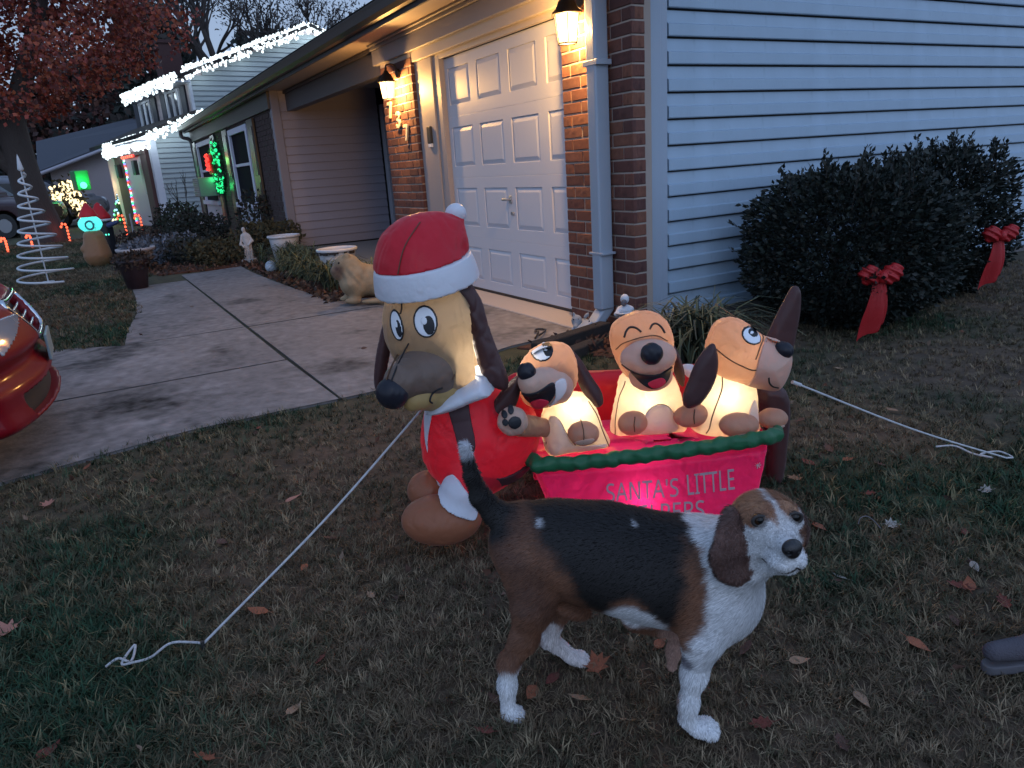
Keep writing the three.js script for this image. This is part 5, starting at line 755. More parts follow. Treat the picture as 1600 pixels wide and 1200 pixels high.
// bulldog statue, facing along the walk
{
    const t = thing('bulldog_statue', 'tan bulldog statue sitting on the concrete behind the red hat', 'statue', [-2.87, 0, 0.935], YAW), R = (n) => n * 0.006;
  const f = blend(0.03, rc([0.037, 0.213, 0], [0.262, 0.158, -0.04], R(22), R(24)), rc([-0.034, 0.244, 0.02], [-0.039, 0.199, 0.02], R(22), R(24)), el([-0.09, 0.345, 0.04], [R(19), R(17), 0.085]), el([-0.174, 0.303, 0.06], [R(11), R(9), 0.055]), el([-0.158, 0.258, 0.06], [R(9), R(5), 0.045]), rc([-0.031, 0.174, 0.08], [-0.043, 0.065, 0.09], R(10), R(7)), rc([-0.099, 0.157, -0.06], [-0.12, 0.068, -0.05], R(10), R(7)), el([-0.072, 0.046, 0.1], [R(11), R(4.5), 0.035]), el([-0.144, 0.048, -0.04], [R(11), R(4.5), 0.035]), rc([0.23, 0.097, 0.06], [0.201, 0.039, 0.1], R(15), R(8)), el([0.12, 0.036, 0.12], [R(18), R(4), 0.03]));
  const ears = uni(el([-0.08, 0.427, 0.09], [R(6), R(5), 0.02], 0.6), el([-0.067, 0.406, -0.03], [R(6), R(5), 0.02], -0.4));
  const tone = (x, y, z) => { const k = clamp(0.5 + 2 * fbm(x * 12, y * 12, z * 12, 3)), d = sst(R(16), R(5), Math.hypot(x - [-0.174, 0.303, 0.06][0], y - [-0.174, 0.303, 0.06][1])); return [0.34 - 0.1 * k - 0.2 * d, 0.25 - 0.08 * k - 0.16 * d, 0.15 - 0.05 * k - 0.09 * d]; };
  const body = (x, y, z) => blend(0.012, f, ears)(x, y, z) + 0.004 * Math.sin(x * 75 + y * 45 + 3 * nz(x * 9, y * 9, z * 9)) * sst(0.14, 0.05, Math.hypot(x - [-0.036, 0.252, 0][0], y - [-0.036, 0.252, 0][1]));
  add('body', mesher(body, [-0.32, -0.02, -0.2], [0.42, 0.5, 0.22], 0.008, tone), new THREE.MeshPhysicalMaterial({ vertexColors: true, roughness: 0.7, bumpMap: rep(T.fine, 8), bumpScale: 0.003 }), t);
  const ey = [-0.145, 0.378, 0.1]; add('eye', ball([ey[0], ey[1], front(body, ey[0], ey[1], 0.3, -0.1) - 0.004], 0.011, 10), mat(0.02, 0.015, 0.012, { roughness: 0.2 }), t);
  const ns = [-0.221, 0.328, 0.06]; add('nose', ball([ns[0], ns[1], 0.06], 0.018, 10), mat(0.03, 0.02, 0.018, { roughness: 0.4 }), t);
}
// dark bench on the porch
{
  const a = [-6.795, 0, -0.058], t = thing('porch_bench', 'dark low bench with things on it in the porch', 'bench', [-4.95, 0.05, -0.75], 0.0), dk = mat(0.012, 0.011, 0.014, { roughness: 0.5 });
  add('seat', rbox(-0.75, 0.9, 0.26, 0.32, -0.25, 0.25, 0.01), dk, t); add('apron', rbox(-0.72, 0.87, 0.18, 0.258, -0.22, 0.22, 0.01), dk, t); for (const [x, z] of [[-0.68, 0.18], [0.83, 0.18], [-0.68, -0.18], [0.83, -0.18]]) add('leg', rbox(x - 0.03, x + 0.03, 0, 0.178, z - 0.03, z + 0.03, 0.005), dk, t);
  const j = thing('lantern_jar', 'small glinting metal jar on the dark porch bench', 'jar', [-4.9, 0.37, -0.7]); add('jar', lathe([[0.001, 0], [0.06, 0], [0.065, 0.06], [0.04, 0.1], [0.05, 0.11], [0.001, 0.11]], 18), mat(0.4, 0.4, 0.42, { roughness: 0.25, metalness: 0.9 }), j); add('lid', ball([0, 0.12, 0], 0.02, 10), mat(0.3, 0.3, 0.3, { metalness: 0.9, roughness: 0.3 }), j);
  const b = thing('flower_pot', 'brown pot at the right end of the dark porch bench', 'flower pot', [-4.6, 0.37, -0.75]); add('pot', lathe([[0.001, 0], [0.08, 0], [0.1, 0.14], [0.085, 0.14], [0.001, 0.12]], 18), mat(0.07, 0.03, 0.02, { roughness: 0.8 }), b); add('soil', new THREE.CircleGeometry(0.085, 14).rotateX(-Math.PI / 2).translate(0, 0.125, 0), mat(0.02, 0.015, 0.012), b);
}
// animal figure, robed figure with a bowl, edging timbers and a loop of cord by the downspout
{
    const t = thing('animal_figure', 'small grey stone animal with upright ears beside the brick pier', 'statue', [-0.603, 0, 0.2], YAW), R = (n) => n * 0.004, m = mat(0.24, 0.26, 0.29, { roughness: 0.8, bumpMap: rep(T.fine, 8), bumpScale: 0.004 });
  const f = blend(0.012, el([0.033, 0.029, -0.02], [R(14), R(11), 0.06]), el([-0.018, 0.075, 0.04], [R(9), R(10), 0.035]), rc([-0.025, 0.058, 0.06], [-0.032, 0.042, 0.08], R(5), R(4)), rc([-0.034, 0.022, 0.05], [-0.031, 0.015, 0.06], R(4), R(3)), rc([0.017, 0.019, 0.05], [0.015, 0.012, 0.06], R(4), R(3)), el([-0.034, 0.115, 0.04], [R(2.4), R(5), 0.01], 0.3), el([0.047, 0.103, 0.03], [R(3), R(6), 0.012], -0.7));
  add('body', mesher(f, [-0.09, -0.01, -0.1], [0.14, 0.16, 0.13], 0.004), m, t); for (const x of [896, 905]) add('eye', ball([[-0.029, 0.091, 0.07][0] + (x - 900) * 0.0035, [-0.029, 0.091, 0.07][1], 0.068], 0.005, 8), M.iron, t);
    const s = thing('figurine', 'small white figurine of a robed bearded man holding a bowl by the downspout', 'statue', [-0.06, 0, 0.246], YAW), r = (n) => n * 0.004, w = mat(0.50, 0.52, 0.56, { roughness: 0.7 });
  const g = blend(0.01, rc([0.001, 0.032, 0], [0.008, 0.197, 0], r(13), r(9), 0.8), el([0.007, 0.225, 0.005], [r(11), r(7), 0.035]), el([0.004, 0.288, 0.012], [r(6.5), r(7.5), 0.028]), rc([-0.028, 0.228, 0.01], [-0.054, 0.207, 0.05], r(4), r(3)), rc([0.041, 0.224, 0.01], [0.018, 0.198, 0.05], r(4.5), r(3)), rc([-0.054, 0.207, 0.05], [-0.029, 0.204, 0.06], r(3), r(2.5)));
  add('figure', mesher(g, [-0.1, -0.01, -0.08], [0.11, 0.4, 0.12], 0.005), w, s); add('bowl', lathe([[0.001, 0], [0.02, 0.002], [0.045, 0.016], [0.042, 0.018], [0.001, 0.006]], 18).translate([-0.017, 0.203, 0.06][0], [-0.017, 0.199, 0.06][1], 0.06), w, s);
  add('beard', mesher(el([-0.004, 0.27, 0.035], [r(4.5), r(5.5), 0.014]), ...around([-0.004, 0.27, 0.035], 0.04), 0.004), mat(0.12, 0.11, 0.12, { roughness: 0.9 }), s);
  const tim = (label, a, b, h, c) => { const o = thing('edging_timber', label, 'timber', [(a[0] + b[0]) / 2, 0, (a[2] + b[2]) / 2], Math.atan2(-(b[2] - a[2]), b[0] - a[0])), L = Math.hypot(b[0] - a[0], b[2] - a[2]); const q = add('beam', rbox(-L / 2, L / 2, -0.02, h, -0.045, 0.045, 0.012, 3), mat(...c, { roughness: 0.95, bumpMap: rep(T.bark, 3, 9), bumpScale: 0.01 }), o); add('spike', bar([L * 0.35, h - 0.01, 0], [L * 0.35, h + 0.006, 0], 0.008), M.iron, o); };
  tim('dark edging timber between the concrete and the red mulch', [-0.206, 0, 0.786], [-0.387, 0, 0.144], 0.085, [0.035, 0.028, 0.026]); tim('second dark edging timber lying nearer the puppies', [-0.026, 0, 0.76], [-0.172, 0, 0.36], 0.05, [0.05, 0.04, 0.035]);
  const c = thing('cord_loop', 'black cord loop lying on the concrete by the garage', 'cord', [-0.687, 0, 0.438]); add('cord', tube([[0.1, 0.01, 0.12], [0.03, 0.03, 0.05], [-0.06, 0.012, 0.02], [-0.12, 0.01, -0.03], [-0.07, 0.012, -0.06], [0.02, 0.02, -0.0], [0.12, 0.03, 0.1]], 0.0065, 60), M.iron, c);
  const lf = []; for (let k = 0; k < 900; k++) { const x = rr(-0.5, 0.5), z = rr(-0.3, 0.68); if (z > 0.72 - (x + 0.5) * 0.5) continue; lf.push([x, rr(0.005, 0.03), z]); } const I = foliage('mulch_chips', lf, leafGeo(1, 0.4), leafDull, [[0.06, 0.022, 0.012], [0.03, 0.012, 0.008], [0.09, 0.035, 0.018]], 0.05, scene);
  const l2 = []; for (let k = 0; k < 1600; k++) { const x = rr(-8, -3.15); l2.push([x, rr(0.005, 0.025), rr(0.95, 1.16)]); } for (let k = 0; k < 1500; k++) { const x = rr(-9.5, -7.2); l2.push([x, rr(0.01, 0.03), rr(1.0, 2.3)]); } foliage('leaf_litter', l2, leafGeo(1, 0.6), leafDull, [[0.10, 0.045, 0.03], [0.06, 0.03, 0.02], [0.14, 0.08, 0.05], [0.03, 0.02, 0.016]], 0.055, scene);
}
// wreath and its bow, air conditioner
{
  const c = [-13.604, 1.408, 0.27], t = thing('wreath', 'wreath of bright green lights with a red bow between the windows', 'wreath', c), P = [], Q = []; for (let k = 0; k < 170; k++) { const a = rr(0, 6.28), r = 0.42 + rr(-0.09, 0.09); P.push([Math.cos(a) * r, Math.sin(a) * r, rr(-0.02, 0.05)]); } for (let k = 0; k < 900; k++) { const a = rr(0, 6.28), r = 0.42 + rr(-0.13, 0.13); Q.push([Math.cos(a) * r, Math.sin(a) * r, rr(-0.05, 0.03)]); }
  foliage('needles', Q, leafGeo(1, 0.2), leafDull, [[0.02, 0.06, 0.03], [0.015, 0.04, 0.02]], 0.09, t); add('ring', new THREE.TorusGeometry(0.42, 0.06, 8, 32), mat(0.02, 0.05, 0.025), t); bulbs('bulb', P, 0.021, glow(0.02, 0.85, 0.25, 1.4), t); for (const a of [0.3, 2, 3.7, 5.2]) lamp(t, [Math.cos(a) * 0.42, Math.sin(a) * 0.42, 0.07], [0.03, 1, 0.22], 0.22, 4);
  const b = thing('bow', 'red glowing bow on the upper left of the green wreath', 'bow', [c[0] - 0.32, c[1] + 0.18, c[2] + 0.06]); for (const s of [-1, 1]) { add('loop', mesher(el([s * 0.13, 0.02, 0.02], [0.13, 0.1, 0.05], s * 0.3), ...around([s * 0.13, 0.02, 0.02], 0.17), 0.012), mat(0.5, 0.01, 0.01, { roughness: 0.5 }), b); add('tail', extrude([[0, 0], [s * 0.1, -0.3], [s * 0.2, -0.28], [s * 0.05, 0]], 0.02, 0.002).translate(0, 0, 0.02), mat(0.5, 0.01, 0.01, { roughness: 0.5 }), b); } const rb = []; for (let k = 0; k < 40; k++) rb.push([rr(-0.22, 0.22), rr(-0.22, 0.1), 0.085]); bulbs('bulb', rb, 0.019, glow(1, 0.04, 0.03, 1.4), b); lamp(b, [0, 0, 0.2], [1, 0.05, 0.03], 0.12, 6);
  const q = [-14.414, 1.035, 0.45], ac = thing('air_conditioner', 'window air conditioner under the far window', 'air conditioner', q), am = paint(0.12, 0.13, 0.15); add('case', rbox(-0.4, 0.4, -0.2, 0.2, -0.22, 0.2, 0.015), am, ac); const gr = []; for (let k = 0; k < 9; k++) add('vent_slat', rbox(-0.37, 0.37, -0.17 + k * 0.038, -0.155 + k * 0.038, 0.196, 0.212, 0.003), paint(0.22, 0.25, 0.28), ac);
}
// ---------- far lawn: spiral tree, small inflatables, lit canes, cars ----------
{
  const t = thing('spiral_tree', 'unlit white rope spiral tree standing on the left lawn', 'christmas decoration', [-7.895, 0, 3.48], YAW), pts = [], H = 1.5, n = 9;
  for (let k = 0; k <= n * 20; k++) { const f = k / (n * 20), a = f * n * 2 * Math.PI + 0.5, r = 0.31 * (1 - f) + 0.03; pts.push(V(Math.cos(a) * r, 0.02 + f * 1.36, Math.sin(a) * r)); }
  const wm = mat(0.50, 0.54, 0.58, { roughness: 0.5 }); add('spiral', new THREE.TubeGeometry(new THREE.CatmullRomCurve3(pts), n * 26, 0.0155, 6), wm, t); add('pole', bar([0, 0, 0], [0, 1.42, 0], 0.009), wm, t); add('base', [new THREE.CylinderGeometry(0.07, 0.08, 0.02, 16).translate(0, 0.012, 0), bar([-0.28, 0.012, 0], [0.28, 0.012, 0], 0.008), bar([0, 0.012, -0.28], [0, 0.012, 0.28], 0.008)].slice(0, 1), wm, t); add('spire', lathe([[0.02, 1.4], [0.035, 1.42], [0.022, 1.5], [0.012, 1.56], [0.001, 1.6]], 12), wm, t);
}
{
    const t = thing('inflatable_figure', 'small tan inflatable animal with a teal glowing face and red hat on the left lawn', 'inflatable decoration', [-9.777, 0, 2.853], YAW), R = (n) => n * 0.010;
  add('body', mesher(blend(0.05, rc([0.016, 0.157, 0], [0.014, 0.412, 0], R(20), R(15)), el([-0.115, 0.263, 0.08], [R(7), R(5), 0.05])), [-0.35, -0.03, -0.26], [0.3, 0.55, 0.3], 0.014), fab(0.34, 0.17, 0.09, 0.3), t);
  add('face', mesher(blend(0.03, el([0.004, 0.625, 0], [R(17), R(13), 0.15]), el([0.056, 0.612, 0.12], [R(9), R(8), 0.06])), [-0.4, 0.4, -0.22], [0.2, 0.85, 0.25], 0.012), mat(0.25, 0.7, 0.68, { roughness: 0.8, transmission: 0.5, emissive: lin(0.05, 0.35, 0.33) }), t);
  add('snout_ring', new THREE.TorusGeometry(R(6), R(1.4), 8, 20).translate([0.083, 0.614, 0.17][0], [0.083, 0.614, 0.17][1], 0.17), mat(0.05, 0.25, 0.25), t);
  add('hat', lathe([[R(12), 0], [R(13), 0.02], [R(9), 0.1], [R(3), 0.19], [0.001, 0.22]].map((q) => q), 18).translate([-0.001, 0.731, 0][0], [-0.001, 0.731, 0][1], 0), fab(0.5, 0.012, 0.02, 0.3), t);
  lamp(t, [[0.004, 0.625, 0][0], [0.004, 0.625, 0][1], 0.0], [0.3, 1, 0.95], 0.10, 2).name = 'led'; add('led_bulb', ball([0.004, 0.625, 0], 0.02, 8), glow(0.4, 1, 0.95, 2), t);
    const p = thing('inflatable_figure', 'dark inflatable penguin in a red hat behind the tan one', 'inflatable decoration', [-10.829, 0, 2.684], YAW), S = (n) => n * 0.011;
  add('body', mesher(blend(0.04, rc([-0.015, 0.145, -0.05], [0.021, 0.546, -0.05], S(14), S(11))), [-0.35, -0.03, -0.25], [0.25, 0.75, 0.25], 0.014), fab(0.012, 0.014, 0.024, 0.15), p); add('hat', lathe([[S(14), 0], [S(15), 0.03], [S(10), 0.12], [S(4), 0.24], [0.001, 0.27]], 18).translate([-0.019, 0.653, -0.05][0], [-0.019, 0.653, -0.05][1], -0.05), fab(0.55, 0.012, 0.02, 0.3), p); add('pompom', ball([0.007, 0.86, -0.05], S(3.2), 10), F.white, p); add('hat_band', new THREE.TorusGeometry(S(13.5), S(1.8), 8, 20).rotateX(Math.PI / 2).translate([-0.013, 0.632, -0.05][0], [-0.013, 0.632, -0.05][1], -0.05), F.white, p);
  add('wing', mesher(rc([0.132, 0.544, 0.02], [0.269, 0.587, 0.02], S(4), S(3)), [-0.1, 0.35, -0.1], [0.3, 0.75, 0.15], 0.01), fab(0.05, 0.06, 0.16, 0.2), p); bulbs('belt_light', Array.from({ length: 9 }, (_, k) => { const a = -0.4 + k * 0.28, q = [0.031, 0.398, -0.05]; return [q[0] - Math.cos(a + 0.4) * S(13), q[1], -0.05 + Math.sin(a + 0.4) * S(13)]; }), 0.012, glow(0.1, 0.9, 0.6, 1.3), p);
}
const caneCurve = (h) => { const p = [[0, 0, 0], [0, h * 0.4, 0], [0, h * 0.75, 0]]; for (let k = 0; k <= 6; k++) { const a = k / 6 * Math.PI; p.push([-h * 0.16 + Math.cos(a) * h * 0.16, h * 0.8 + Math.sin(a) * h * 0.17, 0]); } return p; };
[[14, 394, 0.3, 'red lit candy cane at the far left edge of the lawn'], [52, 386, 0.28, 'red lit candy cane behind the spiral tree'], [110, 376, 0.42, 'red lit candy cane at the foot of the big tree'], [199, 366, 0.5, 'red lit candy cane left of the little lit tree'], [224, 362, 0.45, 'red lit candy cane below the pale front door'], [249, 350, 0.5, 'red lit candy cane by the corner of the two storey house']].forEach(([x, y, h, label], i) => {
  const at = [[-15.259, 0, 4.397], [-16.273, 0, 4.006], [-17.472, 0, 3.29], [-17.98, 0, 2.025], [-18.513, 0, 1.616], [-22.217, 0, 0.905]][i], t = thing('candy_cane', label, 'lit candy cane', at, YAW), c = new THREE.CatmullRomCurve3(caneCurve(h).map(vec)); add('cane', new THREE.TubeGeometry(c, 30, 0.014, 6), mat(0.12, 0.02, 0.02), t); bulbs('bulb', c.getSpacedPoints(7).map((p) => [p.x, p.y, p.z + 0.02]), 0.026, glow(1, 0.12, 0.05, 1.7), t); lamp(t, [-0.05, h * 0.7, 0.12], [1, 0.15, 0.06], 0.10, 5);
});
{
  const t = thing('lit_tree', 'little cone tree of multicoloured lights beside the pale front door', 'lit tree', [-24.575, 0, 1.792]), P = [[], [], []]; for (let k = 0; k < 75; k++) { const f = rnd(), a = rr(0, 6.28), r = 0.3 * (1 - f); P[k % 3].push([Math.cos(a) * r, 0.1 + f * 0.85, Math.sin(a) * r]); } add('cone', new THREE.ConeGeometry(0.27, 0.95, 14).translate(0, 0.55, 0), mat(0.015, 0.05, 0.02), t); [[0.15, 1, 0.3], [1, 0.9, 0.5], [0.3, 0.6, 1]].forEach((c, i) => bulbs('bulb', P[i], 0.028, glow(...c, 1.5), t)); lamp(t, [0.2, 0.5, 0.35], [0.4, 1, 0.5], 0.15, 6);
  const g = thing('green_light_box', 'bright green lit box by the wall beyond the big tree', 'lit box', [-77.746, 0, 4.58].map((v, i) => [-24, 1.45, 2.75][i]), 0.3); add('box', rbox(-0.22, 0.22, -0.3, 0.3, -0.2, 0.2, 0.03), mat(0.02, 0.25, 0.07, { roughness: 0.5 }), g); add('lamp_glow', ball([0.24, -0.15, 0.02], 0.1, 12), glow(0.1, 1, 0.45, 2.0), g); lamp(g, [0.45, -0.05, 0.05], [0.05, 1, 0.3], 0.9, 6);
  const w = thing('fairy_light_bush', 'bush wrapped in warm white fairy lights by the grey car', 'lit bush', [-25, 0, 2.4]), Q = []; for (let k = 0; k < 150; k++) { const f = k / 150, a = [-25, 1.005, 3.629], b = [-25, 1.227, 3.116], c = [-25, 0.458, 2.873]; const q = f < 0.45 ? lerp3(a, b, f / 0.45) : lerp3(b, c, (f - 0.45) / 0.55); Q.push([q[0] + 25 + rr(-0.2, 0.2), q[1] + rr(-0.25, 0.25), q[2] - 2.4 + rr(-0.16, 0.16)]); } bulbs('bulb', Q, 0.042, glow(1, 0.78, 0.42, 1.5), w); foliage('foliage', Q.flatMap((q) => [0, 1, 2, 3].map(() => [q[0] - 0.1 + rr(-0.2, 0.2), q[1] + rr(-0.25, 0.2), q[2] + rr(-0.2, 0.2)])), shrubLeaf, leafDull, G0, 0.14, w); lamp(w, [0.4, 1.2, -0.2], [1, 0.75, 0.4], 0.9, 8);
  const mb = [-12.583, 0, 2.143], pole = thing('metal_post', 'thin grey metal post rising behind the white urn', 'post', mb); add('post', bar([0, 0, 0], [0, 0.62, 0], 0.018), mat(0.25, 0.25, 0.28, { roughness: 0.4 }), pole); add('cap', ball([0, 0.63, 0], 0.022, 8), mat(0.25, 0.25, 0.28), pole);
}
function car(label, p, turn, c, lampOn) {
  const t = thing('parked_car', label, 'car', p, turn), pm = mat(...c, { roughness: 0.5, clearcoat: 0.25, clearcoatRoughness: 0.2 }), dk = mat(0.01, 0.01, 0.012, { roughness: 0.4 });
  const low = pillow([[-2.3, 0.35], [2.15, 0.3], [2.3, 0.5], [2.25, 0.85], [1.9, 1.0], [0.9, 1.08], [-2.2, 1.1], [-2.35, 0.8]], 0, 0.88, 0.16), cab = pillow([[0.95, 1.0], [0.25, 1.6], [-0.2, 1.72], [-2.0, 1.7], [-2.28, 1.1]], 0, 0.76, 0.18);
  const wells = uni(rc([1.4, 0.33, -1], [1.4, 0.33, 1], 0.4), rc([-1.4, 0.33, -1], [-1.4, 0.33, 1], 0.4)); add('body', mesher(cut(blend(0.08, low, cab), wells), [-2.5, 0.15, -1], [2.5, 1.85, 1], 0.045), pm, t);
  add('windscreen', extrude([[0.82, 1.1], [0.24, 1.55], [0.2, 1.5], [0.74, 1.08]], 1.3).translate(0.06, 0.02, -0.65), mat(0.02, 0.022, 0.03, { roughness: 0.08 }), t); for (const s of [-1, 1]) { add('side_window', extrude([[0.6, 1.12], [0.15, 1.52], [-1.9, 1.55], [-2.05, 1.14]], 0.02).translate(0, 0, s * 0.765 - 0.01), mat(0.012, 0.014, 0.02, { roughness: 0.06 }), t); add('headlight', ball([2.12, 0.78, s * 0.62], 0.13, 12).scale(1, 1, 1), mat(0.5, 0.55, 0.6, { roughness: 0.15, clearcoat: 1 }), t); for (const x of [-1.4, 1.4]) { const w = add('wheel', new THREE.CylinderGeometry(0.33, 0.33, 0.22, 22).rotateX(Math.PI / 2).translate(x, 0.33, s * 0.78), dk, t); add('rim', new THREE.CylinderGeometry(0.19, 0.2, 0.02, 16).rotateX(Math.PI / 2).translate(x, 0.33, s * 0.895), mat(0.3, 0.3, 0.32, { metalness: 0.8, roughness: 0.35 }), w); } }
  add('grille', rbox(2.2, 2.3, 0.5, 0.68, -0.5, 0.5, 0.02), dk, t); return t;
}
car('dark maroon car parked behind the big tree trunk at left', [-23.2, 0, 5.6], 1.05, [0.035, 0.005, 0.010]);
car('silver grey car seen between the tree trunk and the fairy lights', [-27.5, 0, 4.3], 1.0, [0.10, 0.10, 0.12]);
// red car nosing in at the left edge, heading for the garage
{
  const t = thing('parked_car', 'shiny red car with a chrome grille at the left edge, parked on the driveway', 'car', [-0.74, 0, 3.20], Math.PI / 2);
  const smax = (a, b, k) => -smin(-a, -b, k);
  const nose = (y, z) => -0.17 * Math.pow(Math.abs(z) / 0.82, 2.4) - 0.12 * sst(0.46, 0.74, y) + 0.02 * sst(0.3, 0.2, y) - 0.05 * sst(0.34, 0.42, y) * sst(0.5, 0.42, y);
  const top = (x, z) => 0.70 + 0.17 * sst(-0.1, -1.15, x) - 0.05 * (z / 0.8) ** 2 + 0.018 * sst(0.30, 0.36, Math.abs(z) - 0.0);
  const low = (x, y, z) => { let d = smax(y - top(x, z), x - nose(y, z), 0.09); d = smax(d, Math.abs(z) - 0.83 + 0.05 * sst(0.5, 0.75, y), 0.12); d = smax(d, 0.195 - y, 0.04); return smax(d, -3.7 - x, 0.15) * 0.8; };
  const cab = pillow([[-1.05, 0.8], [-1.6, 1.22], [-2.0, 1.3], [-3.0, 1.28], [-3.5, 0.8]], 0, 0.7, 0.2);
  const wells = uni(rc([-0.85, 0.27, 0.6], [-0.85, 0.27, 1], 0.33), rc([-0.85, 0.27, -0.6], [-0.85, 0.27, -1], 0.33), rc([-3.0, 0.27, 0.6], [-3.0, 0.27, 1], 0.33), rc([-3.0, 0.27, -0.6], [-3.0, 0.27, -1], 0.33));
  const grooves = (x, y, z) => Math.max(Math.abs(y - (0.345 + 0.03 * Math.abs(z))) - 0.004, -x - 0.55);
  const f = (x, y, z) => { const d = low(x, y, z); const m = Math.max(d, -(Math.max(Math.abs(y - 0.27) - 0.05, Math.abs(z) - 0.62 + 0.5 * (0.32 - y), -x - 0.42) ), -(Math.max(Math.abs(y - 0.57) - 0.085, Math.abs(z) - 0.25 + 0.4 * (0.65 - y), Math.abs(x + 0.1) - 0.14))); return m; };
  const pm = new THREE.MeshPhysicalMaterial({ color: lin(0.16, 0.0012, 0.007), roughness: 0.5, metalness: 0.0, clearcoat: 0.28, clearcoatRoughness: 0.1, specularIntensity: 0.3 });
  const shellF = (x, y, z) => Math.max(smin(f(x, y, z), cab(x, y, z), 0.06), -wells(x, y, z));
  add('front_body', mesher((x, y, z) => Math.max(f(x, y, z), -wells(x, y, z), -0.72 - x), [-0.76, 0.1, -0.95], [0.12, 0.95, 0.95], 0.014), pm, t); add('body', mesher((x, y, z) => Math.max(shellF(x, y, z), x + 0.725), [-3.8, 0.1, -0.95], [-0.68, 1.4, 0.95], 0.032), pm, t);
  const shell = (reg, off, cell = 0.01, lo = [-0.7, 0.1, -0.9], hi = [0.12, 0.85, 0.9]) => mesher((x, y, z) => Math.max(Math.abs(low(x, y, z) + 0.012) - off, reg(y, z)), lo, hi, cell);
  const chrome = mat(0.55, 0.57, 0.6, { roughness: 0.12, metalness: 1 }), dk = mat(0.008, 0.008, 0.01, { roughness: 0.5 });
  add('grille_back', mesher((x, y, z) => Math.max(Math.abs(low(x + 0.07, y, z)) - 0.012, Math.abs(y - 0.57) - 0.1, Math.abs(z) - 0.27), [-0.4, 0.42, -0.32], [0.1, 0.7, 0.32], 0.016), dk, t); add('intake', mesher((x, y, z) => Math.max(Math.abs(low(x + 0.06, y, z)) - 0.012, Math.abs(y - 0.255) - 0.075, Math.abs(z) - 0.66), [-0.6, 0.15, -0.72], [0.12, 0.36, 0.72], 0.016), dk, t);
  const onNose = (y, z, o = 0.004) => [nose(y, z) * 0.985 + o - 0.012, y, z], line = (y0, z0, y1, z1, n = 14) => Array.from({ length: n + 1 }, (_, k) => onNose(y0 + (y1 - y0) * k / n, z0 + (z1 - z0) * k / n));
  const frame = [...line(0.66, -0.26, 0.66, 0.26, 10), ...line(0.64, 0.27, 0.50, 0.20, 6), ...line(0.482, 0.17, 0.482, -0.17, 8), ...line(0.50, -0.20, 0.64, -0.27, 6)]; add('grille_frame', new THREE.TubeGeometry(new THREE.CatmullRomCurve3(frame.map(vec), true), 120, 0.013, 8, true), chrome, t);
  for (const y of [0.525, 0.565, 0.605, 0.64]) add('grille_bar', new THREE.TubeGeometry(new THREE.CatmullRomCurve3(line(y, -0.20 - (y - 0.53) * 0.5, y, 0.20 + (y - 0.53) * 0.5).map((p) => V(p[0] - 0.02, p[1], p[2]))), 40, 0.008, 6), chrome, t);
  for (const s of [-1, 1]) {
    add('headlight', shell((y, z) => { const u = z * s; return Math.max(0.27 - u, u - 0.68, y - (0.612 + 0.05 * (u - 0.27)), (0.59 - 0.22 * (u - 0.27)) - y); }, 0.017, 0.008, [-0.5, 0.4, s > 0 ? 0.24 : -0.72], [0.05, 0.72, s > 0 ? 0.72 : -0.24]), mat(0.42, 0.45, 0.5, { roughness: 0.08, clearcoat: 1, clearcoatRoughness: 0.02, metalness: 0.4 }), t);
    for (const x of [-0.85, -3.0]) { const w = add('wheel', new THREE.CylinderGeometry(0.29, 0.29, 0.18, 28).rotateX(Math.PI / 2).translate(x, 0.29, s * 0.73), dk, t); add('rim', lathe([[0.001, 0.02], [0.05, 0.025], [0.17, 0.0], [0.19, 0.02], [0.19, -0.02], [0.001, -0.02]], 20).rotateX(s * Math.PI / 2).translate(x, 0.29, s * 0.825), mat(0.45, 0.45, 0.47, { roughness: 0.25, metalness: 0.9 }), w); }
  }
  const pl = add('licence_plate', rbox(-0.0, 0.012, 0.36, 0.48, -0.145, 0.145, 0.004).translate(0.0, 0, 0), paint(0.2, 0.27, 0.29), t); add('windscreen', extrude([[-1.12, 0.86], [-1.58, 1.2], [-1.64, 1.2], [-1.18, 0.84]], 1.1).translate(0.03, 0.02, -0.55), M.glass, t);
}

// ---------- foreground lawn ----------
const tuftGeo = (n, s) => { const list = []; for (let k = 0; k < n; k++) { const a = rr(0, 6.28), lean = rr(0.35, 1.25), l = rr(0.6, 1.25), w = rr(0.035, 0.06), P = []; for (let i = 0; i <= 2; i++) { const t = i / 2, an = lean * (0.45 + 0.75 * t), y = Math.cos(an) * l * t, r = Math.sin(an) * l * t; P.push([r, y]); } const c = Math.cos(a), d = Math.sin(a), bx = rr(-0.3, 0.3), bz = rr(-0.3, 0.3), q = (i, sgn) => [bx + c * P[i][0] - d * w * sgn * (1 - i * 0.42), P[i][1], bz + d * P[i][0] + c * w * sgn * (1 - i * 0.42)], A = [q(0, -1), q(0, 1), q(1, -1), q(1, 1), q(2, 0)]; const g = new THREE.BufferGeometry(); g.setAttribute('position', new THREE.Float32BufferAttribute([0, 1, 3, 0, 3, 2, 2, 3, 4].flatMap((i) => A[i]), 3)); g.computeVertexNormals(); list.push(g); } return mergeGeometries(list); };
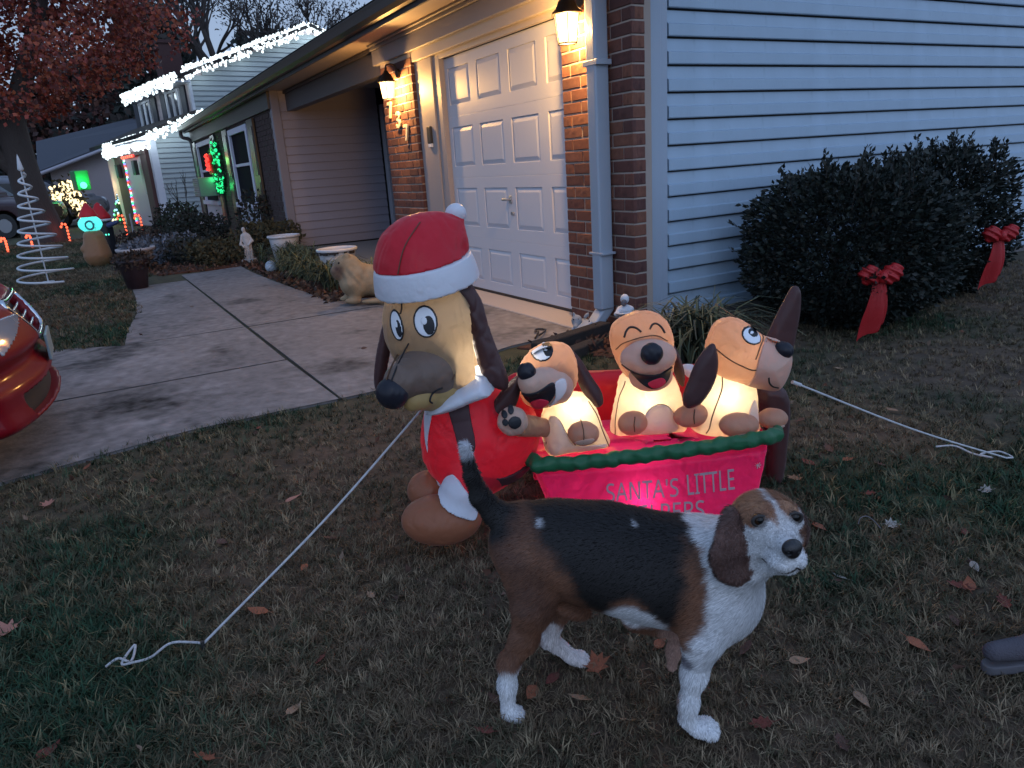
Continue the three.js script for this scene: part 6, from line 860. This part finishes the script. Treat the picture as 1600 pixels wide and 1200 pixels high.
{
  const mat2 = new THREE.MeshPhysicalMaterial({ color: 0xffffff, roughness: 0.75, side: THREE.DoubleSide, specularIntensity: 0.4 }), geos = [tuftGeo(9), tuftGeo(8), tuftGeo(9)], spots = [[], [], []];
  const put = (x, z, s) => spots[Math.floor(rnd() * 3)].push([x, z, s]);
  const inView = (x, z) => { const v = V(x, 0, z).project(camera); return v.z < 1 && Math.abs(v.x) < 1.12 && Math.abs(v.y) < 1.15; };
  for (let k = 0; k < 190000; k++) { const u = rnd(), x = -0.65 + 4.0 * rnd(), z = -4.2 + 9 * rnd(); const d = Math.hypot(x - 3.37, z - 2.94); if (rnd() > clamp(2.6 / (d * d), 0.16, 1)) continue; if (x < edgeX(z) - 0.035 + 0.09 * fbm(x * 2, z * 3, 9, 3) || (x < 0.5 && z < 0.7 - (x + 0.5) * 0.5 && z > -0.4) || x < -0.28 || !inView(x, z)) continue; put(x, z, 1); }
  for (let k = 0; k < 60000; k++) { const x = -18 + 15.4 * rnd(), z = 1.9 + 6 * rnd(); const ez = (x < -4.13 ? 2.63 : x < -2.64 ? 2.69 + (x + 4.13) * 0.115 : 9) + 0.06 * fbm(x * 3, z * 3, 4, 2); if ((x > -6.4 && z < ez) || x > -2.66 || (z > 2.86 && x > -2.66 - (z - 2.86) * 0.25) || (x > -7.3 && z < 2.6) || z < 2.3 - (x + 7) * 0.02 || !inView(x, z)) continue; put(x, z, 1.35); }
  spots.forEach((S, i) => {
    const I = new THREE.InstancedMesh(geos[i], mat2, S.length), m = new THREE.Matrix4(), q = new THREE.Quaternion(), e = new THREE.Euler(), c = new THREE.Color();
    S.forEach(([x, z, s], k) => { const g = patchy(x, z), l = 0.042 * s * rr(0.6, 1.3) * (0.8 + 0.4 * g); m.compose(V(x, -0.019, z), q.setFromEuler(e.set(rr(-0.25, 0.25), rr(0, 6.28), rr(-0.25, 0.25))), V(l, l, l)); I.setMatrixAt(k, m); const h = clamp(g + rr(-0.45, 0.45)), b = rr(0.55, 1.5), dry = rnd() < 0.32 - 0.2 * g; const A = dry ? [0.20 - 0.06 * g, 0.15 - 0.03 * g, 0.095 - 0.03 * g] : [0.115 - 0.096 * h, 0.080 - 0.030 * h, 0.05 - 0.024 * h]; const b2 = b * 1.0; I.setColorAt(k, c.setRGB(A[0] * b2, A[1] * b2, A[2] * b2)); });
    I.name = 'lawn_grass' + (i ? '_00' + i : ''); I.userData.kind = 'stuff'; I.castShadow = I.receiveShadow = true; scene.add(I);
  });
}
// fallen leaves
function leafShape(kind) {
  const O = kind === 0 ? [[0, 0], [0.16, 0.12], [0.24, 0.34], [0.2, 0.58], [0.1, 0.82], [0, 1], [-0.09, 0.8], [-0.2, 0.56], [-0.23, 0.33], [-0.15, 0.12]] : kind === 1 ? [[0, 0], [0.1, 0.1], [0.34, 0.06], [0.24, 0.26], [0.48, 0.4], [0.26, 0.5], [0.3, 0.74], [0.12, 0.7], [0, 1], [-0.1, 0.7], [-0.3, 0.76], [-0.24, 0.5], [-0.46, 0.42], [-0.22, 0.26], [-0.34, 0.08], [-0.1, 0.1]] : [[0, 0], [0.12, 0.18], [0.22, 0.2], [0.15, 0.36], [0.28, 0.46], [0.16, 0.6], [0.2, 0.78], [0.07, 0.82], [0, 1], [-0.08, 0.82], [-0.2, 0.76], [-0.15, 0.58], [-0.27, 0.44], [-0.14, 0.34], [-0.2, 0.2], [-0.1, 0.16]];
  const s = new THREE.Shape(O.map((p) => new THREE.Vector2(p[0], p[1]))), base = new THREE.ExtrudeGeometry(s, { depth: 0.012, bevelEnabled: false }).toNonIndexed();
  const curl = rr(0.5, 1.3), tw = rr(-0.5, 0.5), p = base.attributes.position; for (let i = 0; i < p.count; i++) { const x = p.getX(i), y = p.getY(i) - 0.5, z = p.getZ(i); p.setXYZ(i, x, z + 0.05 + curl * (x * x * 1.3 + y * y * 0.35) + tw * x * y, -y); } base.computeVertexNormals();
  const stem = bar([0, 0.06 + curl * 0.09, 0.5], [0.05, 0.1 + curl * 0.1, 0.78], 0.014, 0.01, 5); return [base, stem];
}
{
  const cols = { r: [0.13, 0.03, 0.02], o: [0.24, 0.075, 0.035], t: [0.26, 0.16, 0.10], b: [0.09, 0.042, 0.028], p: [0.34, 0.15, 0.11], w: [0.34, 0.31, 0.28] }, words = { r: 'dark red', o: 'orange brown', t: 'tan', b: 'dark brown', p: 'pinkish tan', w: 'pale' };
  const L = [[[1.22, 0, 3.335],'p',0.09,1,'at the left edge of the picture'],[[1.789, 0, 3.214],'r',0.075,0,'in the bottom left corner'],[[1.994, 0, 2.94],'o',0.065,2,'at the bottom edge left of the dog'],[[1.958, 0, 2.748],'t',0.06,0,'on the open grass left of the hind paw'],[[1.826, 0, 2.655],'r',0.05,2,'between the rope end and the dog'],[[1.524, 0, 2.739],'o',0.075,0,'beside the left rope'],[[1.629, 0, 2.457],'t',0.05,2,'below the brown inflatable boots'],[[1.371, 0, 2.576],'o',0.05,0,'right of the left rope halfway up'],[[1.051, 0, 2.752],'b',0.06,0,'left of the left rope'],[[1.241, 0, 2.456],'b',0.06,2,'near the inflatable boots'],[[-0.01, 0, 3.125],'o',0.06,0,'by the driveway edge at left'],[[0.313, 0, 3.255],'p',0.07,1,'left of the dry grass patch'],[[0.865, 0, 2.476],'p',0.08,0,'on the dry grass before the inflatable dog'],[[-0.029, 0, 2.42],'r',0.05,2,'at the driveway edge'],[[2.205, 0, 2.124],'o',0.09,1,'with many points by the far hind paw'],[[2.196, 0, 2.237],'r',0.06,0,'between the hind legs of the dog'],[[2.207, 0, 2.3],'o',0.07,0,'right of the near hind paw'],[[2.28, 0, 2.221],'t',0.06,0,'under the belly of the dog'],[[2.175, 0, 2.375],'b',0.055,2,'left of the near hind paw'],[[2.248, 0, 2.434],'r',0.055,2,'below the near hind paw'],[[2.234, 0, 1.957],'o',0.06,0,'under the chest of the dog'],[[2.09, 0, 1.211],'o',0.075,0,'right of the face of the dog'],[[2.03, 0, 0.899],'r',0.06,2,'on the right lawn between rope and shoe'],[[1.815, 0, 0.706],'o',0.055,0,'right of the sleigh'],[[1.905, 0, 0.668],'b',0.08,0,'under the right rope'],[[1.598, 0, 0.132],'t',0.07,0,'above the right rope'],[[1.443, 0, 0.513],'b',0.06,2,'beside the dark post of the sleigh'],[[1.807, 0, 0.988],'t',0.065,1,'right of the lower end of the sleigh'],[[2.574, 0, 1.492],'o',0.075,0,'left of the grey shoe'],[[2.457, 0, 1.745],'t',0.055,0,'right of the front leg'],[[2.613, 0, 1.748],'t',0.07,0,'near the bottom right'],[[2.664, 0, 1.877],'b',0.06,2,'at the bottom right edge'],[[2.591, 0, 1.174],'r',0.07,2,'just above the grey shoe'],[[2.5, 0, 1.164],'o',0.075,0,'on the right lawn above the shoe'],[[2.489, 0, 1.19],'r',0.07,2,'next to the curled orange leaf on the right'],[[2.463, 0, 1.069],'w',0.05,0,'on the right lawn'],[[2.229, 0, 0.596],'w',0.05,1,'below the end of the right rope'],[[2.344, 0, 0.91],'r',0.05,2,'far right on the lawn'],[[2.542, 0, 1.961],'r',0.06,2,'right of the front paw'],[[2.2, 0, 1.024],'w',0.055,1,'on the middle of the right lawn'],[[2.362, 0, 1.811],'b',0.06,0,'behind the front leg'],[[2.292, 0, 1.39],'w',0.05,0,'just right of the chin of the dog'],[[2.566, 0, 1.344],'b',0.06,0,'left above the shoe'],[[1.711, 0, 0.679],'b',0.08,2,'in the little heap right of the sleigh'],[[1.75, 0, 0.845],'r',0.08,0,'at the foot of the dark sleigh post'],[[2.3, 0, 1.405],'b',0.05,2,'in the green patch right of the dog'],[[1.167, 0, -0.614],'w',0.06,0,'in front of the red bowed bush'],[[1.067, 0, -0.239],'t',0.06,0,'between the bush and the right rope'],[[1.047, 0, -0.959],'b',0.07,2,'at the foot of the bush'],[[-4.054, 0, 2.21],'b',0.07,2,'lying on the concrete walk'],[[-1.182, 0, 1.505],'b',0.06,0,'lying on the driveway left of the inflatable dog']];
  const geo = [0, 1, 2].map(leafShape);
  for (const [p, c, s, k, where] of L) {
    const t = thing('fallen_leaf', `${words[c]} ${['curled', 'lobed', 'ragged'][k]} leaf ${where}`, 'leaf', [p[0], p[0] < edgeX(p[2]) ? 0.002 : -0.006, p[2]], rr(0, 6.28)); t.rotation.x = rr(-0.3, 0.3); t.rotation.z = rr(-0.3, 0.3);
    const b = rr(0.8, 1.2), m = new THREE.MeshStandardMaterial({ color: lin(...cols[c].map((v) => v * b)), roughness: 0.8, side: THREE.DoubleSide, bumpMap: rep(T.fine, 1), bumpScale: 0.002 }); const bl = add('blade', geo[k][0], m, t), st = add('leaf_stem', geo[k][1], m, t); const sz = s * 0.86; bl.scale.setScalar(sz); st.scale.setScalar(sz);
  }
  const bits = []; for (let k = 0; k < 900; k++) { const x = rr(-0.3, 3.2), z = rr(-3, 4.5); if (x < edgeX(z) || fbm(x * 1.2, z * 1.2, 6, 2) < -0.05) continue; bits.push([x, rr(-0.02, 0.0), z]); } for (let k = 0; k < 700; k++) bits.push([rr(-7, -2.9), -0.01, rr(2.7, 4)]); foliage('leaf_scraps', bits, leafGeo(1, 0.6), leafDull, [[0.12, 0.05, 0.03], [0.20, 0.13, 0.09], [0.07, 0.035, 0.025]], 0.03, scene);
}
// tether ropes
{
  const rope = mat(0.62, 0.62, 0.64, { roughness: 0.8, bumpMap: rep(T.fine, 20), bumpScale: 0.002 });
  const a = [1.389, 0.409, 2.153], b = [1.611, 0, 2.887], t = thing('tether_rope', 'white rope from the inflatable dog with its loose end on the left grass', 'rope'), up = (p, h) => [p[0], h, p[2]];
  add('line', tube([a, lerp3(a, b, 0.5).map((v, i) => i === 1 ? v - 0.012 : v), up(b, 0.01)], 0.0033, 40, 6), rope, t); const q = [[1.611, 0, 2.887], [1.582, 0, 2.91], [1.563, 0, 2.956], [1.588, 0, 3.006], [1.592, 0, 3.041], [1.575, 0, 3.066], [1.516, 0, 3.033], [1.576, 0, 3.048], [1.553, 0, 3.073], [1.562, 0, 3.101]]; add('loose_end', tube(q.map((p, i) => up(p, i % 2 ? 0.008 : 0.013)), 0.0033, 120, 6), rope, t); add('stake', bar(up(b, -0.05), up(b, 0.018), 0.005), mat(0.02, 0.02, 0.02), t);
  const c = [1.919, 0.405, 1.155], d = [2.158, 0, 0.333], u = thing('tether_rope', 'white rope from the sleigh staked on the right grass', 'rope'); add('line', tube([c, lerp3(c, up(d, 0.015), 0.55).map((v, i) => i === 1 ? v - 0.015 : v), up(d, 0.015)], 0.0033, 40, 6), rope, u); add('loose_end', tube([[2.158, 0, 0.333], [2.159, 0, 0.295], [2.114, 0, 0.297], [2.08, 0, 0.348], [2.13, 0, 0.368], [2.062, 0, 0.362], [1.993, 0, 0.361], [1.948, 0, 0.396]].map((p, i) => up(p, i % 2 ? 0.008 : 0.016)), 0.0033, 90, 6), rope, u); add('toggle', bar(c, lerp3(c, d, 0.035), 0.006), rope, u);
}
// grey canvas shoe coming into the picture at right
{
    const t = thing('shoe', 'grey canvas shoe at the right edge of the picture', 'shoe', [2.726, 0, 1.409], YAW), R = (n) => n * 0.001, m = mat(0.07, 0.064, 0.078, { roughness: 0.95, bumpMap: rep(T.fine, 14), bumpScale: 0.003 }), up = blend(0.02, rc([-0.044, 0.045, 0], [0.078, 0.037, -0.02], R(21), R(29), 0.9), rc([0.077, 0.042, -0.02], [0.178, 0.059, -0.03], R(33), R(36), 0.9));
  const top = [0.067, 0.105, 0]; add('upper', mesher((x, y, z) => Math.max(up(x, y, z), 0.012 - y), [-0.12, -0.01, -0.12], [0.28, 0.16, 0.1], 0.005), m, t); add('sole', mesher((x, y, z) => Math.max(up(x, 0.03, z) - 0.004, Math.abs(y - 0.006) - 0.011), [-0.13, -0.02, -0.13], [0.28, 0.04, 0.1], 0.005), mat(0.09, 0.085, 0.095, { roughness: 0.8 }), t);
  add('seam', stroke(up, [[-0.099, 0.089], [-0.094, 0.107], [-0.079, 0.112], [-0.058, 0.098], [-0.036, 0.072]], 0.0012), mat(0.16, 0.15, 0.17), t); add('trouser_leg', bar([0.2, 0.09, -0.02], [0.24, 0.5, 0.0], 0.06, 0.08, 16), mat(0.02, 0.025, 0.05, { roughness: 0.9 }), t);
}
// ---------- clipped bushes with red bows, and the grass clump at the corner ----------
const BU = [[0.013, 0.020, 0.017], [0.009, 0.014, 0.013], [0.019, 0.026, 0.022], [0.024, 0.025, 0.019]];
function bush(label, p, rx, h, rz, n, sprigs) {
  const t = thing('bush', label, 'bush', p), pts = [], st = [];
  for (let k = 0; k < 16; k++) { const a = rr(0, 6.28), r = rr(0.3, 0.8); st.push(bar([rr(-0.12, 0.12), -0.05, rr(-0.12, 0.12)], [Math.cos(a) * rx * r, h * rr(0.5, 0.9), Math.sin(a) * rz * r], 0.012, 0.004, 5)); }
  while (pts.length < n) { let x = rr(-1, 1), y = rr(0, 1), z = rr(-1, 1); const s = Math.pow(Math.abs(x) ** 3 + Math.abs((y - 0.48) / 0.52) ** 3.2 + Math.abs(z) ** 3, 1 / 3.1), lim = 1 + 0.16 * nz(x * 3 + p[0], y * 4, z * 3 + p[2]); if (s > lim || (s < lim * 0.72 && (s < lim * 0.4 || rnd() < 0.55))) continue; const flat = 1 - 0.3 * sst(0.3, 0, y); const q = [x * rx * flat, y * h, z * rz * flat]; pts.push([...q, x, y - 0.3, z]); }
  for (let k = 0; k < sprigs; k++) { const a = rr(0, 6.28), r = Math.sqrt(rnd()) * 0.92, x = Math.cos(a) * r * rx, z = Math.sin(a) * r * rz, l = rr(0.06, 0.2), y0 = h * (0.97 - 0.1 * r * r) - 0.04, dx = rr(-0.04, 0.06), dz = rr(-0.05, 0.05); st.push(bar([x, y0 - 0.06, z], [x + dx, y0 + l, z + dz], 0.0035, 0.002, 4)); const m = 7 + Math.floor(l * 60); for (let j = 0; j < m; j++) { const f = Math.pow(j / m, 0.6); pts.push([x + dx * f + rr(-0.012, 0.012), y0 + l * f, z + dz * f + rr(-0.012, 0.012), rr(-1, 1), 1.2, rr(-1, 1)]); } }
  for (let k = 0; k < sprigs * 0.7; k++) { const a = rr(0, 6.28), y = rr(0.25, 0.9) * h, c = Math.cos(a), s = Math.sin(a), l = rr(0.04, 0.13), ex = Math.sign(c) * Math.pow(Math.abs(c), 0.6) * rx * 0.96, ez = Math.sign(s) * Math.pow(Math.abs(s), 0.6) * rz * 0.96; for (let j = 0; j < 8; j++) { const f = j / 8; pts.push([ex + c * l * f + rr(-0.01, 0.01), y + l * 0.5 * f, ez + s * l * f + rr(-0.01, 0.01), c, 0.6, s]); } }
  add('stem', st, mat(0.03, 0.024, 0.02, { roughness: 1 }), t); foliage('foliage', pts, shrubLeaf, waxy, BU, 0.036, t, true); return t;
}
const bA = [0.493, 0, -0.86], bB = [0.443, 0, -2.316];
bush('dark evergreen bush with a red bow, nearer to the corner of the siding wall', [bA[0] - 0.12, 0, bA[2] - 0.36], 0.56, 0.93, 0.60, 24000, 60);
bush('dark evergreen bush farther along the siding wall, red bow at its right end', [bB[0] - 0.22, 0, bB[2] - 0.10], 0.42, 1.0, 0.46, 16000, 40);
function ribbon(label, p, s) {   // tied satin bow with two tails
  const t = thing('ribbon_bow', label, 'bow', p, YAW + 0.1), m = mat(0.36, 0.008, 0.012, { roughness: 0.55, bumpMap: rep(T.wrinkle, 6), bumpScale: 0.006, side: THREE.DoubleSide, sheen: 0.3, sheenColor: lin(0.6, 0.05, 0.05) });
  for (const k of [-1, 1]) add('loop', mesher((x, y, z) => { const d = el([k * 0.062 * s, 0.012 * s, 0.01], [0.064 * s, 0.05 * s, 0.04], k * 0.45)(x, y, z); return Math.abs(d + 0.005 * Math.sin(y * 150 + x * 90)) - 0.003; }, [k > 0 ? -0.03 : -0.19 * s, -0.1 * s, -0.06], [k > 0 ? 0.19 * s : 0.03, 0.12 * s, 0.09], 0.0045), m, t);
  add('knot', mesher(el([0, 0, 0.03], [0.026 * s, 0.034 * s, 0.03]), ...around([0, 0, 0.03], 0.05), 0.006), m, t);
  const tail = (w, h, x0, bend) => { const g = new THREE.BoxGeometry(w, h, 0.003, 6, 16, 1).translate(0, -h / 2, 0), q = g.attributes.position; for (let i = 0; i < q.count; i++) { const f = -q.getY(i) / h, x = q.getX(i); q.setXYZ(i, x * (0.45 + 0.7 * Math.min(1, f * 1.5)) + x0 + bend * f, q.getY(i) - (f > 0.97 ? (x / w + 0.5) * -0.05 + 0.0 : 0) - Math.max(0, f - 0.9) * 0.6 * (0.5 - x / w) * 0.4, q.getZ(i) + 0.012 * Math.sin(x * 60) + 0.02 * Math.sin(f * 4)); } g.computeVertexNormals(); return g; };
  add('tail', tail(0.115 * s, 0.34 * s, -0.01, -0.025), m, t); add('tail', tail(0.09 * s, 0.30 * s, 0.015, -0.01).translate(0, 0, -0.014), m, t); return t;
}
ribbon('red ribbon bow with long tails on the front of the nearer bush', [0.855, 0.37, -0.821], 1.0);
ribbon('red ribbon bow hanging at the right end of the farther bush', [0.643, 0.423, -2.403], 1.0);
{
  const t = thing('ornamental_grass', 'clump of strappy green grass at the corner of the siding wall', 'plant', [0.503, 0, 0.199]), S = []; for (let k = 0; k < 420; k++) S.push([rr(-0.16, 0.16), 0, rr(-0.14, 0.14)]); straps('blades', S, [[0.04, 0.055, 0.03], [0.07, 0.085, 0.045], [0.11, 0.11, 0.06], [0.025, 0.035, 0.025]], 0.42, t); add('stalk', [bar([0.02, 0, -0.05], [0.05, 0.42, -0.08], 0.004, 0.002, 5)], mat(0.12, 0.13, 0.09), t); add('stalk', bar([-0.04, 0, -0.05], [-0.06, 0.34, -0.07], 0.004, 0.002, 5), mat(0.03, 0.04, 0.03), t);
}
// repeats of a kind share a group
{
  const kinds = { fallen_leaf: 'fallen leaves lying about the lawn', candy_cane: 'lit candy canes on the far lawn', inflatable_puppy: 'inflatable puppies riding in the sleigh', icicle_lights: 'white light strings on the two storey house', bare_tree: 'bare trees behind the houses', dense_tree: 'dark trees behind the houses', shrub: 'shrubs in the bed along the house', planter: 'white planters by the walk', bush: 'clipped bushes along the siding wall', ribbon_bow: 'red bows on the bushes', tether_rope: 'ropes tying down the inflatables', edging_timber: 'edging timbers by the mulch', inflatable_figure: 'small inflatables on the far lawn', parked_car: 'parked cars' };
  for (const o of scene.children) { const g = kinds[o.name.replace(/_\d{3}$/, '')]; if (g && o.userData.label && !o.userData.group) o.userData.group = g; }
}
renderer.render(scene, camera);
